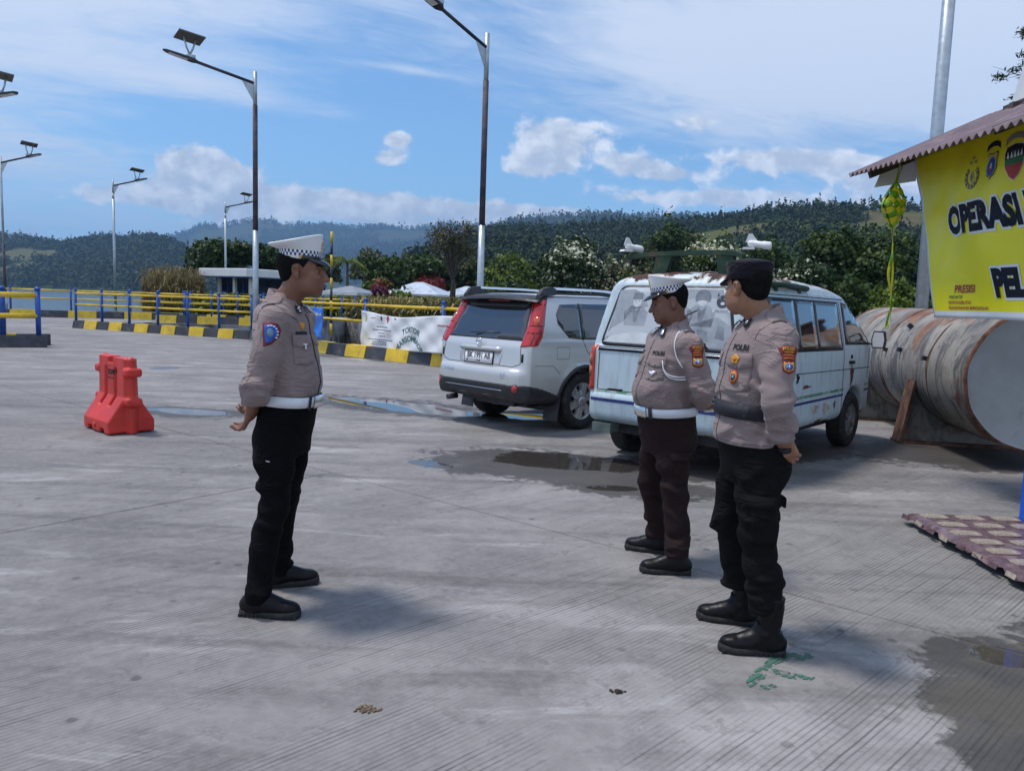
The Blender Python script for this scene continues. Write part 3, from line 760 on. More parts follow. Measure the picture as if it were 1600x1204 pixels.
# ---------------------------------------------------------------- lake, land and hills
mb = MB(); mb.add([(-6000, -60, -1.35), (400, -60, -1.35), (400, 5000, -1.35), (-6000, 5000, -1.35)], [(0, 1, 2, 3)])
mb.build('lake_water', M['water'], kind='structure')
mb = MB()
land = [(-8.2, 36.4), (-3.0, 29.0), (2.5, 22.0), (8.0, 15.5), (40, 12), (900, 12), (900, 1500), (-560, 1500), (-330, 800), (-112, 260), (-44, 100), (-25.5, 58), (-22.5, 49), (-23.0, 43.5), (-17.4, 41.2)]
mb.prism(land, (0, 0, 1), 1.75, (0, 0, -1.5)); mb.build('field', M['grass'], kind='structure')
RNG2 = np.random.default_rng(5)
def fbm(x, y, seed, octs=5, rough=0.5):
    rr = np.random.default_rng(seed); o = np.zeros_like(x); a = 1.0; f = 1.0
    for _ in range(octs):
        for _ in range(3):
            th = rr.uniform(0, 6.28); o = o + a / 3 * np.sin(f * (x * math.cos(th) + y * math.sin(th)) + rr.uniform(0, 6.28) + 0.8 * np.sin(f * 0.7 * (x * math.sin(th) - y * math.cos(th)) + rr.uniform(0, 6.28)))
        a *= rough; f *= 1.9
    return o
def hills(name, ridge, dist, foot, mat, seed, rough_amp, wl, n=(160, 60), z0=0.2, back=1.0, low=7, wl2=70, seed2=0, thr=0.5):
    """terrain whose skyline runs through the given points; dist and foot give how far the ridge and the foot lie"""
    px = np.linspace(ridge[0][0], ridge[-1][0], n[0]); ry = np.interp(px, [p[0] for p in ridge], [p[1] for p in ridge])
    D = np.interp(px, *zip(*dist)); F0 = np.interp(px, *zip(*foot))
    dirs = [ray(a, 470) for a in px]; dirs = np.array([[d.x / d.y, 1.0] for d in dirs])
    H = np.array([height_at(a, b + low, d) for a, b, d in zip(px, ry, D)])
    t = np.linspace(0, 1.6, n[1])
    V = np.zeros((n[0], n[1], 3))
    for j, tt in enumerate(t):
        y = F0 + (D - F0) * tt
        V[:, j, 0] = dirs[:, 0] * y; V[:, j, 1] = y
        s = np.clip(tt, 0, 1); prof = s ** 1.15 * (1 - 0.18 * math.sin(PI * s)) if tt <= 1 else 1 - back * (tt - 1) ** 1.3
        V[:, j, 2] = z0 + (H - z0) * prof
    nz = fbm(V[:, :, 0] / wl, V[:, :, 1] / wl, seed) * rough_amp
    env = np.minimum(t, np.abs(t - 1) * 1.5 + 0.10)[None, :]
    V[:, :, 2] += nz * np.clip(env * 2, 0, 1)
    V[:, 0, 2] = z0 - 6
    i, j = np.meshgrid(np.arange(n[0] - 1), np.arange(n[1] - 1), indexing='ij'); a = i * n[1] + j
    q = np.stack([a, a + n[1], a + n[1] + 1, a + 1], -1).reshape(-1, 4)
    me = np_mesh(name, V.reshape(-1, 3), q); at_ = me.attributes.new('clearing', 'FLOAT', 'POINT'); at_.data.foreach_set('value', (fbm(V[:, :, 0] / wl2, V[:, :, 1] / wl2, seed2 + 50, 4, 0.6) - thr).astype(np.float32).ravel())
    o = obj(name, me, mat, kind='structure')
    return o, V
def forest(name, V, count, size, seed, label, tall=1.0, tmin=0.03, tmax=1.12, clear=0.0, wl=200.0, conif=0.3, mat='forestfar'):
    """many small tree crowns standing on a hill, one mass"""
    rr = np.random.default_rng(seed); n0, n1 = V.shape[:2]
    u = rr.uniform(0, n0 - 1.001, count * 2); w = (n1 - 1) / 1.6 * (tmin + (tmax - tmin) * rr.uniform(0, 1, count * 2) ** 0.9)
    rid = int(count * 0.14); w[:rid] = (n1 - 1) / 1.6 * rr.uniform(0.97, 1.04, rid)
    i, j = u.astype(int), w.astype(int); fu, fw = u - i, w - j
    P = (V[i, j] * ((1 - fu) * (1 - fw))[:, None] + V[i + 1, j] * (fu * (1 - fw))[:, None] + V[i, j + 1] * ((1 - fu) * fw)[:, None] + V[i + 1, j + 1] * (fu * fw)[:, None])
    keep = (fbm(P[:, 0] / wl, P[:, 1] / wl, seed + 50, 4, 0.6) < 0.55 - clear) | (np.arange(len(P)) < rid * 0.7)
    P = P[keep][:count]; N = len(P)
    s = size * np.clip(rr.lognormal(0, 0.3, N), 0.5, 1.7); con = rr.uniform(0, 1, N) < conif; K = 15
    z = rr.uniform(0.02, 1.0, (N, K)); th = rr.uniform(0, 6.28, (N, K))
    prof = np.where(con[:, None], (1.02 - z) * 0.62, np.sqrt(np.clip(1 - (z * 1.7 - 0.75) ** 2, 0.03, 1)) * (0.75 + 0.3 * np.sin(th * 2 + rr.uniform(0, 6, (N, 1)))))
    h = s * np.where(con, 2.5, 1.75) * tall; nrm = np.stack([np.cos(th), np.sin(th), 0.35 + z * 0.9], -1) + rr.normal(0, 0.35, (N, K, 3)); nrm /= np.linalg.norm(nrm, axis=-1, keepdims=True)
    c = P[:, None] + np.stack([np.cos(th) * prof * s[:, None], np.sin(th) * prof * s[:, None], z * h[:, None]], -1)
    a = np.cross(nrm, rr.normal(0, 1, (N, K, 3))); a /= np.linalg.norm(a, axis=-1, keepdims=True); b = np.cross(nrm, a); q = (s[:, None] * rr.uniform(0.19, 0.40, (N, K)) * np.where(con[:, None], 0.8, 1.0))[..., None]
    v = np.stack([c - a * q - b * q * 0.4 - nrm * q * 0.2, c + a * q * 0.3 - b * q - nrm * q * 0.2, c + a * q + b * q * 0.35 - nrm * q * 0.2, c - a * q * 0.2 + b * q * 0.9 - nrm * q * 0.2, c + nrm * q * 0.15], -2)[..., :4, :].reshape(-1, 3)
    i = np.arange(N * K) * 4
    return obj(name, np_mesh(name, v, np.stack([i, i + 1, i + 2, i + 3], 1), smooth=False), M[mat], label=label, kind='stuff')
_, V1 = hills('far_hills', [(-330, 372), (-120, 364), (0, 370), (38, 371), (70, 381), (100, 383), (130, 380), (160, 376), (190, 377), (215, 372), (240, 372), (262, 378), (285, 386), (310, 400), (345, 415), (400, 440)], [(-330, 1900), (0, 1750), (300, 1500), (400, 1300)], [(-330, 1250), (0, 1180), (250, 1000), (400, 850)], M['hill'], 3, 16, 130, z0=-1.4, n=(220, 90), low=1, wl2=120, seed2=21, thr=0.20)
forest('far_hill_woods', V1, 8600, 5.6, 21, 'woodland covering the dark hills across the lake', clear=0.35, wl=120, conif=0.2)
_, V2 = hills('far_mountain', [(230, 400), (285, 378), (320, 364), (345, 366), (380, 357), (410, 355), (440, 358), (470, 361), (500, 360), (530, 364), (560, 364), (590, 362), (620, 366), (650, 367), (700, 362), (760, 366), (830, 366), (900, 370)], [(230, 5600), (900, 5200)], [(230, 3000), (900, 2600)], M['mount'], 8, 45, 420, low=-9, wl2=400, seed2=25, thr=0.65)
forest('far_mountain_woods', V2, 5200, 15, 25, 'woodland on the blue mountain behind', clear=-0.1, wl=400, conif=0.1)
_, V3 = hills('back_ridge', [(640, 392), (700, 374), (740, 362), (770, 352), (790, 346), (815, 340), (850, 339), (900, 337), (940, 335), (1000, 338), (1050, 336), (1100, 339), (1160, 342), (1220, 345), (1300, 348), (1420, 350), (1700, 352)], [(640, 3000), (1700, 2500)], [(640, 1500), (1700, 1300)], M['mount'], 12, 25, 260, low=-1, wl2=300, seed2=29, thr=0.65)
forest('back_ridge_woods', V3, 5600, 8.5, 29, 'woodland on the bluish ridge behind the near hillside', clear=-0.1, wl=300, conif=0.2)
_, V4 = hills('near_hillside', [(590, 440), (640, 412), (690, 392), (720, 380), (750, 370), (780, 366), (820, 364), (880, 362), (940, 361), (1000, 362), (1060, 358), (1110, 352), (1150, 345), (1190, 338), (1230, 333), (1270, 328), (1300, 332), (1350, 332), (1400, 330), (1450, 332), (1560, 322), (1700, 318)], [(590, 620), (800, 780), (1100, 720), (1400, 600), (1700, 560)], [(590, 260), (900, 210), (1400, 160), (1700, 150)], M['hill'], 17, 9, 60, n=(260, 110), low=-5, wl2=70, seed2=33, thr=0.30)
forest('near_hillside_woods', V4, 11500, 2.7, 33, 'woodland on the near hillside with some clearings', tall=1.2, clear=0.25, wl=70, conif=0.3)

# ---------------------------------------------------------------- the far arm of the pier
mb = MB(); mb.box((-12.7, 38.4, -0.75), (9.4, 4.2, 1.5)); arm = mb.build('pier', M['wallconc'], kind='structure')
mb = MB()
for a, b in (((-8.2, 36.2), (-3.0, 28.6)), ((-3.0, 28.6), (2.5, 21.6)), ((2.5, 21.6), (8.0, 15.2))):
    a, b = Vector(a), Vector(b); d = b - a; c = (a + b) / 2
    mb.box((c.x, c.y, -0.45), (d.length, 0.45, 1.9), math.atan2(d.y, d.x))
mb.box((-8.3, 33.6, -0.4), (1.3, 5.2, 1.9))
mb.build('retaining_wall', M['wallconc'], label='stained grey concrete retaining wall between the basin and the maize field', cat='wall')

# ---------------------------------------------------------------- kerbs of painted blocks, and rails on them
def path_pts(path, step):
    P = [Vector(p) for p in path]; out = []; carry = 0.0
    L = sum((P[i + 1] - P[i]).length for i in range(len(P) - 1)); n = max(1, round(L / step)); step = L / n
    def at_l(s):
        for i in range(len(P) - 1):
            l = (P[i + 1] - P[i]).length
            if s <= l + 1e-6: return P[i].lerp(P[i + 1], min(1, s / l))
            s -= l
        return P[-1]
    return [at_l(k * step) for k in range(n + 1)]
def kerb(path, label, step=0.7, h=0.3, w=0.36, start=0, group=None, back=1):
    t = thing('kerb', label, 'kerb', (path[0][0], path[0][1], 0), 0, group); o = Vector(path[0])
    P = path_pts(path, step)
    for i in range(len(P) - 1):
        a, b = P[i] - o, P[i + 1] - o; d = (b - a).normalized(); nn = Vector((-d.y, d.x)) * back; y = (i + start) % 2
        hh, ww, gap = (h, w, 0.004) if y else (h - 0.012, w - 0.02, 0.004)
        mb = MB(); a2, b2 = a + d * gap, b - d * gap; e = 0.07
        f0 = 0.0 if y else 0.02
        ring = lambda p: [tuple(p + nn * f0) + (0.0005,), tuple(p + nn * (f0 + e)) + (hh,), tuple(p + nn * (ww - e * 0.6)) + (hh,), tuple(p + nn * ww) + (0.0005,)]
        v = ring(a2) + ring(b2)
        fcs = [(0, 4, 5, 1), (1, 5, 6, 2), (2, 6, 7, 3), (0, 1, 2, 3), (7, 6, 5, 4), (3, 7, 4, 0)]
        if back > 0: fcs = [tuple(reversed(f)) for f in fcs]
        mb.add(v, [tuple(reversed(f)) for f in fcs]); mb.build('kerb_block', M['yellow' if y else 'kerbblack'], t)
    return t
def railing(posts, label, zb, group=None, hts=(0.60, 1.02), r_=0.038, pr=0.047, top=1.12, wob=True):
    o = Vector((posts[0][0], posts[0][1], zb)); t = thing('railing', label, 'railing', o, 0, group)
    P = [Vector((p[0], p[1], zb)) - o for p in posts]
    pm_, km = None, None
    for p in P:
        mb = MB(); mb.tube([p - Vector((0, 0, 0.04)), p + Vector((0, 0, top))], pr, 12)
        mb.loft([[(p.x + q * math.cos(a), p.y + q * math.sin(a), p.z + z) for a in [2 * PI * k / 12 for k in range(12)]] for q, z in ((pr * 0.9, top - 0.005), (pr * 1.22, top + 0.012), (pr * 1.2, top + 0.045), (pr * 0.8, top + 0.075), (0.004, top + 0.085))])
        mb.build('post', M['railblue'], t)
    for i in range(len(P) - 1):
        for hh in hts:
            mb = MB(); mb.tube([P[i] + Vector((0, 0, hh)), (P[i] + P[i + 1]) / 2 + Vector((0, 0, hh - 0.006)), P[i + 1] + Vector((0, 0, hh))], r_, 12); mb.build('rail', M['yellow'], t)
    return t
def off(path, d):
    P = [Vector(p) for p in path]; o = []
    for i, p in enumerate(P):
        t = (P[min(i + 1, len(P) - 1)] - P[max(i - 1, 0)]).normalized(); o.append(p + Vector((-t.y, t.x)) * d)
    return o
kerb([K0, K1], 'yellow and black painted quay kerb under the railing behind the red barrier', 0.66, start=0, group='painted kerbs of the quay')
kerb([K1, K2, K3, (1.5, 15.39)], 'yellow and black painted quay kerb under the white banner', 0.82, start=0, group='painted kerbs of the quay')
a = off([K0, K1], 0.2)
railing([a[0].lerp(a[1], k / 6) for k in range(7)], 'yellow and blue railing of seven posts along the basin left of the striped-cap officer', 0.29, 'railings of the quay')
b1 = off([K1, K2, K3], 0.2)
rp = [b1[0].lerp(b1[1], 0.12), b1[0].lerp(b1[1], 0.55), Vector(gp(563, 556)[:2]) + Vector((0.1, 0.16)), Vector(gp(683, 574)[:2]) + Vector((0.1, 0.16)), Vector((1.2, 15.85))]
railing(rp, 'yellow and blue railing carrying the white banner beside the silver car', 0.29, 'railings of the quay')
# island with rails at the left edge of the picture
kerb([(-16.2, 16.45), (-11.62, 19.15)], 'yellow and black kerb of the traffic island at the left edge', 1.15, start=0, group='painted kerbs of the quay')
kerb([(-16.5, 17.15), (-11.95, 19.85)], 'back kerb of the traffic island at the left edge', 0.8, start=0, group='painted kerbs of the quay')
railing([(-16.5, 16.75), (-14.2, 18.1), (-11.95, 19.35)], 'thick yellow and blue railing on the island at the left edge', 0.29, 'railings of the quay', hts=(0.48, 1.0), r_=0.062, pr=0.06)
railing([(-12.9, 19.4), (-15.0, 18.2)], 'short blue railing at the back of the left traffic island', 0.29, 'railings of the quay', pr=0.09, r_=0.05, hts=(0.5, 0.98))
# the far edge
fk = [(-33.9, 40.3), (-17.2, 40.3)]
kerb([(-33.9, 38.0), (-25.0, 38.0), (-17.5, 40.2)], 'far yellow and black kerb at the pier edge by the lake', 1.3, start=0, group='painted kerbs of the quay', h=0.36)
kerb([(-17.0, 36.5), (-8.1, 36.5)], 'front kerb of the far pier arm across the basin', 0.95, start=1, group='painted kerbs of the quay', h=0.36)
kerb([(-17.0, 40.1), (-8.1, 40.1)], 'back kerb of the far pier arm in front of the white gatehouse', 0.95, start=0, group='painted kerbs of the quay', h=0.36)
railing([(-33.5, 38.2), (-31.0, 38.2), (-28.2, 38.2), (-25.0, 38.3), (-22.4, 39.0), (-19.8, 39.8), (-17.3, 40.4)], 'long thin railing at the far pier edge before the lake', 0.34, 'railings of the quay')
railing([(-16.9 + 1.24 * k, 36.75) for k in range(8)], 'railing on the front edge of the far pier arm', 0.34, 'railings of the quay', r_=0.03)
railing([(-16.9 + 1.72 * k, 40.3) for k in range(6)], 'railing on the back edge of the far pier arm near the gatehouse', 0.34, 'railings of the quay', r_=0.03)

# ---------------------------------------------------------------- street lamps with solar panels
def lamp(px, Y, H, arm, label, dark=(0.36, 0.86), r_=0.085, x=None):
    b = base_at(px, Y) if x is None else Vector((x, Y, 0)); t = thing('street_lamp', label, 'street lamp', b, 0, 'solar street lamps of the quay')
    z1, z2 = H * dark[0], H * dark[1]; ar = Vector(arm)
    mb = MB(); mb.tube([(0, 0, 0), (0, 0, z1)], [r_ * 1.12, r_], 14); mb.box((0, 0, 0.02), (0.34, 0.34, 0.04)); mb.tube([(0, 0, 0.5), (0, 0, 0.56)], r_ * 1.25, 14); mb.build('pole', M['galv'], t)
    mb = MB(); mb.tube([(0, 0, z1), (0, 0, z2)], [r_ * 0.93, r_ * 0.86], 14); mb.build('painted_pole_section', M['rustpole' if dark[1] - dark[0] > 0.1 else 'galv'], t)
    mb = MB(); mb.tube([(0, 0, z2), (0, 0, H)], r_ * 0.72, 12); mb.build('pole_top', M['galv'], t)
    s0 = Vector((0, 0, H - 0.35)); L = ar.length; d = ar.normalized(); hd = Vector((d.x, d.y, 0)).normalized(); sd_ = Vector((-hd.y, hd.x, 0))
    mb = MB(); mb.tube([s0, s0 + ar * 0.72], 0.045, 10); mb.build('arm', M['darkmetal'], t)
    mb = MB(); mb.prism([(0, 0), (0.42, 0.42 * d.z / math.hypot(d.x, d.y)), (0.0, -0.62)], sd_, 0.02, s0 - sd_ * 0.01, hd, (0, 0, 1)); mb.build('bracket', M['galv'], t)
    # flat lamp head
    h0 = s0 + ar * 0.66; h1 = s0 + ar * 1.03; wv = sd_; nv = wv.cross(d).normalized()
    if nv.z < 0: nv = -nv
    rings = []
    for k, (wd, th) in ((0.0, (0.05, 0.05)), (0.12, (0.13, 0.06)), (0.5, (0.15, 0.05)), (0.9, (0.12, 0.035)), (1.0, (0.05, 0.02))):
        c = h0.lerp(h1, k); rings.append([c + wv * (wd * a) + nv * (th * b) for a, b in ((-1, -0.6), (1, -0.6), (1, 0.4), (0.6, 1), (-0.6, 1), (-1, 0.4))])
    hm = MB(); hm.loft(rings, smooth=False); head = hm.build('lamp_head', M['darkmetal'], t)
    gm = MB(); c = h0.lerp(h1, 0.55); gm.prism([(-0.26, -0.10), (0.26, -0.10), (0.26, 0.10), (-0.26, 0.10)], -nv, 0.012, c - nv * 0.032, d, wv); gm.build('lens', M['white'], head)
    bm = MB(); c = h0.lerp(h1, 0.2); bm.box(c + nv * 0.09, (0.24, 0.16, 0.08), math.atan2(hd.y, hd.x)); bm.build('control_box', M['galv'], t)
    # panel on two struts, tilted towards the south
    pc = s0 + ar * 0.74 + Vector((0, 0, 0.62)); tl = Matrix.Rotation(R(-10), 3, 'X') @ Matrix.Rotation(R(38), 3, 'Z')
    for s_ in (-1, 1):
        mb = MB(); e = pc + tl @ Vector((0.17 * s_, -0.02, -0.03)); q = s0 + ar * (0.74 + 0.02 * s_) + Vector((0, 0, 0.03)); mb.tube([q, q.lerp(e, 0.55) + Vector((0.03 * s_, 0, 0)), e], 0.028, 8); mb.build('strut', M['galv'], t)
    mb = MB(); mb.box(pc, (0.74, 0.62, 0.035), M=tl); fr = mb.build('solar_panel', M['backsheet'], t)
    mb = MB()
    for i in range(4):
        for j in range(3): mb.box(pc + tl @ Vector((-0.262 + 0.175 * i, -0.19 + 0.19 * j, 0.019)), (0.162, 0.178, 0.006), M=tl)
    mb.build('solar_cells', M['panelblue'], fr)
    return t
lamp(749.5, 20.2, 8.2, (-1.55, -1.75, 0.72), 'tall solar street lamp standing behind the silver car', (0.42, 0.86))
lamp(399.5, 24.4, 8.25, (-2.15, -1.3, 0.5), 'solar street lamp with rusty brown pole behind the officer in the chequered cap', (0.42, 0.88))
lamp(9, 41.0, 8.2, (2.25, -0.3, 0.45), 'solar street lamp with brown lower pole at the far left by the lake railing', (0.12, 0.45), 0.075)
lamp(180.5, 48.5, 8.2, (2.2, -0.3, 0.45), 'plain grey solar street lamp against the lake and far hills', (0.86, 0.90), 0.075)
lamp(353, 57.5, 8.1, (2.2, -0.3, 0.45), 'most distant solar street lamp beside the white gatehouse', (0.86, 0.90), 0.075)
lamp(0, 25.5, 7.65, (2.05, -0.25, 0.3), 'solar lamp head reaching in from beyond the left edge', (0.42, 0.86), x=-18.13)
lamp(1440, 12.0, 9.6, (1.2, -1.6, 0.5), 'thick grey lamp pole rising behind the booth roof', (0.86, 0.90), 0.088)

# ---------------------------------------------------------------- white gatehouse by the water
gt = thing('gatehouse', 'small white flat-roofed gatehouse with dark windows by the reeds', 'gatehouse', (-19.0, 47.0, 0), R(-32))
def bpart(name, mat, fn, par=gt):
    mb = MB(); fn(mb); return mb.build(name, mat, par)
bpart('wall', M['white'], lambda m: (m.box((1.55, 1.2, 0.55), (3.0, 0.14, 1.1)), m.box((0.08, 2.6, 0.55), (0.14, 2.66, 1.1)), m.box((3.02, 2.6, 0.55), (0.14, 2.66, 1.1)), m.box((1.55, 3.98, 1.2), (3.0, 0.14, 2.4))))
for x, y in ((0.1, 1.2), (1.55, 1.19), (3.0, 1.2), (0.1, 3.95), (3.0, 3.95), (0.08, 2.55)): bpart('column', M['white'], lambda m: m.box((x, y, 1.25), (0.2, 0.22, 2.5)))
bpart('roof', M['white'], lambda m: (m.box((1.55, 2.45, 2.72), (4.4, 4.4, 0.48), bev=0.03)))
bpart('roof_trim', M['railblue'], lambda m: m.box((1.55, 2.45, 2.46), (4.3, 4.3, 0.05)))
for x, w_ in ((0.83, 1.2), (2.28, 1.2)):
    f = bpart('window', M['railblue'], lambda m: (m.box((x, 1.22, 1.12), (w_, 0.09, 0.05)), m.box((x, 1.22, 2.42), (w_, 0.09, 0.05)), m.box((x, 1.22, 1.77), (0.05, 0.08, 1.25))))
    bpart('pane', M['glassdark'], lambda m: m.box((x, 1.23, 1.77), (w_, 0.02, 1.3)), f)
for y in (1.9, 3.25):
    f = bpart('window', M['railblue'], lambda m: (m.box((0.1, y, 1.12), (0.09, 1.15, 0.05)), m.box((0.1, y, 2.42), (0.09, 1.15, 0.05))))
    bpart('pane', M['glassdark'], lambda m: m.box((0.1, y, 1.77), (0.02, 1.15, 1.3)), f)
    f = bpart('window', M['railblue'], lambda m: (m.box((3.0, y, 1.12), (0.09, 1.15, 0.05)), m.box((3.0, y, 2.42), (0.09, 1.15, 0.05))))
    bpart('pane', M['glassdark'], lambda m: m.box((3.0, y, 1.77), (0.02, 1.15, 1.3)), f)

# striped marker pole
mb_t = thing('marker_pole', 'thin pole banded black and yellow beyond the railing', 'marker pole', base_at(517.5, 30.5, -0.9))
hpole = height_at(519.5, 362, 30.5) + 0.9
for k in range(11):
    mb = MB(); mb.tube([(0, 0, hpole * k / 11), (0, 0, hpole * (k + 1) / 11)], 0.05, 10); mb.build('band', M['yellow' if k % 2 == 0 else 'kerbblack'], mb_t)

# small boat on the lake
bt = thing('rowing_boat', 'small dark boat lying on the lake beyond the railing', 'boat', (*base_at(93, 62)[:2], -1.35), R(20))
rings = []
for k, (x, w, z0, z1) in enumerate(((-1.6, 0.3, 0.1, 0.5), (-0.8, 0.5, -0.05, 0.42), (0.3, 0.52, -0.05, 0.42), (1.2, 0.3, 0.02, 0.55), (1.9, 0.04, 0.3, 0.85))):
    rings.append([(x, -w, z1), (x, -w * 0.7, z0), (x, w * 0.7, z0), (x, w, z1), (x, w * 0.85, z1), (x, 0, z0 + 0.1), (x, -w * 0.85, z1)])
mb = MB(); mb.loft(rings, smooth=False); mb.build('hull', M['darkmetal'], bt)
mb = MB(); mb.box((-0.5, 0, 0.38), (0.2, 0.9, 0.03)); mb.box((0.6, 0, 0.38), (0.2, 0.8, 0.03)); mb.build('thwart', M['timber'], bt)

# ---------------------------------------------------------------- houses beyond the maize
def house(px, Y, w, d, hw, hr, rz, label, roof, wall, name='house', z=0.25):
    t = thing(name, label, 'house', base_at(px, Y, z), rz)
    mb = MB(); mb.box((0, 0, hw / 2), (w, d, hw)); mb.build('wall', wall, t)
    e = 0.7; W, Dd = w / 2 + e, d / 2 + e; rl = max(0.2, w / 2 - d / 2)
    mb = MB(); v = [(-W, -Dd, hw), (W, -Dd, hw), (W, Dd, hw), (-W, Dd, hw), (-rl, 0, hw + hr), (rl, 0, hw + hr)]
    mb.add(v, [(0, 1, 5, 4), (1, 2, 5), (2, 3, 4, 5), (3, 0, 4), (3, 2, 1, 0)]); rf = mb.build('roof', roof, t)
    mb = MB()
    for s_ in (-1, 1): mb.box((0, s_ * (Dd + 0.03), hw - 0.07), (2 * W + 0.1, 0.05, 0.22)); mb.box((s_ * (W + 0.03), 0, hw - 0.07), (0.05, 2 * Dd, 0.22))
    mb.build('fascia', M['white'], rf)
    for x in (-w * 0.25, w * 0.25):
        mb = MB(); mb.box((x, -d / 2 - 0.02, hw * 0.55), (1.1, 0.06, 1.1)); f = mb.build('window', M['white'], t)
        mb = MB(); mb.box((x, -d / 2 - 0.055, hw * 0.55), (0.95, 0.02, 0.95)); mb.build('pane', M['glassdark'], f)
    return t
house(655, 84, 5.6, 4.6, 1.75, 1.35, R(-18), 'house with wide pale blue hipped roof beyond the maize field', M['roofblue'], M['white'])
house(729, 88, 3.6, 3.4, 1.9, 1.0, R(-10), 'smaller pale-roofed house just left of the lamp behind the silver car', M['roofblue'], M['white'])
house(547, 60, 2.4, 2.0, 1.55, 0.55, R(-25), 'low dark timber shed with grey roof at the left end of the maize', M['roofgrey'], M['timber'], 'shed')

# ---------------------------------------------------------------- maize and reeds
def blades(name, pts, hts, nb, wd, mats, label, seed, lean=0.5, tuft=True):
    rr = np.random.default_rng(seed); N = len(pts); nbl = N * nb
    base = np.repeat(pts, nb, 0); H = np.repeat(hts, nb); z0 = rr.uniform(0.1, 0.9, nbl) * H; th = rr.uniform(0, 6.28, nbl); L = H * rr.uniform(0.22, 0.42, nbl)
    d = np.stack([np.cos(th), np.sin(th), np.zeros(nbl)], 1); s = np.stack([-np.sin(th), np.cos(th), np.zeros(nbl)], 1) * (wd * rr.uniform(0.6, 1.2, nbl))[:, None]
    p0 = base + np.stack([np.zeros(nbl), np.zeros(nbl), z0], 1); up_ = np.array([0, 0, 1.0])
    p1 = p0 + d * (L * lean)[:, None] + up_ * (L * 0.55)[:, None]; p2 = p0 + d * (L * lean * 2.2)[:, None] + up_ * (L * rr.uniform(-0.1, 0.6, nbl))[:, None]
    V = np.stack([p0 - s * 0.4, p0 + s * 0.4, p1 + s, p1 - s, p2], 1).reshape(-1, 3); a = np.arange(nbl) * 5
    Q = np.stack([a, a + 1, a + 2, a + 3], 1); T = np.stack([a + 3, a + 2, a + 4], 1)
    mi = [(rr.uniform(0, 1, nbl) < 0.5).astype(int)] * 2
    # upright stalks with a tassel
    k = N; b = len(V); r_ = wd * 0.35
    sx = np.array([r_, 0, 0]); top = pts + np.stack([rr.normal(0, 0.06, k), rr.normal(0, 0.06, k), hts], 1)
    SV = np.stack([pts - sx, pts + sx, top + sx * 0.8, top - sx * 0.8], 1).reshape(-1, 3); a2 = b + np.arange(k) * 4; Q2 = np.stack([a2, a2 + 1, a2 + 2, a2 + 3], 1)
    V = np.concatenate([V, SV]); miq = np.concatenate([mi[0], np.zeros(k, int)])
    return obj(name, np_mesh(name, V, np.concatenate([Q, Q2]), T, smooth=False, mi=np.concatenate([miq, mi[1]])), mats, label=label, kind='stuff')
rr = np.random.default_rng(3)
n = 5200; yy = 33 + (rr.uniform(0, 1, n) ** 1.6) * 44; pxx = rr.uniform(520, 905, n)
P = np.array([[base_at(a, b).x, b, 0.25] for a, b in zip(pxx, yy)])
P = P[(P[:, 1] > 33 + np.clip((-3 - P[:, 0]) * 0.6, -6, 3)) & (P[:, 0] * 0.82 + P[:, 1] * 0.57 > 15.8)]
blades('maize', P, rr.uniform(0.85, 1.32, len(P)), 7, 0.065, [M['corn'], M['corngreen']], 'ripening maize field behind the white banner', 4)
n = 900; a = rr.uniform(0, 6.28, n); q = np.sqrt(rr.uniform(0, 1, n)); c = base_at(272, 47)
P = np.stack([c.x + q * 1.7 * np.cos(a), 47 + q * 1.6 * np.sin(a), np.full(n, -0.6)], 1)
blades('reeds', P, rr.uniform(1.9, 3.5, n), 6, 0.035, [M['reed'], M['reed']], 'tall tawny reeds at the water edge left of the gatehouse', 9, lean=0.25)
n = 700; P = np.stack([rr.uniform(-17.3, -9, n), rr.uniform(41.2, 46, n), np.full(n, 0.2)], 1)
blades('undergrowth', P, rr.uniform(0.4, 1.3, n), 7, 0.11, [M['corngreen'], M['leaflight']], 'rough grass and weeds behind the far pier arm', 10)

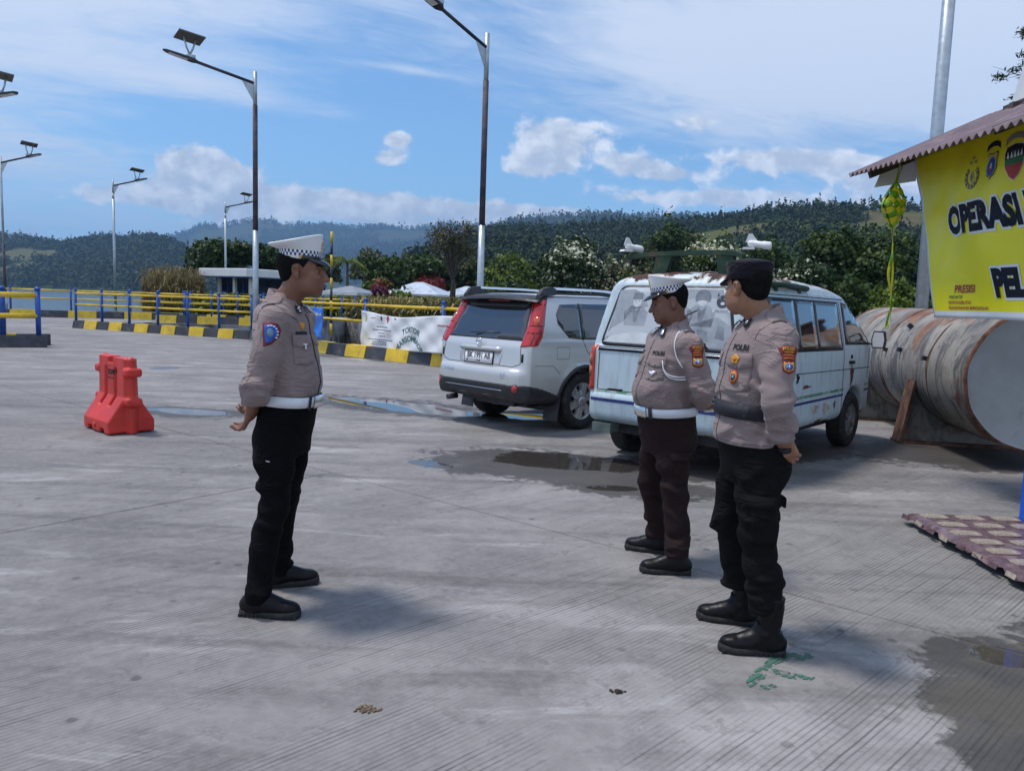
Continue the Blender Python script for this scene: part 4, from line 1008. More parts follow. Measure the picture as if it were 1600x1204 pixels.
# ---------------------------------------------------------------- trees
def crown_mesh(name, blobs, n, size, seed, mats, share=None, flat=0.75, shell=0.55):
    rr = np.random.default_rng(seed); vol = np.array([b[3] * b[4] * b[5] for b in blobs]) ** 0.75; cnt = np.maximum(30, (1.4 * n * vol / vol.sum()).astype(int))
    C, Nn = [], []
    for b, k in zip(blobs, cnt):
        u = rr.normal(0, 1, (k, 3)); u /= np.linalg.norm(u, axis=1)[:, None]; u[:, 2] = np.where(u[:, 2] < -0.35, -u[:, 2] * 0.7, u[:, 2])
        lump = 1 + 0.20 * np.sin(5 * u[:, 0] + b[0]) * np.sin(5 * u[:, 1] + b[1]) + 0.16 * np.sin(9 * u[:, 2] + 7 * u[:, 0] + b[2]) + 0.1 * np.sin(13 * u[:, 1] + 11 * u[:, 0])
        rad = (shell + (1 - shell) * rr.uniform(0, 1, k) ** 0.6) * lump
        C.append(np.array(b[:3]) + u * rad[:, None] * np.array(b[3:6])); Nn.append(u)
    C = np.concatenate(C); Nn = np.concatenate(Nn); k = len(C)
    nn = Nn + rr.normal(0, 0.65, (k, 3)) + np.array([0, 0, 0.35]); nn /= np.linalg.norm(nn, axis=1)[:, None]
    a = np.cross(nn, rr.normal(0, 1, (k, 3))); a /= np.linalg.norm(a, axis=1)[:, None]; b = np.cross(nn, a)
    s = 0.82 * size * rr.uniform(0.5, 1.35, k)[:, None]
    V = np.stack([C - a * s - b * s * 0.25, C - b * s * flat - nn * s * 0.15, C + a * s + b * s * 0.2, C + b * s * flat - nn * s * 0.1], 1).reshape(-1, 3)
    i = np.arange(k) * 4; mi = None
    if share is not None:
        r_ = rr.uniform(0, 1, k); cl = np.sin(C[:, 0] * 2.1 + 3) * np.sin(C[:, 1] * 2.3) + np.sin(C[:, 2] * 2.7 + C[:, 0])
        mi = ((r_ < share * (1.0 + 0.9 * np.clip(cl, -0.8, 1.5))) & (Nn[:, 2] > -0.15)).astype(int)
    return np_mesh(name, V, np.stack([i, i + 1, i + 2, i + 3], 1), smooth=False, mi=mi)
def tree(name, label, px, Y, ytop, wpx, mats, leaf=0.3, n=3800, z=0.25, group=None, cat='tree', nb=7, low=0.25, share=None, seed=0, trunk=True, sparse=False, shell=0.55, x=None):
    b0 = base_at(px, Y, z); H = height_at(px, ytop, Y) - z; W = wpx / 1202 * Y / 2
    t = thing(name, label, cat, b0, 0, group); rr = random.Random(seed)
    blobs = []
    for k in range(nb):
        if k == 0: c = (0, 0, H * (0.5 + low / 2.2)); r_ = (W * 0.72, W * 0.72, H * (1 - low) * 0.47)
        else:
            an = 2 * PI * k / (nb - 1) + rr.uniform(-0.5, 0.5); q = rr.uniform(0.4, 0.66) * W; zz = H * (low + (1 - low) * rr.uniform(0.22, 0.82)); s_ = rr.uniform(0.30, 0.48)
            c = (q * math.cos(an), q * math.sin(an), zz); r_ = (W * s_ * 1.15, W * s_ * 1.15, min(W * s_, (H - zz) * 0.95 + 0.12))
        blobs.append((*c, *r_))
    if trunk:
        mb = MB(); rad = max(0.05, H * 0.022)
        tp = [(0, 0, -0.1), (rad * rr.uniform(-1, 1), rad, H * low * 0.6), (rad * rr.uniform(-2, 2), rad * rr.uniform(-2, 2), H * max(low, 0.3)), (rr.uniform(-0.1, 0.1) * W, 0, H * 0.8)]
        mb.tube(tp, [rad * 1.35, rad, rad * 0.8, rad * 0.25], 8)
        for b in blobs[1:]:
            s0 = Vector(tp[2]).lerp(Vector(tp[1]), rr.uniform(0, 0.6)); mid = s0.lerp(Vector(b[:3]), 0.5) + Vector((0, 0, 0.06 * H)); mb.tube([s0, mid, Vector(b[:3]) + Vector((0, 0, b[5] * 0.4))], [rad * 0.5, rad * 0.33, rad * 0.1], 6, cap=False)
        mb.build('trunk', M['bark'], t)
    obj('crown', crown_mesh('crown', blobs, n, leaf, seed + 100, mats, share, shell=shell), mats, t)
    return t
D_, Mi, Li, Ol = M['leafdark'], M['leafmid'], M['leaflight'], M['leafolive']; BG = 'trees beyond the quay'
T = lambda *a, **k: tree('tree', *a, group=BG, **k)
T('wide dark tree directly behind the white gatehouse', 345, 74, 377, 135, [D_], 0.26, 5200, seed=1)
T('dark tree between the rusty lamp pole and the white cap', 428, 80, 379, 85, [D_], 0.27, 3600, seed=2)
T('bushy olive tree hidden behind the officer in the chequered cap', 492, 92, 398, 90, [Ol], 0.28, 3200, seed=3)
T('thin greyish tree right of the marker pole', 573, 86, 384, 62, [M['leafgrey'], Mi], 0.24, 1700, share=0.5, seed=4, shell=0.2)
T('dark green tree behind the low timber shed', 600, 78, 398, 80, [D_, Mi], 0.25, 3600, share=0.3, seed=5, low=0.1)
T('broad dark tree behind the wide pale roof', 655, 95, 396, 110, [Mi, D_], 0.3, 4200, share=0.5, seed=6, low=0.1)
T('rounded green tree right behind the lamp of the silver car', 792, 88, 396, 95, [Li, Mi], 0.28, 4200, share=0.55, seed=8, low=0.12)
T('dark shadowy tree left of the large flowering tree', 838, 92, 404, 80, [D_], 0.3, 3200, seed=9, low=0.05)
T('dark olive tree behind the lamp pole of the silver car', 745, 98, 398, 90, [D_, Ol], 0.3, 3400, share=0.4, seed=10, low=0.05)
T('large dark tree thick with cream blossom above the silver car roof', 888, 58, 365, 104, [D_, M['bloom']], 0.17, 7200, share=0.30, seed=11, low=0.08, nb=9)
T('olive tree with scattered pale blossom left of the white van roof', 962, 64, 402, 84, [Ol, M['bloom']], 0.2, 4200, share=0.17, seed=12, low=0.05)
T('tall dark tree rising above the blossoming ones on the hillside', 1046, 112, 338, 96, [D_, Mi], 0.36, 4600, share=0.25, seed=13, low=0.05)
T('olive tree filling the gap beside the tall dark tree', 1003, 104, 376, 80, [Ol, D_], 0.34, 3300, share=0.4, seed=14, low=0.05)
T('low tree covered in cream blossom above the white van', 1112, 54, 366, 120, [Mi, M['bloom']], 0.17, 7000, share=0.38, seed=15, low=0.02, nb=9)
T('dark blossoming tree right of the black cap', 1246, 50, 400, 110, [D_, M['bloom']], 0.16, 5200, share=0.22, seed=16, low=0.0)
T('dark tree behind the black-capped officer', 1196, 100, 372, 110, [D_, Mi], 0.34, 3600, share=0.3, seed=17, low=0.05)
T('great spreading feathery tree above the van bonnet', 1338, 56, 356, 165, [D_, Mi], 0.2, 8200, share=0.42, seed=18, low=0.12, nb=11)
T('dark tree behind the hanging palm-leaf ornament', 1412, 84, 372, 90, [D_], 0.3, 3200, seed=19, low=0.0)
T('green tree beside the spreading feathery tree', 1286, 96, 378, 80, [Mi], 0.3, 2800, seed=20, low=0.05)
T('dark tree standing beyond the tank behind the banner', 1490, 80, 372, 110, [D_, Mi], 0.3, 3000, share=0.3, seed=26, low=0.0)
SH = lambda *a, **k: tree('shrub', *a, group='shrubs beyond the quay', cat='shrub', trunk=True, low=0.0, **k)
SH('light green shrub right of the gatehouse behind the railing', 432, 57, 432, 84, [Li], 0.2, 3400, seed=31)
SH('low green shrub beside the shed', 590, 66, 441, 48, [Mi, Li], 0.18, 1600, share=0.4, seed=32)
SH('purple flowering shrub right of the timber shed', 594, 58, 446, 34, [M['purpleleaf']], 0.17, 1200, seed=33)
SH('reddish flowering shrub behind the left end of the pale roof', 596, 62, 432, 34, [M['redleaf'], Li], 0.18, 800, share=0.3, seed=34)
SH('large red flowering shrub behind the pale blue roof', 668, 92, 426, 66, [M['redleaf']], 0.24, 1900, seed=35)
SH('red flowering shrub above the silver car roof', 876, 66, 446, 44, [M['redleaf'], Ol], 0.17, 1200, share=0.25, seed=36)
SH('bright green shrub in front of the pale roof', 625, 64, 452, 44, [Li], 0.17, 1200, seed=37)
SH('tangled green shrub between the van bonnet and the tank', 1405, 30, 434, 110, [Li, Mi], 0.12, 4200, share=0.5, seed=38)
SH('dark shrub under the feathery tree', 1330, 48, 428, 100, [D_, Mi], 0.17, 3000, share=0.4, seed=39)
SH('dark shrub left of the flowering tree foot', 800, 70, 430, 70, [Mi, D_], 0.2, 2200, share=0.5, seed=40)
SH('olive shrub behind the white van roof', 1010, 60, 418, 90, [Ol, Mi], 0.2, 2600, share=0.5, seed=41)
# the tall half bare tree
t = tree('tree', 'tall half-bare tree with thin grey crown beside the pale roof', 706, 72, 342, 104, [Ol, M['leafgrey']], 0.13, 2300, group=BG, nb=16, low=0.5, share=0.5, seed=7, shell=0.05)
b0 = t.location; W = 3.4; rr_ = random.Random(4); H = height_at(704, 336, 72) - 0.25
tw = MB()
def branch(p, d, l, r_, k):
    q = p + d * l; tw.tube([p, p.lerp(q, 0.5) + Vector((rr_.uniform(-1, 1), rr_.uniform(-1, 1), 0)) * l * 0.05, q], [r_, r_ * 0.8, r_ * 0.6], 5, cap=False)
    if k > 0:
        for _ in range(3): branch(q, (d + Vector((rr_.uniform(-1, 1), rr_.uniform(-1, 1), rr_.uniform(-0.1, 0.6))) * 0.75).normalized(), l * rr_.uniform(0.55, 0.8), r_ * 0.6, k - 1)
branch(Vector((0, 0, 0)), Vector((0, 0, 1)), H * 0.34, 0.2, 0)
for a in range(5): branch(Vector((0, 0, H * 0.33)), Vector((math.cos(a * 1.3) * 0.5, math.sin(a * 1.3) * 0.5, 1)).normalized(), H * 0.20, 0.09, 3)
tw.build('branches', M['bark'], t)
tree('shrub', 'dark broad shrub at the foot of the half-bare tree', 712, 100, 400, 100, [D_, Ol], 0.2, 4400, group='shrubs beyond the quay', cat='shrub', low=0.0, share=0.4, seed=42)
# palm
pt = thing('palm_tree', 'palm tree with long drooping fronds right of the marker pole', 'palm tree', base_at(541, 64, 0.25)); hp = height_at(541, 408, 64) - 0.25
mb = MB(); mb.tube([(0, 0, -0.1), (0.08, 0, hp * 0.5), (0.05, 0, hp)], [0.16, 0.12, 0.1], 8); mb.build('trunk', M['bark'], pt)
mb = MB(); rr_ = random.Random(8)
for k in range(15):
    an = 2 * PI * k / 15 + rr_.uniform(-0.2, 0.2); L = rr_.uniform(1.5, 2.1); up_ = rr_.uniform(0.2, 1.0); d = Vector((math.cos(an), math.sin(an), 0)); s_ = Vector((-d.y, d.x, 0)); pr = []
    for q in range(9):
        u = q / 8; pr.append(Vector((0.05, 0, hp)) + d * L * u * (1 - 0.12 * u) + Vector((0, 0, 1)) * (L * (up_ * u - (0.55 + up_ * 0.6) * u * u)))
    for q in range(1, 9):
        for sg in (-1, 1):
            for h_ in (0, 0.5):
                p = pr[q - 1].lerp(pr[q], h_); tip = p + s_ * sg * 0.42 * (1.1 - q / 9) + d * 0.25 + Vector((0, 0, -0.22)); mb.add([p, p + d * 0.07, tip], [(0, 1, 2)])
    mb.tube(pr, [0.03 - 0.003 * q for q in range(9)], 4, cap=False)
mb.build('fronds', Li, pt)
# radio mast on the hill
rm = thing('radio_mast', 'thin lattice radio mast on the wooded ridge', 'mast', (*base_at(1122, 700)[:2], 55)); mb = MB(); hm_ = height_at(1122, 319, 700) - 55
for a in range(3):
    an = a * 2.094
    mb.tube([(1.1 * math.cos(an), 1.1 * math.sin(an), 0), (0.25 * math.cos(an), 0.25 * math.sin(an), hm_)], 0.12, 4)
for k in range(16):
    z = hm_ * k / 16; q = 1.1 - 0.85 * k / 16
    for a in range(3): mb.tube([(q * math.cos(a * 2.094), q * math.sin(a * 2.094), z), (q * 0.95 * math.cos((a + 1) * 2.094), q * 0.95 * math.sin((a + 1) * 2.094), z + hm_ / 16)], 0.06, 3)
mb.build('lattice', M['galv'], rm)
mb = MB(); mb.tube([(0, 0, hm_), (0, 0, hm_ + 3)], 0.08, 4); mb.build('aerial', M['galv'], rm)
# feathery conifer behind the booth
cf = thing('conifer_tree', 'dark feathery conifer standing behind the booth sign', 'tree', base_at(1630, 19, 0.0)); hc = height_at(1630, -40, 19)
mb = MB(); mb.tube([(0, 0, -0.1), (0.05, 0, hc * 0.5), (0, 0, hc)], [0.22, 0.14, 0.03], 8); rr_ = random.Random(12); tw = MB(); tufts = []
for k in range(46):
    z = hc * rr_.uniform(0.42, 0.98); an = rr_.uniform(0, 6.28); L = (1 - z / hc) * 2.4 + 0.55; d = Vector((math.cos(an), math.sin(an), rr_.uniform(0.0, 0.4))); p = Vector((0, 0, z)); e = p + d * L
    tw.tube([p, p.lerp(e, 0.5) - Vector((0, 0, 0.1)), e], [0.035, 0.022, 0.008], 5, cap=False)
    for q in range(5):
        c = p.lerp(e, 0.3 + 0.16 * q)
        for w_ in range(5):
            f_ = c + Vector((rr_.uniform(-1, 1), rr_.uniform(-1, 1), rr_.uniform(-0.3, 0.8))) * 0.4; tw.tube([c, f_], [0.008, 0.003], 3, cap=False)
            if rr_.random() < 0.55: tufts.append((*f_, 0.2, 0.2, 0.13))
mb.build('trunk', M['bark'], cf); tw.build('branches', M['bark'], cf)
obj('crown', crown_mesh('crown', tufts, 16000, 0.085, 77, [D_], flat=0.25, shell=0.1), [D_], cf)

# ---------------------------------------------------------------- the air over the lake
HAZE = 0.00014
mt = bpy.data.materials.new('haze'); mt.use_nodes = True; nt = mt.node_tree; nt.nodes.clear(); out = nt.nodes.new('ShaderNodeOutputMaterial'); pv = nt.nodes.new('ShaderNodeVolumePrincipled')
pv.inputs['Color'].default_value = (0.36, 0.63, 1.0, 1); pv.inputs['Density'].default_value = HAZE; pv.inputs['Anisotropy'].default_value = 0.15
nt.links.new(pv.outputs[0], out.inputs['Volume'])
mb = MB(); mb.box((-500, 5000, 400), (20000, 12000, 820)); mb.build('haze', mt, kind='stuff')

# ---------------------------------------------------------------- people
def cloth_mat(name, col, rough=0.85, weave=1.0, var=0.1, sheen=0.15, spec=0.2):
    mt, nt, p, _ = new_mat(name); t = NT(nt); c = t.coord()
    n = t.noise(c, 7, 5, 0.6); f = t.noise(c, 420, 2, 0.5)
    k = t.mix(t.ramp(n, 0.3, 0.7), tuple(x * (1 - var) for x in col), tuple(x * (1 + var) for x in col))
    k = t.mix(t.math('MULTIPLY', f, 0.25), k, tuple(x * 0.7 for x in col))
    t.put(p.inputs['Base Color'], k); p.inputs['Roughness'].default_value = rough; p.inputs['Sheen Weight'].default_value = sheen; p.inputs['Specular IOR Level'].default_value = spec
    def crease(rot, sc, wd, off):
        q = t.noise(t.mapv(c, (1, 1, 2.4), rot, off), sc, 3, 0.5, 1.2); m_ = t.noise(c, 5.0, 2)
        return t.math('MULTIPLY', t.ramp(t.math('ABSOLUTE', t.math('SUBTRACT', q, 0.5)), 0.0, wd, 1.0, 0.0), t.ramp(m_, 0.38, 0.6))
    cr = t.math('ADD', crease((0.5, 0.3, 0), 4.5, 0.075, (0, 0, 0)), t.math('MULTIPLY', crease((-0.6, 0.5, 0.4), 8.0, 0.07, (3, 1, 2)), 0.5))
    h = t.math('ADD', t.math('MULTIPLY', f, 0.05 * weave), cr)
    t.put(p.inputs['Normal'], t.bump(h, 0.5, 0.010)); return mt
def skin_mat(name, col):
    mt, nt, p, _ = new_mat(name); t = NT(nt); c = t.coord()
    k = t.mix(t.ramp(t.noise(c, 18, 4, 0.6), 0.3, 0.7), tuple(x * 0.86 for x in col), tuple(min(1, x * 1.12) for x in col))
    k = t.mix(t.math('MULTIPLY', t.ramp(t.noise(c, 45, 3), 0.55, 0.75), 0.3), k, (col[0] * 0.9, col[1] * 0.62, col[2] * 0.6))
    t.put(p.inputs['Base Color'], k); p.inputs['Roughness'].default_value = 0.48; p.inputs['Specular IOR Level'].default_value = 0.4
    p.inputs['Subsurface Weight'].default_value = 0.12; p.inputs['Subsurface Radius'].default_value = (0.012, 0.005, 0.003); p.inputs['Subsurface Scale'].default_value = 0.6
    t.put(p.inputs['Normal'], t.bump(t.noise(c, 260, 3), 0.12, 0.002)); return mt
M['shirt'] = cloth_mat('taupe_uniform_cloth', (0.262, 0.203, 0.196))
M['shirtdk'] = cloth_mat('taupe_uniform_seam', (0.10, 0.075, 0.08))
M['navycloth'] = cloth_mat('blue_black_trouser_cloth', (0.0042, 0.0043, 0.0055), 0.85, sheen=0.0, spec=0.1)
M['browncloth'] = cloth_mat('dark_brown_trouser_cloth', (0.024, 0.014, 0.0145), 0.85, sheen=0.0, spec=0.12)
M['blackcloth'] = cloth_mat('black_trouser_cloth', (0.008, 0.0075, 0.0085), 0.85, sheen=0.0, spec=0.1)
M['capblack'] = cloth_mat('black_cap_cloth', (0.012, 0.0105, 0.017), 0.8, sheen=0.1, spec=0.12)
M['shoe'] = pm('black_shoe_leather', (0.004, 0.004, 0.005), 0.40, var=0.2, vs=14, spec=0.22, bump=0.12, bs=130, rvar=0.1)
M['sole'] = pm('black_rubber', (0.013, 0.013, 0.014), 0.75, var=0.2, vs=20, dirt=(0.09, 0.085, 0.08), ds=9, dlo=0.55, dhi=0.8)
M['hair'] = pm('short_black_hair', (0.005, 0.0045, 0.0045), 0.75, var=0.3, vs=60, bump=0.25, bs=300, spec=0.12)
M['capwhite'] = pm('white_cap_vinyl', (0.78, 0.79, 0.80), 0.42, var=0.03, vs=8)
M['beltwhite'] = pm('white_belt_leather', (0.68, 0.71, 0.76), 0.33, var=0.05, vs=9, dirt=(0.40, 0.42, 0.48), ds=7, dlo=0.5, dhi=0.8)
M['beltblack'] = pm('black_belt_webbing', (0.014, 0.015, 0.024), 0.65, var=0.2, vs=30, bump=0.3, bs=300)
M['silver'] = pm('polished_silver', (0.75, 0.75, 0.74), 0.25, metal=0.9, var=0.1, vs=20)
M['navy'] = pm('navy_check', (0.012, 0.022, 0.13), 0.55, var=0.08)
M['visor'] = pm('black_patent_visor', (0.012, 0.012, 0.016), 0.12, var=0.1, coat=0.5)
M['gold'] = pm('gold_thread', (0.62, 0.30, 0.03), 0.55, var=0.2, vs=60)
M['orange'] = pm('orange_thread', (0.55, 0.16, 0.02), 0.7, var=0.15, vs=60)
M['maroon'] = pm('maroon_patch_edge', (0.17, 0.02, 0.025), 0.8, var=0.2, vs=50)
M['redp'] = pm('red_thread', (0.42, 0.035, 0.03), 0.7, var=0.1)
M['bluep'] = pm('blue_thread', (0.03, 0.10, 0.42), 0.7, var=0.15, vs=40)
M['tealp'] = pm('grey_blue_thread', (0.16, 0.27, 0.33), 0.7, var=0.2, vs=40)
M['blackp'] = pm('black_thread', (0.010, 0.010, 0.014), 0.8)
M['whitep'] = pm('white_thread', (0.72, 0.72, 0.75), 0.7, var=0.05)
M['eyewhite'] = pm('eye_white', (0.6, 0.57, 0.53), 0.25); M['iris'] = pm('dark_iris', (0.02, 0.012, 0.008), 0.15)
M['lips'] = pm('lips', (0.16, 0.062, 0.055), 0.5)
BADGE = [M[k] for k in ('maroon', 'gold', 'orange', 'redp', 'bluep', 'tealp', 'blackp', 'whitep', 'shirt', 'shirtdk', 'silver', 'navy')]
BI = {k: i for i, k in enumerate(('maroon', 'gold', 'orange', 'redp', 'bluep', 'tealp', 'blackp', 'whitep', 'shirt', 'shirtdk', 'silver', 'navy'))}

def folds(sets, seed, base=0.0012, bw=0.12, per=11):
    """cloth relief: single creases gathered about given places, over a faint overall waviness"""
    rr = np.random.default_rng(seed); ph = rr.uniform(0, 6.28, 8); C = []
    for c, rad, dr, wl, amp in sets:
        rad = np.array(rad if hasattr(rad, '__len__') else (rad,) * 3, float); dr = np.array(dr, float); dr /= np.linalg.norm(dr)
        for _ in range(per):
            n = dr + rr.normal(0, 0.35, 3); n /= np.linalg.norm(n); c_ = np.array(c) + rr.uniform(-0.85, 0.85, 3) * rad
            o = np.cross(n, rr.normal(0, 1, 3)); o /= np.linalg.norm(o)
            C.append((c_, n, o, wl * rr.uniform(0.28, 0.46), float(np.mean(rad)) * rr.uniform(0.5, 0.95), amp * rr.uniform(0.7, 1.35) * (1 if rr.random() < 0.6 else -0.8), rr.uniform(-6, 6)))
    def fn(x, y, z):
        k = 6.283 / bw
        w1 = np.sin(k * (0.8 * x + 0.5 * z) + ph[0] + 1.4 * np.sin(k * 0.45 * (y - z) + ph[1])); w2 = np.sin(k * 1.25 * (0.5 * y - 0.6 * z + 0.3 * x) + ph[2] + 1.2 * np.sin(k * 0.6 * (x + z) + ph[3]))
        d = base * (w1 + w2)
        for c, n, o, w, L, am, cv in C:
            # only the block round the crease is touched
            R_ = L * 1.6; sl = []
            for a_, ax_ in zip((x, y, z), c):
                f_ = a_.ravel(); i0 = int(np.searchsorted(f_, ax_ - R_)); i1 = int(np.searchsorted(f_, ax_ + R_)); sl.append(slice(i0, max(i1, i0)))
            if any(q.stop <= q.start for q in sl): continue
            px, py, pz = x[sl[0]] - c[0], y[:, sl[1]] - c[1], z[:, :, sl[2]] - c[2]
            v = px * o[0] + py * o[1] + pz * o[2]; u = px * n[0] + py * n[1] + pz * n[2] + cv * v * v
            r2 = px * px + py * py + pz * pz; t_ = u / w
            d[sl[0], sl[1], sl[2]] -= am * np.exp(-t_ * t_) * (1 - 0.55 * t_) * np.exp(-(r2 / (L * L)))
        return d
    return fn
def Rz(a): return np.array(Matrix.Rotation(a, 3, 'Z'))
def Ry(a): return np.array(Matrix.Rotation(a, 3, 'Y'))
def Rx(a): return np.array(Matrix.Rotation(a, 3, 'X'))
def hand(F, wrist, d, n, side, curl=(0.25, 0.5, 0.4), sc=1.0, splay=0.05, thumb=(0.55, 0.75, 0.35)):
    """palm and five separate fingers; d towards the knuckles, n out of the palm, side = +1 when the thumb lies along d x n"""
    w = np.array(wrist, float); d = np.array(d, float); d /= np.linalg.norm(d); n = np.array(n, float); n = n - d * (n @ d); n /= np.linalg.norm(n); s = np.cross(d, n) * side
    rot = np.stack([d, s, n], 1)
    F.cone(w - d * 0.03, w + d * 0.02, 0.026 * sc, 0.025 * sc, 0.012)
    F.box(w + d * 0.050 * sc, (0.046 * sc, 0.036 * sc, 0.0125 * sc), 0.011 * sc, 0.012, rot)
    F.ell(w + d * 0.03 * sc + s * 0.022 * sc + n * 0.008 * sc, (0.032 * sc, 0.018 * sc, 0.015 * sc), 0.010, rot)
    for i, (o, L, r_) in enumerate(((0.027, 0.074, 0.0092), (0.0095, 0.082, 0.0095), (-0.0085, 0.076, 0.0090), (-0.026, 0.060, 0.0080))):
        p = w + d * (0.088 - 0.005 * abs(i - 1)) * sc + s * o * sc; a = 0.0; dirv = d + s * (o * splay / 0.027); dirv /= np.linalg.norm(dirv)
        for j, (fr, cu) in enumerate(zip((0.45, 0.31, 0.26), curl)):
            a += cu * (1 + 0.12 * i); q = p + (dirv * math.cos(a) + n * math.sin(a)) * L * fr * sc
            F.cone(p, q, r_ * sc * (1 - 0.09 * j), r_ * sc * (1 - 0.09 * (j + 1)), 0.004 if j else 0.007); p = q
    p = w + d * 0.018 * sc + s * 0.028 * sc + n * 0.004; a1 = d * thumb[0] + s * thumb[1] + n * thumb[2]; a1 /= np.linalg.norm(a1); a2 = d * 0.9 + s * 0.15 + n * 0.45; a2 /= np.linalg.norm(a2)
    q = p + a1 * 0.042 * sc; F.cone(p, q, 0.0145 * sc, 0.0105 * sc, 0.009); F.cone(q, q + a2 * 0.032 * sc, 0.0105 * sc, 0.0082 * sc, 0.004)
def head_prims(F, hc, Rm, sc, jowl=0.0):
    tr = lambda p: np.array(hc) + Rm @ (np.array(p, float) * sc)
    E = lambda c, r_, k, cut=False, rot=None: F.ell(tr(c), np.array(r_) * sc, k, Rm if rot is None else Rm @ rot, cut)
    Cn = lambda a, b, ra, rb, k, cut=False: F.cone(tr(a), tr(b), ra * sc, rb * sc, k, cut)
    E((-0.006, 0, 0.040), (0.098, 0.076, 0.086), 0.02)                    # skull
    E((0.040, 0, -0.030), (0.060, 0.056 + 0.4 * jowl, 0.074), 0.03)       # face
    E((0.028, 0, -0.070 - jowl * 0.3), (0.056, 0.052 + jowl, 0.036), 0.03)         # jaw
    E((0.078, 0, -0.097), (0.020, 0.022, 0.017), 0.022)                   # chin
    for y in (-1, 1):
        E((0.072, 0.034 * y, -0.028), (0.024, 0.022, 0.022), 0.022)       # cheekbone
        E((0.060, 0.037 * y, -0.066), (0.026, 0.018, 0.028), 0.025)       # cheek
        Cn((0.090, 0.012 * y, 0.026), (0.076, 0.046 * y, 0.024), 0.0085, 0.0065, 0.014)      # brow
        E((0.090, 0.031 * y, 0.002), (0.016, 0.017, 0.012), 0.012, cut=True)
        E((0.076, 0.031 * y, 0.002), (0.0145, 0.0135, 0.0125), 0.004)     # eyeball under the lids
        Cn((0.0895, 0.020 * y, 0.007), (0.085, 0.043 * y, 0.005), 0.0042, 0.0035, 0.004)     # upper lid
        Cn((0.0885, 0.021 * y, -0.0055), (0.084, 0.042 * y, -0.004), 0.0032, 0.003, 0.004)
        E((0.101, 0.0125 * y, -0.036), (0.012, 0.0085, 0.0085), 0.007)    # wing of the nose
        E((0.113, 0.007 * y, -0.044), (0.006, 0.0042, 0.004), 0.002, cut=True)
        # ear: flattened bowl with a rim and lobe
        rt = Rz(0.28 * y) @ Rx(-0.10 * y)
        E((-0.004, 0.0775 * y, -0.003), (0.019, 0.0075, 0.031), 0.006, rot=rt)
        E((-0.000, 0.086 * y, 0.001), (0.0105, 0.007, 0.018), 0.003, cut=True, rot=rt)
        Cn((0.006, 0.079 * y, 0.022), (-0.015, 0.085 * y, 0.018), 0.0042, 0.0045, 0.003); Cn((-0.015, 0.085 * y, 0.018), (-0.018, 0.084 * y, -0.008), 0.0045, 0.004, 0.003)
        E((0.004, 0.078 * y, -0.030), (0.008, 0.005, 0.009), 0.005)
    Cn((0.092, 0, 0.020), (0.118, 0, -0.030), 0.0085, 0.0112, 0.009)       # bridge of the nose
    E((0.119, 0, -0.033), (0.0125, 0.0125, 0.0105), 0.007)
    E((0.084, 0, -0.062), (0.020, 0.030, 0.022), 0.018)                    # muzzle
    Cn((0.101, -0.013, -0.0605), (0.101, 0.013, -0.0605), 0.0048, 0.0048, 0.004); Cn((0.092, -0.024, -0.0645), (0.101, -0.008, -0.061), 0.003, 0.0045, 0.004); Cn((0.092, 0.024, -0.0645), (0.101, 0.008, -0.061), 0.003, 0.0045, 0.004)
    Cn((0.098, -0.012, -0.0735), (0.098, 0.012, -0.0735), 0.0058, 0.0058, 0.005)
    Cn((0.106, -0.02, -0.0672), (0.106, 0.02, -0.0672), 0.0016, 0.0016, 0.002, cut=True)
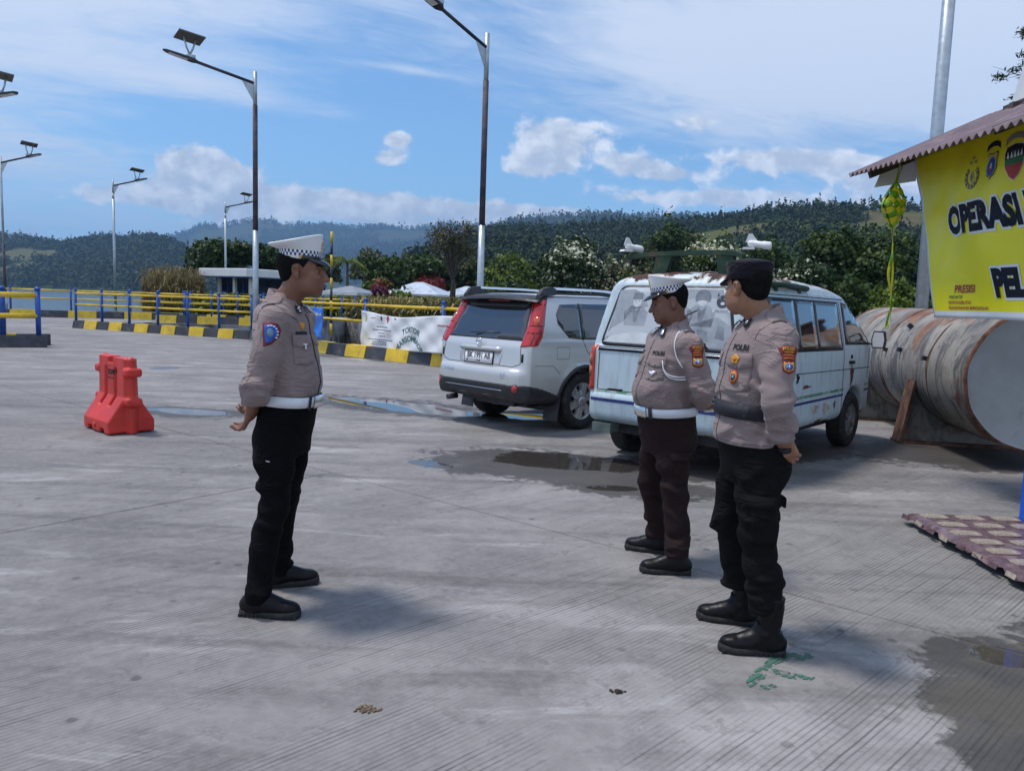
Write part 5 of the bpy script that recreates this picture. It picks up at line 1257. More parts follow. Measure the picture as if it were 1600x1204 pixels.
def peaked_cap(par, hc, Rm, sc, tilt=0.0):
    """white crown swept up at the front over a chequered band, black visor and strap"""
    tr = lambda x, y, z: tuple(np.array(hc) + Rm @ (Ry(tilt) @ (np.array((x, y, z)) * sc)))
    n = 60; th = [2 * PI * k / n for k in range(n)]
    def ring(cx, rx, ry, zf, ex=2.0):
        return [tr(cx + rx * math.cos(a), ry * math.sin(a), zf((math.cos(a) + 1) / 2)) for a in th]
    b0 = ring(0.010, 0.102, 0.086, lambda f: 0.062 - 0.006 * f); 
    z_b = [0.062, 0.076, 0.0905, 0.105]
    rows = [ring(0.010, 0.1025 + 0.001 * i, 0.0865 + 0.001 * i, lambda f, z=z: z - 0.006 * f) for i, z in enumerate(z_b)]
    mb = MB()      # plain lower row of the band
    mb.loft([ring(0.010, 0.096, 0.080, lambda f: 0.060 - 0.006 * f)] + rows[:2], 0, cap=(False, False)); wb = mb.build('cap_band', M['capwhite'], par)
    mb = MB(); v = rows[1] + rows[2] + rows[3]
    for r_ in (0, 1):
        for k in range(n): mb.add([v[r_ * n + k], v[r_ * n + (k + 1) % n], v[(r_ + 1) * n + (k + 1) % n], v[(r_ + 1) * n + k]], [(0, 1, 2, 3)], (k // 1 + r_) % 2 if False else ((k + r_) % 2))
    mb.build('chequered_band', [M['navy'], M['capwhite']], par)
    rise = lambda f: f ** 1.7
    C = [rows[3], ring(-0.004, 0.124, 0.108, lambda f: 0.112 + 0.036 * rise(f)), ring(-0.014, 0.130, 0.122, lambda f: 0.119 + 0.054 * rise(f)), ring(-0.015, 0.134, 0.126, lambda f: 0.125 + 0.057 * rise(f)),
         ring(-0.015, 0.130, 0.123, lambda f: 0.130 + 0.056 * rise(f)), ring(-0.012, 0.106, 0.10, lambda f: 0.131 + 0.050 * rise(f)), ring(-0.008, 0.07, 0.07, lambda f: 0.132 + 0.038 * rise(f)), ring(0, 0.02, 0.02, lambda f: 0.134 + 0.022 * rise(f))]
    # the front of the crown stands almost upright over the visor
    mb = MB(); mb.loft(C, 0, cap=(False, True)); mb.build('cap_crown', M['capwhite'], par)
    mb = MB(); m_ = 19; va = [(-1.12 + 2.24 * k / (m_ - 1)) for k in range(m_)]; inn, out_, inn2 = [], [], []
    for a in va:
        e = max(0.0, 1 - (abs(a) / 1.12) ** 2.2); f = (math.cos(a) + 1) / 2
        inn.append(tr(0.010 + 0.1035 * math.cos(a), 0.0875 * math.sin(a), 0.066 - 0.006 * f)); out_.append(tr(0.010 + (0.1035 + 0.052 * e) * math.cos(a * 0.93), (0.0875 + 0.012 * e) * math.sin(a * 0.97), 0.063 - 0.034 * e))
        inn2.append(tr(0.010 + (0.1035 + 0.051 * e) * math.cos(a * 0.93), (0.0875 + 0.012 * e) * math.sin(a * 0.97), 0.058 - 0.034 * e))
    mid = [tuple(np.array(p) * 0.5 + np.array(q) * 0.5 + Rm @ np.array((0, 0, 0.007))) for p, q in zip(inn, out_)]
    lo_ = [tuple(np.array(p) - Rm @ np.array((0, 0, 0.006))) for p in inn]
    mb.loft([inn, mid, out_, inn2, lo_], 0, closed=False, cap=(False, False)); mb.build('visor', M['visor'], par)
    mb = MB()      # strap across the front with its buttons
    st = lambda k, z: [tr(0.010 + k * math.cos(a) * 1.0, (k - 0.016) * math.sin(a), z - 0.006 * (math.cos(a) + 1) / 2) for a in np.linspace(-1.35, 1.35, 24)]
    mb.loft([st(0.1045, 0.062), st(0.108, 0.064), st(0.108, 0.079), st(0.1045, 0.081)], 0, closed=False, cap=(False, False)); mb.build('chin_strap', M['visor'], par)
    mb = MB()
    for s_ in (-1, 1):
        c = np.array((0.010 + 0.108 * math.cos(1.36), s_ * 0.092 * math.sin(1.36), 0.070)); mb.loft([[tr(*(c + np.array((q * math.cos(a), s_ * h, q * math.sin(a))))) for a in np.linspace(0, 6.28, 11)[:-1]] for q, h in ((0.008, 0.0), (0.008, 0.004), (0.004, 0.007))], 0)
    mb.build('strap_button', M['gold'], par)
    mb = MB(); pts = [(0.0, -0.030), (0.016, -0.022), (0.022, 0.0), (0.014, 0.02), (0.0, 0.034), (-0.014, 0.02), (-0.022, 0.0), (-0.016, -0.022)]
    bb = [tr(0.1155 + 0.012 * max(0, q) / 0.03 * 0.5 - abs(p) * 0.22, p, 0.123 + q) for p, q in pts]; bf = [tr(0.1185 + 0.012 * max(0, q) / 0.03 * 0.5 - abs(p) * 0.22, p, 0.123 + q) for p, q in pts]
    mb.loft([bb, bf], 0, smooth=False); mb.build('cap_badge', M['gold'], par)
def flat_cap(par, hc, Rm, sc):
    tr = lambda x, y, z: tuple(np.array(hc) + Rm @ (np.array((x, y, z)) * sc)); n = 48; th = [2 * PI * k / n for k in range(n)]
    ring = lambda cx, rx, ry, zf: [tr(cx + rx * math.cos(a), ry * math.sin(a), zf((math.cos(a) + 1) / 2)) for a in th]
    mb = MB(); C = [ring(0.0, 0.098, 0.084, lambda f: 0.036 + 0.006 * f), ring(0.0, 0.105, 0.090, lambda f: 0.036 + 0.006 * f), ring(0.0, 0.106, 0.091, lambda f: 0.066), ring(0.0, 0.1055, 0.0915, lambda f: 0.068), ring(0.0, 0.110, 0.096, lambda f: 0.088), ring(0.0, 0.112, 0.098, lambda f: 0.106 + 0.006 * f), ring(0.0, 0.109, 0.095, lambda f: 0.114 + 0.006 * f),
                    ring(0, 0.09, 0.078, lambda f: 0.121), ring(0, 0.05, 0.045, lambda f: 0.128), ring(0, 0.01, 0.01, lambda f: 0.130)]
    mb.loft(C, 0, cap=(False, True)); mb.build('cap_crown', M['capblack'], par)
    mb = MB(); va = np.linspace(-1.0, 1.0, 17); a0, a1, a2, a3 = [], [], [], []
    for a in va:
        e = max(0.0, 1 - abs(a / 1.0) ** 2.3); a0.append(tr(0.104 * math.cos(a), 0.090 * math.sin(a), 0.050)); a1.append(tr((0.106 + 0.058 * e) * math.cos(a * 0.9), (0.09 + 0.010 * e) * math.sin(a * 0.95), 0.044 - 0.024 * e))
        a2.append(tr((0.106 + 0.056 * e) * math.cos(a * 0.9), (0.09 + 0.010 * e) * math.sin(a * 0.95), 0.038 - 0.024 * e)); a3.append(tr(0.102 * math.cos(a), 0.088 * math.sin(a), 0.042))
    mb.loft([a0, a1, a2, a3], 0, closed=False, cap=(False, False)); mb.build('visor', M['capblack'], par)
def shoe(par, ax, ay, yaw, L=0.285, boot=0.0, mats=None):
    """ax, ay = ankle; the toe points along yaw"""
    c, s = math.cos(yaw), math.sin(yaw); tr = lambda x, y, z: (ax + x * c - y * s, ay + x * s + y * c, z); Rm = Rz(yaw); k = L / 0.285
    lo = np.array((ax - 0.3, ay - 0.3, -0.02)); F = Field(lo, (ax + 0.3, ay + 0.3, 0.14 + boot), 0.0048)
    F.ell(tr(-0.035 * k, 0, 0.048), (0.058 * k, 0.040, 0.050), 0.02, Rm); F.ell(tr(0.06 * k, 0.002, 0.046), (0.085 * k, 0.044, 0.044), 0.03, Rm); F.ell(tr(0.135 * k, 0.002, 0.042), (0.065 * k, 0.046, 0.034), 0.02, Rm)
    F.cone(tr(-0.01, 0, 0.06), tr(-0.012, 0, 0.105 + boot), 0.048, 0.046 + 0.012 * (boot > 0), 0.03, sq=None)
    F.cone(tr(0.02, 0, 0.09), tr(0.08 * k, 0, 0.062), 0.036, 0.030, 0.025)
    if boot: F.displace(folds([((ax, ay, 0.15), 0.08, (0.2, 0, 1), 0.03, 0.003)], 5, 0.0006, 0.05))
    F.half((0, 0, -1), -0.022); F.half((0, 0, 1), 0.112 + boot)
    up_ = sdf_obj(F, 'shoe' if not boot else 'boot', M['shoe'], par)
    o = []
    for x, y in ((-0.088, 0), (-0.083, 0.026), (-0.06, 0.038), (-0.02, 0.038), (0.03, 0.038), (0.09, 0.047), (0.14, 0.048), (0.178, 0.036), (0.200, 0.014), (0.203, -0.004), (0.19, -0.028), (0.15, -0.044), (0.10, -0.046), (0.03, -0.036), (-0.02, -0.036), (-0.06, -0.037), (-0.083, -0.026)): o.append((x * k, y))
    mb = MB(); R0 = [tr(x, y, 0.001) for x, y in o]; R1 = [tr(x * 1.015, y * 1.06, 0.012) for x, y in o]; R2 = [tr(x * 1.0, y * 1.02, 0.030 + 0.010 * max(0, (x - 0.12)) / 0.08) for x, y in o]
    mb.loft([R0, R1, R2], 0, cap=(True, True)); 
    for q in range(14):      # tread lugs along the edge
        for s_ in (-1, 1): x = -0.075 + 0.02 * q; mb.box(tr(x * k, s_ * 0.0375, 0.0085), (0.014, 0.010, 0.014), yaw)
    mb.build('sole', M['sole'], up_)
    mb = MB(); nb_ = 6 if boot else 4
    for q in range(nb_):
        u = q / max(1, nb_ - 1)
        if boot and q > 2: z = 0.10 + boot * (q - 2) / 4; x = 0.042; w_ = 0.022
        else: x = 0.095 * k - 0.022 * q; z = 0.074 + 0.013 * q; w_ = 0.026
        mb.tube([tr(x, -w_, z), tr(x + 0.004, 0, z + 0.008), tr(x, w_, z)], 0.0035, 6)
    mb.build('laces', M['blackp'], up_); return up_
def ring_band(par, name, tab, z0, z1, mat, grow, tilt=0.0, mi=0, arc=None, pw=2.3, th=0.004):
    """a strap round the waist following the body's sections"""
    T_ = np.array(tab); zz = np.linspace(z0, z1, 4); n = 72; rings = []
    ang = np.linspace(0, 2 * PI, n, endpoint=False) if arc is None else np.linspace(arc[0], arc[1], 16)
    def pt(a, z, g):
        cx, cy, rx, ry = [float(smooth_interp(np.array([z]), T_[:, 0], T_[:, i])[0]) for i in range(1, 5)]
        ca, sa = math.cos(a), math.sin(a); q = (abs(ca / (rx + g)) ** pw + abs(sa / (ry + g)) ** pw) ** (-1 / pw)
        x = cx + q * ca; return (x, cy + q * sa, z + tilt * (x - cx))
    prof = [(z0, grow - th), (z0, grow), ((z0 + z1) / 2, grow + 0.0015), (z1, grow), (z1, grow - th)]
    mb = MB(); mb.loft([[pt(a, z, g) for a in ang] for z, g in prof], 0, closed=arc is None, cap=(False, False)); return mb.build(name, mat, par)
def collar(par, c, rx, ry, z0, back, front, gap=0.5, tilt=0.35):
    """turned-down shirt collar, open at the throat"""
    n = 30; A = np.linspace(gap, 2 * PI - gap, n); rows = []
    for g, dz, fl in ((-0.004, 0.0, 0.0), (0.0, 1.0, 0.0), (0.006, 1.0, 0.0), (0.020, -0.25, 1.0), (0.016, -0.28, 1.0)):
        r_ = []
        for a in A:
            f = (math.cos(a) + 1) / 2; h = back * (1 - f) + front * f; pt_ = 0.010 * max(0, math.cos(a) - 0.55) * 2 * fl
            r_.append((c[0] + (rx + g + pt_) * math.cos(a), c[1] + (ry + g + pt_) * math.sin(a), z0 - tilt * (rx * (math.cos(a) + 1)) + h * dz - pt_ * 0.8))
        rows.append(r_)
    mb = MB(); mb.loft(rows, 0, closed=False, cap=(False, False)); o = mb.build('collar', M['shirt'], par)
    md = o.modifiers.new('thick', 'SOLIDIFY'); md.thickness = 0.002; return o

def person(name_label, loc, rz, S):
    """S: measurements of one figure in its own frame, x forward, y to its left"""
    zs = S['tab']; hc = np.array(S['head']); Rm = Rz(S.get('yaw', 0)) @ Ry(S.get('pitch', 0)) @ Rx(S.get('roll', 0)); sc = S.get('hs', 1.0)
    top = hc[2] + 0.17
    F = Field((-0.36, -0.40, 0.02), (0.36, 0.40, top), 0.0051)
    head_prims(F, hc, Rm, sc, S.get('jowl', 0))
    nb = np.array(S['neck']); F.cone(nb, hc + Rm @ np.array((-0.012, 0, -0.045)), 0.062, 0.056 + S.get('jowl', 0) * 0.5, 0.03, sq=(1, 1, 1))
    F.stack([(r_[0], r_[1], r_[2], max(0.03, r_[3] - 0.032), max(0.03, r_[4] - 0.032)) for r_ in ([q for q in S['hips'] if q[0] < S['waist'] - 0.09] + [q for q in zs if q[0] > S['waist'] + 0.0])], 0.03)
    for sgn, A in ((-1, S['armR']), (1, S['armL'])):
        sh, el, wr = [np.array(p) for p in A['j']]
        F.cone(sh, el, 0.046, 0.038, 0.03); F.cone(el, wr, 0.036, 0.026, 0.012); hand(F, wr, A['d'], A['n'], A['side'], A.get('curl', (0.3, 0.5, 0.4)), S.get('hand', 1.0), thumb=A.get('thumb', (0.55, 0.75, 0.35)))
    for L_ in (S['legR'], S['legL']):
        h, k, a = [np.array(p) for p in L_['j']]; F.cone(h, k, 0.062, 0.045, 0.03); F.cone(k, a, 0.042, 0.024, 0.02)
    v, q = F.surface(1); P = obj('person', np_mesh('person', v, q), M[S['skin']], None, label=name_label, cat='person', group=S.get('group'))
    P.location = loc; P.rotation_euler = (0, 0, rz)
    # eyes, brows, hair
    tr = lambda x, y, z: np.array(hc) + Rm @ (np.array((x, y, z)) * sc)
    for y in (-1, 1):
        F = Field(tr(0.078, 0.031 * y, 0.002) - 0.03, tr(0.078, 0.031 * y, 0.002) + 0.03, 0.0026); F.ell(tr(0.0775, 0.031 * y, 0.0018), (0.0140 * sc, 0.0105 * sc, 0.0052 * sc), 0, Rm); e = sdf_obj(F, 'eye', M['eyewhite'], P, 0)
        F = Field(tr(0.085, 0.031 * y, 0.002) - 0.02, tr(0.085, 0.031 * y, 0.002) + 0.02, 0.0022); F.ell(tr(0.0875, 0.0315 * y, 0.0018), (0.0050, 0.0052, 0.0048), 0, Rm); sdf_obj(F, 'iris', M['iris'], e, 0)
        mb = MB(); mb.tube([tr(0.0965, 0.014 * y, 0.026), tr(0.094, 0.030 * y, 0.031), tr(0.081, 0.050 * y, 0.025)], [0.003, 0.0042, 0.002], 6); mb.build('eyebrow', M['hair'], P)
    F = Field(hc - 0.16, hc + 0.16, 0.0042); F.ell(tr(-0.008, 0, 0.040), (0.0998 * sc, 0.0775 * sc, 0.0875 * sc), 0.0, Rm); F.ell(tr(-0.046, 0, -0.016), (0.046 * sc, 0.056 * sc, 0.044 * sc), 0.02, Rm)
    n_ = Rm @ np.array((0.80, 0, -0.60)); F.half(n_, float(n_ @ hc) + 0.014 * sc)
    F.displace(lambda x, y, z: 0.0009 * (np.sin(900 * x + 340 * z) + np.sin(700 * y + 500 * z))); 
    for y in (-1, 1): F.ell(tr(0.004, 0.085 * y, -0.004), (0.024 * sc, 0.03 * sc, 0.034 * sc), 0.006, Rm, cut=True)
    sdf_obj(F, 'hair', M['hair'], P, 0)
    if S.get('moustache'):
        mb = MB(); mb.tube([tr(0.092, -0.026, -0.061), tr(0.105, -0.010, -0.053), tr(0.1065, 0, -0.0515), tr(0.105, 0.010, -0.053), tr(0.092, 0.026, -0.061)], [0.0025, 0.005, 0.0045, 0.005, 0.0025], 7); mb.build('moustache', M['hair'], P)
        mb = MB(); mb.tube([tr(0.098, -0.008, -0.087), tr(0.1, 0, -0.090), tr(0.098, 0.008, -0.087)], [0.003, 0.006, 0.003], 6); mb.build('chin_beard', M['hair'], P)
    # trousers
    F = Field((-0.33, -0.36, 0.03), (0.3, 0.36, S['waist'] + 0.05), 0.0076)
    F.stack([r_ for r_ in S['hips']], 0.02, 2.3)
    for L_ in (S['legR'], S['legL']):
        h, k, a = [np.array(p) for p in L_['j']]; rad = L_['r']
        md = h * 0.5 + k * 0.5 + np.array((0.008, 0, 0)); cf = k * 0.5 + a * 0.5 + np.array((-0.012, 0, 0))
        F.chain([h, md, k, cf, a], rad, 0.022)
    F.displace(folds(S['tfolds'], S.get('seed', 1) + 40, 0.0010, 0.13)); F.half((0, 0, 1), S['waist'] - 0.004); F.half((0, 0, -1), -S.get('hem', 0.055))
    tb = sdf_obj(F, 'trousers', M[S['trousers']], P)
    # shirt
    F = Field((-0.40, -0.42, S['shirt0'] - 0.06), (0.36, 0.42, zs[-1][0] + 0.03), 0.0060)
    F.stack(zs, 0.02, 2.25)
    for A in (S['armR'], S['armL']):
        sh, el, wr = [np.array(p) for p in A['j']]; ra = A.get('r', (0.073, 0.066, 0.060, 0.048)); u = el - sh; w = wr - el; un = u / np.linalg.norm(u); wn_ = w / np.linalg.norm(w)
        F.cone(sh, sh + u * 0.5, ra[0], (ra[0] + ra[1]) / 2, 0.045); F.cone(sh + u * 0.5, el, (ra[0] + ra[1]) / 2, ra[1], 0.02); F.cone(el, el + w * 0.5, ra[1], ra[2], 0.03); F.cone(el + w * 0.5, wr, ra[2], ra[3], 0.02)
        F.cone(wr - wn_ * 0.045, wr - wn_ * 0.005, ra[3] + 0.002, ra[3] + 0.001, 0.004)
    F.displace(folds(S['sfolds'], S.get('seed', 1), 0.0007, 0.09))
    for A in (S['armR'], S['armL']):
        sh, el, wr = [np.array(p) for p in A['j']]; w = wr - el; wn_ = w / np.linalg.norm(w); F.cone(wr + wn_ * 0.055, wr + wn_ * 0.10, 0.062, 0.07, 0.0, cut=True)
    if S.get('tuck', True): F.half((0, 0, -1), -S['shirt0'])
    else:
        tl = S.get('hemtilt', 0.0); F.half((tl, 0, -1), -S['shirt0'])
    F.cone(nb + np.array((0.02, 0, 0.02)), hc, 0.060, 0.075, 0.0, cut=True)
    sb = sdf_obj(F, 'shirt', M['shirt'], P)
    return P, sb, tb, bvh_of(sb), bvh_of(tb), tr

def W2L(dx, dy, rz): return (math.cos(rz) * dx + math.sin(rz) * dy, -math.sin(rz) * dx + math.cos(rz) * dy)
def leg(hip, knee, foot_w, base, rz, r_):
    x, y = W2L(foot_w[0] - base[0], foot_w[1] - base[1], rz); return {'j': [hip, knee, (x, y, 0.10)], 'r': r_}
def epaulette(P, bv, c, up_, w=0.055, l=0.11, bar='shirtdk'):
    mb = MB(); lay_mb(mb, BI['shirt'], bv, c, (0, 0, 1), up_, [(-w / 2, -l / 2), (w / 2, -l / 2), (w / 2, l / 2 - 0.012), (0, l / 2), (-w / 2, l / 2 - 0.012)], off=0.006, depth=0.006, step=0.02)
    lay_mb(mb, BI[bar], bv, c, (0, 0, 1), up_, [(-w / 2 - 0.002, -l / 2 - 0.002), (w / 2 + 0.002, -l / 2 - 0.002), (w / 2 + 0.002, -l / 2 + 0.012), (-w / 2 - 0.002, -l / 2 + 0.012)], off=0.009, depth=0.006, step=0.02)
    mb.build('epaulette', BADGE, P)
def pocket(P, bv, c, n, up_, w=0.115, h=0.13, flap=0.045):
    mb = MB(); lay_mb(mb, BI['shirt'], bv, c, n, up_, [(-w / 2, -h / 2), (0, -h / 2 - 0.008), (w / 2, -h / 2), (w / 2, h / 2), (-w / 2, h / 2)], off=0.004, depth=0.004, step=0.02); o = mb.build('pocket', BADGE, P)
    mb = MB(); q = h / 2; lay_mb(mb, BI['shirt'], bv, c, n, up_, [(-w / 2 - 0.003, q - flap), (0, q - flap - 0.012), (w / 2 + 0.003, q - flap), (w / 2 + 0.003, q + 0.004), (-w / 2 - 0.003, q + 0.004)], off=0.0085, depth=0.004, step=0.02)
    lay_mb(mb, BI['shirtdk'], bv, c, n, up_, ngon(10, 0.005, cx=0, cy=q - flap - 0.002), off=0.011, depth=0.003, step=0.01); mb.build('pocket_flap', BADGE, o)
def seam(P, bv, name, pts, mat='shirtdk', w=0.0017, off=0.001):
    """a raised line of stitching through points found on the cloth"""
    v = []
    for p, n in pts:
        n = Vector(n).normalized(); h = bv.ray_cast(Vector(p) + n * 0.5, -n, 1.0)
        if h[0] is not None: v.append(h[0] + n * off)
    if len(v) > 1: mb = MB(); mb.tube(v, w, 6); return mb.build(name, M[mat], P)

# --- the officer on the left, in profile
LB, LZ = (-1.08, 3.67, 0), -0.13
SL = dict(skin='skinL', trousers='navycloth', seed=3, hs=1.04, head=(0.066, 0, 1.612), yaw=0.17, pitch=0.02, neck=(-0.012, 0, 1.445), waist=1.005, shirt0=0.99, hem=0.058, hand=1.03,
    tab=[(0.93, 0.008, 0, 0.118, 0.151), (1.0, 0.014, 0, 0.116, 0.149), (1.05, 0.020, 0, 0.134, 0.158), (1.11, 0.022, 0, 0.137, 0.162), (1.2, 0.004, 0, 0.138, 0.166), (1.31, -0.014, 0, 0.129, 0.174), (1.39, -0.020, 0, 0.118, 0.169), (1.44, -0.028, 0, 0.098, 0.150), (1.475, -0.024, 0, 0.074, 0.100), (1.51, -0.012, 0, 0.064, 0.066)],
    hips=[(0.74, -0.020, 0, 0.115, 0.168), (0.82, -0.022, 0, 0.126, 0.172), (0.90, -0.004, 0, 0.126, 0.166), (0.97, 0.014, 0, 0.124, 0.157), (1.03, 0.022, 0, 0.125, 0.156)],
    armR=dict(j=[(0.016, -0.172, 1.385), (-0.036, -0.240, 1.080), (-0.128, -0.110, 0.945)], d=(-0.50, 0.36, -0.66), n=(-0.75, -0.35, 0.45), side=1, curl=(0.30, 0.55, 0.45), r=(0.070, 0.058, 0.052, 0.044)),
    armL=dict(j=[(0.0, 0.170, 1.385), (-0.082, 0.262, 1.095), (-0.135, 0.085, 0.955)], d=(-0.45, -0.72, -0.25), n=(-0.80, 0.25, 0.5), side=-1, curl=(0.35, 0.6, 0.5), r=(0.070, 0.058, 0.052, 0.044)),
    legR=leg((-0.012, -0.086, 0.86), (-0.012, -0.125, 0.50), (-1.158, 3.485), LB, LZ, [0.088, 0.080, 0.066, 0.062, 0.062]),
    legL=leg((-0.012, 0.086, 0.86), (-0.066, 0.135, 0.50), (-1.175, 3.855), LB, LZ, [0.088, 0.080, 0.066, 0.062, 0.062]),
    sfolds=[((-0.09, -0.25, 1.10), 0.11, (0.3, 0.2, 1), 0.040, 0.0090), ((-0.09, 0.25, 1.10), 0.11, (0.3, 0.2, 1), 0.040, 0.0090), ((0.0, -0.16, 1.06), (0.16, 0.10, 0.06), (0.6, 0, 1), 0.045, 0.0075), ((-0.02, 0.15, 1.06), (0.16, 0.1, 0.06), (0.5, 0, 1), 0.045, 0.0075),
            ((-0.05, -0.19, 1.36), 0.09, (1, 0.3, 0.5), 0.05, 0.0060), ((-0.12, -0.13, 1.0), 0.08, (0.2, 0.5, 1), 0.03, 0.0090), ((0.13, 0, 1.1), (0.06, 0.1, 0.12), (0.2, 0.2, 1), 0.05, 0.0045), ((-0.14, 0, 1.2), (0.05, 0.15, 0.15), (0, 0.5, 1), 0.06, 0.0060)],
    tfolds=[((-0.09, -0.13, 0.66), (0.08, 0.10, 0.10), (0.5, 0, 1), 0.055, 0.0105), ((-0.03, -0.13, 0.5), 0.13, (0.35, 0.1, 1), 0.06, 0.0105), ((-0.07, -0.19, 0.16), 0.12, (0.2, 0.1, 1), 0.05, 0.0120), ((-0.05, 0.15, 0.5), 0.13, (0.35, 0.1, 1), 0.06, 0.0090), ((-0.1, 0.2, 0.16), 0.11, (0.2, 0.1, 1), 0.05, 0.0120), ((0.06, -0.06, 0.86), 0.09, (0.6, 0.6, 0.6), 0.05, 0.0060)])
M['skinL'] = skin_mat('brown_skin_left_officer', (0.205, 0.094, 0.058)); M['skinM'] = skin_mat('brown_skin_middle_officer', (0.180, 0.084, 0.054)); M['skinR'] = skin_mat('tan_skin_right_officer', (0.31, 0.155, 0.092))
def feet(P, base, rz, specs, boot=0.0):
    for x, y, wy in specs:
        lx, ly = W2L(x - base[0], y - base[1], rz); shoe(P, lx, ly, wy - rz, boot=boot)
P, sb, tb, bv, bt_, tr = person('policeman at left in white peaked cap and black trousers, seen in profile facing two colleagues', LB, LZ, SL)
peaked_cap(P, np.array(SL['head']) - (0.012, 0, -0.002), Rz(0.17) @ Ry(0.02), 0.94)
feet(P, LB, LZ, [(-1.158, 3.485, R(-5)), (-1.175, 3.855, R(20))])
ring_band(P, 'belt', SL['hips'], 0.985, 1.034, M['beltwhite'], 0.014, -0.06)
ring_band(P, 'belt_loop', SL['hips'], 0.975, 1.042, M['beltblack'], 0.018, -0.06, arc=(-0.62, -0.50))
ring_band(P, 'buckle', SL['hips'], 0.980, 1.040, M['silver'], 0.021, -0.06, arc=(-0.36, 0.36))
collar(P, (-0.010, 0), 0.068, 0.070, 1.490, 0.038, 0.034, 0.42, 0.42)
epaulette(P, bv, (-0.012, -0.125, 1.5), (0, 1, 0.2)); epaulette(P, bv, (-0.012, 0.125, 1.5), (0, -1, 0.2))
pocket(P, bv, (0.12, -0.085, 1.25), (0.80, -0.6, 0.05), (0, 0, 1)); pocket(P, bv, (0.12, 0.085, 1.25), (0.8, 0.6, 0.05), (0, 0, 1))
mb = MB(); n_ = (0.45, -1, 0.12); c = (0.032, -0.25, 1.325)
lay_mb(mb, BI['maroon'], bv, c, n_, (0, 0, 1), [(-0.030, -0.055), (0.006, -0.045), (0.040, -0.010), (0.046, 0.022), (0.034, 0.046), (0.0, 0.056), (-0.034, 0.052)], off=0.003, step=0.015)
lay_mb(mb, BI['bluep'], bv, c, n_, (0, 0, 1), [(-0.022, -0.040), (0.004, -0.034), (0.030, -0.006), (0.035, 0.020), (0.026, 0.036), (0.0, 0.045), (-0.026, 0.042)], off=0.005, step=0.015)
for k in range(7): a = 1.9 - k * 0.42; lay_mb(mb, BI['whitep'], bv, c, n_, (0, 0, 1), rrect(0.010, 0.006, 0.002, 0.002 + 0.030 * math.cos(a), 0.004 + 0.034 * math.sin(a)), off=0.0065, step=0.01)
lay_mb(mb, BI['tealp'], bv, c, n_, (0, 0, 1), ngon(10, 0.014, 0.020, 0, 0.006), off=0.0062, step=0.01); mb.build('sleeve_patch', BADGE, P)
mb = MB(); n2 = (0.85, -0.52, 0.1); lay_mb(mb, BI['gold'], bv, (0.12, -0.075, 1.362), n2, (0, 0, 1), [(0, -0.022), (0.012, -0.006), (0.017, 0.012), (0.008, 0.016), (0.0, 0.009), (-0.008, 0.016), (-0.017, 0.012), (-0.012, -0.006)], off=0.005, step=0.01); mb.build('wing_badge', BADGE, P)
mb = MB(); lay_mb(mb, BI['blackp'], bv, (0.12, -0.085, 1.322), n2, (0, 0, 1), rrect(0.075, 0.026, 0.0045), off=0.005, step=0.015); mb.build('name_tag', BADGE, P)
mb = MB(); lay_mb(mb, BI['whitep'], bv, (0.13, -0.080, 1.268), n2, (0, 0, 1), [(-0.012, 0.012), (0.012, 0.012), (0.014, 0.004), (0.005, 0.004), (0.005, -0.016), (-0.005, -0.016), (-0.005, 0.004), (-0.014, 0.004)], off=0.012, step=0.01)
lay_mb(mb, BI['redp'], bv, (0.13, -0.080, 1.268), n2, (0, 0, 1), rrect(0.018, 0.004, 0.001, 0, 0.0145), off=0.0125, step=0.01); mb.build('pin', BADGE, P)
mb = MB()
for s_ in (-1, 1):
    n3 = (0.75, s_ * 0.65, 0.35); c = (0.075, s_ * 0.048, 1.445)
    lay_mb(mb, BI['blackp'], bv, c, n3, (0.3, s_ * 0.2, 1), rrect(0.032, 0.062, 0.0090), off=0.016, step=0.02)
    for q in range(5): lay_mb(mb, BI['silver'], bv, c, n3, (0.3, s_ * 0.2, 1), ngon(7, 0.008, 0.006, (-1) ** q * 0.003, -0.022 + 0.011 * q), off=0.019, step=0.02)
mb.build('collar_badge', BADGE, P)
seam(P, bv, 'placket', [((0.2, 0.012, z), (1, 0.05, 0)) for z in np.linspace(1.41, 1.0, 26)], 'blackp', 0.003)
seam(P, bv, 'yoke_seam', [((x, -0.10 - 0.02 * abs(x), 1.45), (0.1, -0.75, 1)) for x in np.linspace(-0.09, 0.05, 10)])
seam(P, bv, 'shoulder_seam', [((0.012 + 0.08 * math.cos(a), -0.25, 1.375 + 0.085 * math.sin(a)), (0, -1, 0.12)) for a in np.linspace(0.2, 2.9, 14)])
seam(P, bv, 'sleeve_crease', [((-0.012 + 0.03 - 0.07 * u, -0.30, 1.40 - 0.29 * u), (0.15, -1, 0)) for u in np.linspace(0, 1, 14)], 'shirt', 0.0012, 0.0)
mb = MB(); lay_mb(mb, BI['silver'], bt_, (-0.01, -0.2, 0.735), (0, -1, 0), (0.2, 0, 1), rrect(0.018, 0.004, 0.001), off=0.003, step=0.01); mb.build('pocket_clip', BADGE, P)

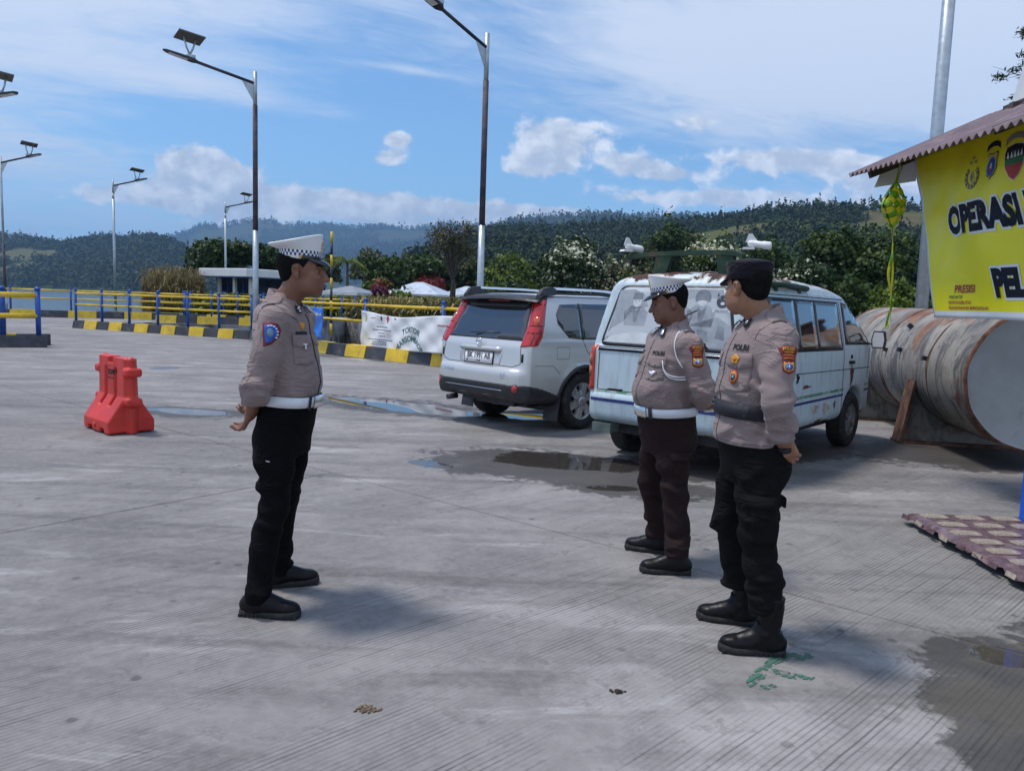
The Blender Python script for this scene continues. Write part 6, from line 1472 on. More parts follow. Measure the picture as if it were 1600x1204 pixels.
# --- the middle officer
MB_, MZ = (0.90, 4.42, 0), PI + 0.30
SM = dict(skin='skinM', trousers='browncloth', seed=8, hs=1.0, head=(0.014, 0, 1.532), yaw=-0.30, pitch=0.20, neck=(-0.020, 0, 1.365), waist=0.925, shirt0=0.91, hem=0.10, jowl=0.012, moustache=True, hand=0.98,
    tab=[(0.85, 0.002, 0, 0.144, 0.162), (0.91, 0.008, 0, 0.146, 0.165), (0.96, 0.022, 0, 0.166, 0.180), (1.03, 0.028, 0, 0.172, 0.185), (1.12, 0.012, 0, 0.160, 0.182), (1.23, -0.004, 0, 0.144, 0.178), (1.31, -0.018, 0, 0.124, 0.172), (1.355, -0.026, 0, 0.102, 0.150), (1.39, -0.026, 0, 0.078, 0.102), (1.425, -0.016, 0, 0.066, 0.068)],
    hips=[(0.66, -0.020, 0, 0.120, 0.175), (0.74, -0.022, 0, 0.150, 0.190), (0.82, -0.006, 0, 0.152, 0.186), (0.90, 0.004, 0, 0.154, 0.180), (0.95, 0.010, 0, 0.156, 0.180)],
    armR=dict(j=[(-0.02, -0.178, 1.30), (-0.080, -0.262, 1.055), (-0.155, -0.085, 0.945)], d=(-0.45, 0.72, -0.25), n=(-0.80, -0.25, 0.5), side=1, curl=(0.35, 0.6, 0.5), r=(0.076, 0.070, 0.064, 0.049)),
    armL=dict(j=[(-0.02, 0.178, 1.30), (-0.085, 0.258, 1.050), (-0.150, 0.110, 0.965)], d=(-0.85, -0.20, -0.28), n=(-0.2, -0.5, 0.85), side=-1, curl=(0.20, 0.45, 0.4), r=(0.070, 0.060, 0.054, 0.045)),
    legR=leg((-0.012, -0.090, 0.78), (0.005, -0.135, 0.46), (0.93, 4.615), MB_, MZ, [0.092, 0.086, 0.072, 0.068, 0.067]),
    legL=leg((-0.012, 0.090, 0.78), (-0.01, 0.125, 0.46), (0.965, 4.245), MB_, MZ, [0.092, 0.086, 0.072, 0.068, 0.067]),
    sfolds=[((-0.09, 0.25, 1.06), 0.11, (0.3, -0.2, 1), 0.040, 0.0090), ((-0.09, -0.25, 1.06), 0.11, (0.3, 0.2, 1), 0.04, 0.0090), ((0.02, 0.17, 1.0), (0.16, 0.1, 0.09), (-0.7, 0, 1), 0.055, 0.0090), ((0.14, 0.06, 1.02), (0.08, 0.14, 0.10), (0.2, -0.3, 1), 0.06, 0.0060), ((-0.05, 0.19, 1.28), 0.09, (1, -0.3, 0.5), 0.05, 0.0060),
            ((-0.13, 0.11, 0.98), 0.08, (0.3, 0.5, 1), 0.03, 0.0075), ((0.06, 0.15, 1.15), 0.10, (-0.8, 0.2, 1), 0.06, 0.0075)],
    tfolds=[((0.0, 0.11, 0.62), (0.12, 0.12, 0.10), (0.3, 0.2, 1), 0.07, 0.0090), ((-0.02, 0.13, 0.44), 0.12, (0.3, 0.1, 1), 0.055, 0.0090), ((-0.03, 0.18, 0.15), 0.11, (0.2, 0.1, 1), 0.045, 0.0120), ((0.0, -0.13, 0.42), 0.12, (0.3, 0.1, 1), 0.055, 0.0090), ((0.0, -0.2, 0.16), 0.1, (0.2, 0.1, 1), 0.045, 0.0120), ((0.09, 0.05, 0.80), 0.1, (0.5, 0.6, 0.6), 0.05, 0.0060)])
P, sb, tb, bv, bt_, tr = person('stout moustached policeman in white peaked cap, white belt and brown trousers, looking down', MB_, MZ, SM)
peaked_cap(P, SM['head'], Rz(-0.30) @ Ry(0.16), 0.91, tilt=0.0)
feet(P, MB_, MZ, [(0.965, 4.245, PI - 0.065), (0.93, 4.615, PI - 0.33)])
ring_band(P, 'belt', SM['hips'], 0.893, 0.942, M['beltwhite'], 0.012, -0.06)
ring_band(P, 'belt_loop', SM['hips'], 0.880, 0.950, M['beltblack'], 0.016, -0.06, arc=(0.52, 0.66))
ring_band(P, 'buckle', SM['hips'], 0.888, 0.948, M['silver'], 0.019, -0.06, arc=(-0.36, 0.42))
collar(P, (-0.014, 0), 0.070, 0.072, 1.408, 0.044, 0.034, 0.42, 0.42)
epaulette(P, bv, (-0.02, 0.125, 1.5), (0, -1, 0.2)); epaulette(P, bv, (-0.02, -0.125, 1.5), (0, 1, 0.2))
nL = (0.86, 0.5, 0.06)
pocket(P, bv, (0.12, 0.090, 1.16), nL, (0, 0, 1), 0.115, 0.125); pocket(P, bv, (0.12, -0.09, 1.16), (0.86, -0.5, 0.06), (0, 0, 1), 0.115, 0.125)
mb = MB(); lay_text(mb, BI['blackp'], bv, (0.12, 0.090, 1.245), nL, (0, 0, 1), 'POLRI', 0.030, 1.05, 0.0035, 0.0012); mb.build('lettering', BADGE, P)
mb = MB(); lay_text(mb, BI['blackp'], bv, (0.12, -0.09, 1.245), (0.86, -0.5, 0.06), (0, 0, 1), 'POLRI', 0.030, 0.9, 0.0035, 0.001); mb.build('name_lettering', BADGE, P)
mb = MB(); lay_mb(mb, BI['silver'], bv, (0.12, 0.075, 1.130), nL, (0, 0, 1), [(-0.030, 0.014), (0.030, 0.014), (0, -0.020)], off=0.010, step=0.02); lay_mb(mb, BI['whitep'], bv, (0.12, 0.075, 1.130), nL, (0, 0, 1), [(-0.022, 0.010), (0.022, 0.010), (0, -0.013)], off=0.012, step=0.02); mb.build('pin', BADGE, P)
def arm_patch(P, bv, c, n_, up_, s=1.0, shield='tealp', body='maroon', stripe='orange', word='POLRES'):
    q = lambda pts: [(x * s, y * s) for x, y in pts]
    mb = MB(); arc_ = lambda r0_, r1_, w, y0: [((r0_) * math.sin(a), y0 + r0_ * math.cos(a) - r0_) for a in np.linspace(-w, w, 9)] + [((r1_) * math.sin(a), y0 + r1_ * math.cos(a) - r0_) for a in np.linspace(w, -w, 9)]
    lay_mb(mb, BI['maroon'], bv, c, n_, up_, q(arc_(0.085, 0.122, 0.44, 0.036)), off=0.003, step=0.012 * s)
    V_ = word; lay_text(mb, BI['gold'], bv, c, n_, up_, V_, 0.0215 * s, 0.82, 0.006, 0.0008, dy=0.060 * s, bend=0.11 * s)
    lay_text(mb, BI['gold'], bv, c, n_, up_, 'SAMOSIR', 0.0115 * s, 0.95, 0.006, 0.0004, dy=0.0435 * s, bend=0.095 * s)
    lay_mb(mb, BI[body], bv, c, n_, up_, q([(-0.034, 0.033), (-0.017, 0.040), (0, 0.042), (0.017, 0.040), (0.034, 0.033), (0.031, -0.010), (0.029, -0.018), (0.033, -0.028), (0.030, -0.050), (0.012, -0.058), (0.0, -0.062), (-0.012, -0.058), (-0.030, -0.050), (-0.033, -0.028), (-0.029, -0.018), (-0.031, -0.010)]), off=0.003, step=0.012 * s)
    for y in (0.026, 0.012): lay_mb(mb, BI[stripe], bv, c, n_, up_, q([(-0.026, y - 0.004), (0, y), (0.026, y - 0.004), (0.026, y + 0.002), (0, y + 0.006), (-0.026, y + 0.002)]), off=0.005, step=0.012 * s)
    lay_mb(mb, BI['gold'], bv, c, n_, up_, q([(-0.025, -0.004), (-0.010, -0.010), (0, -0.006), (0.010, -0.010), (0.025, -0.004), (0.027, -0.028), (0.024, -0.044), (0, -0.054), (-0.024, -0.044), (-0.027, -0.028)]), off=0.005, step=0.012 * s)
    lay_mb(mb, BI[shield], bv, c, n_, up_, q(ngon(14, 0.0195, 0.0175, 0, -0.029)), off=0.0065, step=0.012 * s)
    lay_mb(mb, BI['bluep' if shield != 'bluep' else 'tealp'], bv, c, n_, up_, q([(-0.016, -0.028), (-0.006, -0.022), (-0.004, -0.036), (-0.013, -0.038)]), off=0.008, step=0.02); lay_mb(mb, BI['redp'], bv, c, n_, up_, q([(-0.006, -0.040), (0.006, -0.040), (0.010, -0.046), (-0.010, -0.046)]), off=0.008, step=0.02); lay_mb(mb, BI['whitep'], bv, c, n_, up_, q([(0.0, -0.016), (0.006, -0.034), (-0.004, -0.034)]), off=0.008, step=0.02)
    mb.build('sleeve_patch', BADGE, P)
arm_patch(P, bv, (-0.030, 0.25, 1.235), (0.30, 1, 0.12), (0.04, 0, 1), 0.92)
def cord(P, bv, pts, r_=0.004, mat='whitep', off=0.004):
    v = []
    for p, n in pts:
        n = Vector(n).normalized(); h = bv.ray_cast(Vector(p) + n * 0.5, -n, 1.0)
        v.append((h[0] if h[0] is not None and (h[0] - Vector(p)).length < 0.09 else Vector(p)) + n * (r_ + off * 0.3))
    # smoothed
    for _ in range(2): v = [v[0]] + [(v[i - 1] + v[i] * 2 + v[i + 1]) / 4 for i in range(1, len(v) - 1)] + [v[-1]]
    mb = MB(); mb.tube(v, r_, 7); return mb
def bez(a, b, c, d, n=16): return [tuple(np.array(a) * (1 - t) ** 3 + 3 * np.array(b) * t * (1 - t) ** 2 + 3 * np.array(c) * t * t * (1 - t) + np.array(d) * t ** 3) for t in np.linspace(0, 1, n)]
for k, (a, b, c, d) in enumerate([((0.035, 0.150, 1.375), (0.075, 0.165, 1.33), (0.085, 0.175, 1.24), (0.035, 0.215, 1.175)), ((0.105, 0.120, 1.205), (0.115, 0.135, 1.13), (0.085, 0.175, 1.11), (0.015, 0.215, 1.125)), ((0.105, 0.122, 1.200), (0.112, 0.142, 1.115), (0.080, 0.180, 1.095), (0.010, 0.217, 1.112))]):
    cord(P, bv, [(p, (0.65, 0.75, 0.1)) for p in bez(a, b, c, d)]).build('lanyard', M['whitep'], P)
cord(P, bv, [(p, (-0.2, 0.55, 1)) for p in bez((0.035, 0.150, 1.375), (-0.03, 0.15, 1.42), (-0.07, 0.17, 1.41), (-0.11, 0.20, 1.32), 10)]).build('lanyard', M['whitep'], P)
mb = MB()
for s_ in (-1, 1):
    n3 = (0.75, s_ * 0.65, 0.35); c = (0.075, s_ * 0.046, 1.362); lay_mb(mb, BI['blackp'], bv, c, n3, (0.3, s_ * 0.2, 1), rrect(0.030, 0.060, 0.0120), off=0.016, step=0.02); lay_mb(mb, BI['silver'], bv, c, n3, (0.3, s_ * 0.2, 1), rrect(0.019, 0.048, 0.0075), off=0.0185, step=0.02)
mb.build('collar_badge', BADGE, P)
seam(P, bv, 'placket', [((0.2, 0.012, z), (1, 0.05, 0)) for z in np.linspace(1.32, 0.92, 24)], 'shirtdk', 0.0022)
seam(P, bv, 'shoulder_seam', [((-0.02 + 0.085 * math.cos(a), 0.25, 1.29 + 0.085 * math.sin(a)), (0, 1, 0.12)) for a in np.linspace(0.2, 2.9, 14)])
seam(P, bv, 'sleeve_crease', [((-0.02 + 0.02 - 0.07 * u, 0.30, 1.31 - 0.25 * u), (0.15, 1, 0)) for u in np.linspace(0, 1, 14)], 'shirt', 0.0012, 0.0)
mb = MB(); lay_mb(mb, 0, bt_, (-0.02, 0.2, 0.60), (0.1, 1, 0), (0, 0, 1), rrect(0.108, 0.17, 0.01), off=0.008, depth=0.01, step=0.03); lay_mb(mb, 0, bt_, (-0.02, 0.2, 0.67), (0.1, 1, 0), (0, 0, 1), rrect(0.158, 0.05, 0.0120), off=0.014, depth=0.01, step=0.03); mb.build('cargo_pocket', M['browncloth'], P)
mb = MB(); mb.box((-0.246, 0.055, 0.926), (0.075, 0.010, 0.045), 0.3, bev=0.002); mb.build('folded_paper', M['whitep'], P)

# --- the officer on the right, head turned away
RB, RZ = (1.09, 3.42, 0), PI + 0.06
SR = dict(skin='skinR', trousers='blackcloth', seed=14, hs=1.02, head=(0.062, 0.0, 1.597), yaw=-1.14, pitch=0.03, neck=(-0.010, 0, 1.445), waist=0.96, shirt0=0.915, tuck=False, hem=0.185, hand=0.98,
    tab=[(0.82, 0.010, 0, 0.152, 0.184), (0.90, 0.012, 0, 0.151, 0.183), (0.97, 0.024, 0, 0.146, 0.178), (1.05, 0.026, 0, 0.130, 0.168), (1.075, 0.026, 0, 0.130, 0.168), (1.13, 0.028, 0, 0.142, 0.176), (1.22, 0.012, 0, 0.144, 0.180), (1.32, -0.002, 0, 0.144, 0.184), (1.39, -0.018, 0, 0.128, 0.178), (1.44, -0.026, 0, 0.104, 0.158), (1.475, -0.024, 0, 0.078, 0.106), (1.51, -0.012, 0, 0.066, 0.068)],
    hips=[(0.74, -0.016, 0, 0.122, 0.178), (0.82, -0.018, 0, 0.146, 0.190), (0.90, 0.000, 0, 0.142, 0.182), (1.0, 0.02, 0, 0.130, 0.17)],
    armR=dict(j=[(-0.015, -0.184, 1.385), (-0.055, -0.268, 1.12), (-0.105, -0.130, 0.975)], d=(-0.35, 0.75, -0.45), n=(-0.9, -0.25, 0.3), side=1, curl=(0.4, 0.6, 0.5), r=(0.070, 0.060, 0.054, 0.045)),
    armL=dict(j=[(-0.015, 0.184, 1.385), (0.006, 0.256, 1.130), (-0.062, 0.185, 0.965)], d=(-0.46, -0.12, -0.80), n=(-0.45, -0.80, 0.25), side=-1, curl=(0.25, 0.40, 0.35), r=(0.070, 0.060, 0.054, 0.045)),
    legR=leg((-0.010, -0.090, 0.86), (0.035, -0.125, 0.53), (1.135, 3.575), RB, RZ, [0.094, 0.091, 0.077, 0.075, 0.068]),
    legL=leg((-0.010, 0.090, 0.86), (0.00, 0.125, 0.53), (1.155, 3.255), RB, RZ, [0.094, 0.091, 0.077, 0.077, 0.070]),
    sfolds=[((-0.04, 0.26, 1.13), 0.11, (0.3, -0.2, 1), 0.040, 0.0090), ((-0.05, -0.26, 1.12), 0.11, (0.3, 0.2, 1), 0.04, 0.0090), ((0.10, 0.12, 1.15), (0.12, 0.12, 0.07), (-0.1, 0, 1), 0.040, 0.0075), ((0.03, 0.17, 1.20), (0.12, 0.1, 0.08), (-0.5, 0, 1), 0.05, 0.0060), ((-0.05, 0.19, 1.36), 0.09, (1, -0.3, 0.5), 0.05, 0.0060), ((-0.06, 0.22, 1.0), 0.09, (0.2, 0.5, 1), 0.035, 0.0090),
            ((0.08, 0.12, 0.965), (0.14, 0.12, 0.05), (0.5, -0.4, 1), 0.055, 0.0075), ((-0.10, 0.05, 0.95), (0.1, 0.14, 0.06), (0.2, 0.5, 1), 0.05, 0.0060)],
    tfolds=[((0.03, 0.11, 0.72), (0.14, 0.12, 0.10), (0.4, 0.2, 1), 0.07, 0.0090), ((0.0, 0.13, 0.50), 0.14, (0.4, 0.1, 1), 0.055, 0.0120), ((-0.03, 0.16, 0.27), 0.12, (0.3, 0.1, 1), 0.05, 0.0150), ((0.03, -0.13, 0.46), 0.14, (0.4, 0.1, 1), 0.055, 0.0120), ((0.0, -0.15, 0.28), 0.12, (0.2, 0.1, 1), 0.045, 0.0135), ((0.09, 0.05, 0.84), 0.1, (0.5, 0.6, 0.6), 0.05, 0.0060)])
P, sb, tb, bv, bt_, tr = person('policeman in black flat cap, black belt and tall boots, head turned away from the camera', RB, RZ, SR)
flat_cap(P, SR['head'], Rz(-1.12) @ Ry(0.03), 0.97)
feet(P, RB, RZ, [(1.155, 3.255, PI - 0.10), (1.135, 3.575, PI - 0.27)], boot=0.15)
ring_band(P, 'belt', SR['tab'], 1.030, 1.098, M['beltblack'], 0.012, 0.05)
ring_band(P, 'belt_pad', SR['tab'], 1.036, 1.090, M['beltblack'], 0.020, 0.05, arc=(0.1, 1.2))
collar(P, (-0.010, 0), 0.070, 0.072, 1.494, 0.040, 0.034, 0.42, 0.42)
epaulette(P, bv, (-0.012, 0.130, 1.5), (0, -1, 0.2)); epaulette(P, bv, (-0.012, -0.130, 1.5), (0, 1, 0.2))
nL = (0.80, 0.60, 0.05)
pocket(P, bv, (0.12, 0.105, 1.235), nL, (0, 0, 1), 0.125, 0.155, 0.055); pocket(P, bv, (0.12, -0.105, 1.235), (0.80, -0.60, 0.05), (0, 0, 1), 0.125, 0.155, 0.055)
mb = MB(); lay_text(mb, BI['blackp'], bv, (0.12, 0.100, 1.340), nL, (0, 0, 1), 'POLRI', 0.034, 1.0, 0.0035, 0.0014); mb.build('lettering', BADGE, P)
mb = MB(); lay_text(mb, BI['blackp'], bv, (0.12, -0.105, 1.340), (0.80, -0.60, 0.05), (0, 0, 1), 'POLRI', 0.030, 0.9, 0.0035, 0.001); mb.build('name_lettering', BADGE, P)
mb = MB(); c = (0.12, 0.085, 1.288); lay_mb(mb, BI['gold'], bv, c, nL, (0, 0, 1), [(0.026 * (1 if k % 2 == 0 else 0.74) * math.cos(0.314 + k * 0.6283), 0.024 * (1 if k % 2 == 0 else 0.74) * math.sin(0.314 + k * 0.6283)) for k in range(10)], off=0.013, step=0.01); lay_mb(mb, BI['orange'], bv, c, nL, (0, 0, 1), ngon(10, 0.010, 0.008), off=0.0155, step=0.01); mb.build('star_badge', BADGE, P)
mb = MB(); c = (0.12, 0.088, 1.212)
for k, (mt_, q) in enumerate((('redp', 0.029), ('orange', 0.024), ('gold', 0.019), ('navy', 0.014), ('tealp', 0.007))): lay_mb(mb, BI[mt_], bv, c, nL, (0, 0, 1), ngon(8 if k == 0 else 14, q * 0.86, q * 1.08, ph=0.39), off=0.009 + 0.0014 * k, step=0.012)
mb.build('round_badge', BADGE, P)
arm_patch(P, bv, (-0.022, 0.28, 1.300), (0.22, 1, 0.12), (0.03, 0, 1), 0.86, 'bluep', 'maroon')
mb = MB()
for s_ in (-1, 1):
    n3 = (0.75, s_ * 0.65, 0.35); c = (0.078, s_ * 0.050, 1.452); lay_mb(mb, BI['blackp'], bv, c, n3, (0.35, s_ * 0.2, 1), ngon(14, 0.017, 0.033), off=0.016, step=0.02); lay_mb(mb, BI['silver'], bv, c, n3, (0.35, s_ * 0.2, 1), [(0, 0.018), (0.009, 0.004), (0.005, -0.013), (-0.005, -0.013), (-0.009, 0.004)], off=0.0185, step=0.02)
mb.build('collar_badge', BADGE, P)
seam(P, bv, 'placket', [((0.2, 0.012, z), (1, 0.05, 0)) for z in np.linspace(1.40, 0.92, 26)], 'shirtdk', 0.0022)
seam(P, bv, 'shoulder_seam', [((-0.015 + 0.09 * math.cos(a), 0.26, 1.375 + 0.09 * math.sin(a)), (0, 1, 0.12)) for a in np.linspace(0.2, 2.9, 14)])
seam(P, bv, 'sleeve_crease', [((-0.0 - 0.03 * u, 0.31, 1.40 - 0.27 * u), (0.12, 1, 0)) for u in np.linspace(0, 1, 14)], 'shirt', 0.0012, 0.0)
seam(P, bv, 'hem_stitching', [((0.012 + 0.25 * math.cos(a), 0.25 * math.sin(a), 0.930), (math.cos(a), math.sin(a), 0)) for a in np.linspace(-2.8, 2.8, 40)], 'shirtdk', 0.0014, 0.0005)
mb = MB(); lay_mb(mb, 0, bt_, (0.0, 0.2, 0.60), (0.1, 1, 0), (0, 0, 1), rrect(0.118, 0.19, 0.012), off=0.010, depth=0.012, step=0.03); lay_mb(mb, 0, bt_, (0.0, 0.2, 0.685), (0.1, 1, 0), (0, 0, 1), rrect(0.18, 0.055, 0.0120), off=0.018, depth=0.012, step=0.03); mb.build('cargo_pocket', M['blackcloth'], P)
wl = np.array(SR['armL']['j'][2]); we = np.array(SR['armL']['j'][1]); wd = (wl - we) / np.linalg.norm(wl - we); c = wl + wd * 0.052
a_ = np.cross(wd, (1, 0, 0)); a_ /= np.linalg.norm(a_); b_ = np.cross(wd, a_); mb = MB(); mb.loft([[tuple(c + wd * h + (a_ * math.cos(t) + b_ * math.sin(t)) * q) for t in np.linspace(0, 6.28, 21)[:-1]] for h, q in ((-0.011, 0.031), (-0.009, 0.035), (0.009, 0.034), (0.011, 0.030))], 0); mb.build('wrist_strap', M['beltblack'], P)

# ---------------------------------------------------------------- vehicles
def poly_sdf(X, Y, poly):
    d = np.full(np.broadcast(X, Y).shape, 1e9); s = np.ones(d.shape); n = len(poly)
    for i in range(n):
        (ax, ay), (bx, by) = poly[i], poly[i - 1]
        ex, ey = bx - ax, by - ay; wx, wy = X - ax, Y - ay; t = np.clip((wx * ex + wy * ey) / (ex * ex + ey * ey + 1e-12), 0, 1)
        d = np.minimum(d, (wx - ex * t) ** 2 + (wy - ey * t) ** 2)
        c1 = Y >= ay; c2 = Y < by; c3 = ex * wy > ey * wx
        f = (c1 & c2 & c3) | (~c1 & ~c2 & ~c3); s = np.where(f, -s, s)
    return s * np.sqrt(d)
def smax(a, b, k):
    h = np.clip(0.5 - 0.5 * (b - a) / k, 0, 1); return b + (a - b) * h + k * h * (1 - h)
def shell_field(side_p, plan_p, front_p, lo, hi, h, k):
    """a body whose three outlines are given; corners rounded by k"""
    F = Field(lo, hi, h); X, Y, Z = F.ax
    a = poly_sdf(X[:, None], Z[None, :], side_p)[:, None, :]
    b = poly_sdf(X[:, None], np.abs(Y)[None, :], plan_p)[:, :, None]
    c = poly_sdf(np.abs(Y)[:, None], Z[None, :], front_p)[None, :, :]
    F.d = smax(smax(a, b, k), np.broadcast_to(c, F.d.shape), k * 0.9).astype(np.float32); return F
def cyl_y(F, x, z, r_, y0, y1, cut=True, k=0.01):
    def fn(X, Y, Z):
        return np.maximum(np.sqrt((X - x) ** 2 + (Z - z) ** 2) - r_, np.abs(Y - (y0 + y1) / 2) - abs(y1 - y0) / 2)
    (F.cut if cut else F.union)(fn, (x - r_, min(y0, y1), z - r_), (x + r_, max(y0, y1), z + r_), k)
def proj_poly(pts3, org, nrm, up=(0, 0, 1)):
    nrm = Vector(nrm).normalized(); up = Vector(up); up = (up - nrm * up.dot(nrm)).normalized(); rt = up.cross(nrm); o = Vector(org)
    return [((Vector(p) - o).dot(rt), (Vector(p) - o).dot(up)) for p in pts3]
def skin_part(par, name, bv, mats, items, **t):
    """items: (material index, outline in 3D, direction it faces, offset, depth, step)"""
    mb = MB()
    for mi, p3, n, of, dp, st in items:
        o = sum((Vector(p) for p in p3), Vector()) / len(p3); lay_mb(mb, mi, bv, o, n, (0, 0, 1), proj_poly(p3, o, n), off=of, depth=dp, step=st)
    return mb.build(name, mats, par, **t)
def gap_line(par, bv, pts, n, mat, w=0.004, name='panel_gap', off=-0.001):
    v = []
    P = [Vector(p) for p in pts]; Q = []
    for a, b in zip(P, P[1:]):
        m_ = max(2, int((b - a).length / 0.05)); Q += [a.lerp(b, i / m_) for i in range(m_)]
    Q.append(P[-1]); n = Vector(n).normalized()
    for p in Q:
        h = bv.ray_cast(p + n * 0.6, -n, 1.5)
        if h[0] is not None: v.append(h[0] + n * off)
    if len(v) > 1: mb = MB(); mb.tube(v, w, 6); return mb.build(name, mat, par)
def wheel(par, c, r_, w, spokes, rim_r, tyre_m, rim_m, out=-1, style=0):
    """c = hub; out = side (+1/-1 of y) that faces outwards"""
    t = bpy.data.objects.new('wheel', None); COL.objects.link(t); t.parent = par; t.location = c
    n = 44; prof = [(rim_r * 0.98, -w / 2 * 0.86), (rim_r + 0.01, -w / 2), (r_ - 0.035, -w / 2 * 1.04), (r_ - 0.012, -w / 2 * 0.93), (r_, -w / 2 * 0.72), (r_ + 0.001, 0), (r_, w / 2 * 0.72), (r_ - 0.012, w / 2 * 0.93), (r_ - 0.035, w / 2 * 1.04), (rim_r + 0.01, w / 2), (rim_r * 0.98, w / 2 * 0.86)]
    rings = [[(q * math.cos(2 * PI * k / n), y, q * math.sin(2 * PI * k / n)) for k in range(n)] for q, y in prof]
    mb = MB(); mb.loft(rings, cap=(False, False))
    for k in range(36):
        a = 2 * PI * k / 36
        for y in (-w * 0.28, 0, w * 0.28): mb.box(((r_ - 0.001) * math.cos(a), y, (r_ - 0.001) * math.sin(a)), (0.008, w * 0.22, 0.035), M=Matrix.Rotation(-a, 3, 'Y'))
    mb.build('tyre', tyre_m, t)
    mb = MB(); yo = out * w * 0.40
    mb.loft([[(q * math.cos(2 * PI * k / n), y, q * math.sin(2 * PI * k / n)) for k in range(n)] for q, y in ((rim_r * 0.97, -out * w * 0.4), (rim_r * 0.86, out * w * 0.1), (rim_r * 0.93, yo), (rim_r, yo + out * 0.012), (rim_r * 1.01, yo))], cap=(False, False))
    for k in range(spokes):
        a = 2 * PI * k / spokes + 0.3; ca, sa = math.cos(a), math.sin(a); tv = (-sa, ca); wd = rim_r * (0.16 if style == 0 else 0.26)
        f = lambda q, h, y: (q * ca + h * tv[0], y, q * sa + h * tv[1])
        mb.loft([[f(rim_r * 0.12, -wd * 0.75, yo - out * 0.03), f(rim_r * 0.12, wd * 0.75, yo - out * 0.03), f(rim_r * 0.12, wd * 0.5, yo + out * 0.012), f(rim_r * 0.12, -wd * 0.5, yo + out * 0.012)],
                 [f(rim_r * 0.95, -wd, yo - out * 0.04), f(rim_r * 0.95, wd, yo - out * 0.04), f(rim_r * 0.95, wd * 0.75, yo + out * 0.004), f(rim_r * 0.95, -wd * 0.75, yo + out * 0.004)]], smooth=False)
    mb.loft([[(q * math.cos(2 * PI * k / 20), y, q * math.sin(2 * PI * k / 20)) for k in range(20)] for q, y in ((rim_r * 0.26, yo - out * 0.04), (rim_r * 0.26, yo + out * 0.012), (rim_r * 0.14, yo + out * 0.022))])
    rm = mb.build('rim', rim_m, t)
    mb = MB(); mb.loft([[(q * math.cos(2 * PI * k / 28), y, q * math.sin(2 * PI * k / 28)) for k in range(28)] for q, y in ((rim_r * 0.72, -out * w * 0.1), (rim_r * 0.72, out * w * 0.12), (rim_r * 0.3, out * w * 0.14))]); mb.build('brake_disc', M['darkmetal'], t)
    return t
def paint(name, col, metal, rough, coat=0.6, rust=None, dirtcol=(0.2, 0.19, 0.18)):
    mt, nt, p, _ = new_mat(name); t = NT(nt); c = t.coord()
    k = t.mix(t.ramp(t.noise(c, 1.4, 6, 0.6), 0.35, 0.7), tuple(x * 0.95 for x in col), col)
    sp = t.node('ShaderNodeSeparateXYZ'); t.l.new(c, sp.inputs[0]); z = sp.outputs[2]
    dm = t.math('MULTIPLY', t.ramp(z, 0.25, 0.75, 1.0, 0.0), t.ramp(t.noise(c, 5, 7, 0.7), 0.3, 0.65))
    k = t.mix(t.math('MULTIPLY', dm, 0.45), k, dirtcol); rg = t.math('ADD', t.math('MULTIPLY', dm, 0.3), rough)
    if rust:
        n1 = t.noise(c, 2.3, 9, 0.72, 0.3); n2 = t.noise(c, 9, 8, 0.7, 0.5); n3 = t.noise(t.mapv(c, (9, 9, 1.2)), 2.0, 6, 0.65)
        edge = t.math('MAXIMUM', t.ramp(z, 1.74, 1.90, 0.0, 0.20), t.ramp(z, 0.36, 0.46, 0.13, 0.0))
        m_ = t.math('ADD', t.math('ADD', t.math('MULTIPLY', n1, 0.6), t.math('MULTIPLY', n2, 0.4)), edge)
        chips = t.ramp(m_, 0.645, 0.665); under = t.ramp(m_, 0.615, 0.635)
        k = t.mix(t.math('MULTIPLY', t.ramp(n3, 0.44, 0.70), 0.5), k, (0.33, 0.34, 0.33))
        k = t.mix(t.math('MULTIPLY', under, 0.9), k, (0.50, 0.47, 0.42)); k = t.mix(chips, k, t.mix(t.ramp(n2, 0.4, 0.6), (0.13, 0.038, 0.022), (0.05, 0.03, 0.025)))
        rg = t.math('MAXIMUM', rg, t.math('MULTIPLY', under, 0.85)); p.inputs['Coat Weight'].default_value = 0.0
        t.put(p.inputs['Normal'], t.bump(t.math('ADD', t.math('MULTIPLY', m_, -0.7), t.math('MULTIPLY', t.noise(c, 3, 3), 0.8)), 0.25, 0.01))
    else: p.inputs['Coat Weight'].default_value = coat; p.inputs['Coat Roughness'].default_value = 0.04
    t.put(p.inputs['Base Color'], k); t.put(p.inputs['Roughness'], rg); p.inputs['Metallic'].default_value = metal; return mt
M['silverpaint'] = paint('silver_car_paint', (0.68, 0.675, 0.66), 0.45, 0.33)
M['vanpaint'] = paint('faded_pale_blue_van_paint', (0.55, 0.67, 0.73), 0.0, 0.46, rust=True)
M['blackplastic'] = pm('black_bumper_plastic', (0.022, 0.023, 0.027), 0.5, var=0.2, vs=5, dirt=(0.09, 0.085, 0.08), ds=4, dlo=0.55, dhi=0.8)
M['tint'] = pm('tinted_car_glass', (0.020, 0.022, 0.026), 0.05, var=0.2, vs=1.5, rvar=0.02, spec=1.0, coat=1.0)
M['tyre'] = pm('tyre_rubber', (0.018, 0.018, 0.019), 0.8, var=0.25, vs=9, dirt=(0.08, 0.075, 0.07), ds=6, dlo=0.5, dhi=0.75, bump=0.2, bs=60)
M['alloy'] = pm('alloy_wheel', (0.50, 0.51, 0.53), 0.32, metal=0.8, var=0.06, vs=8)
M['redlens'] = pm('red_lamp_lens', (0.46, 0.012, 0.014), 0.08, var=0.12, vs=14, coat=0.8, rvar=0.03)
M['amber'] = pm('amber_lamp_lens', (0.52, 0.085, 0.016), 0.1, var=0.1, coat=0.8, rvar=0.03)
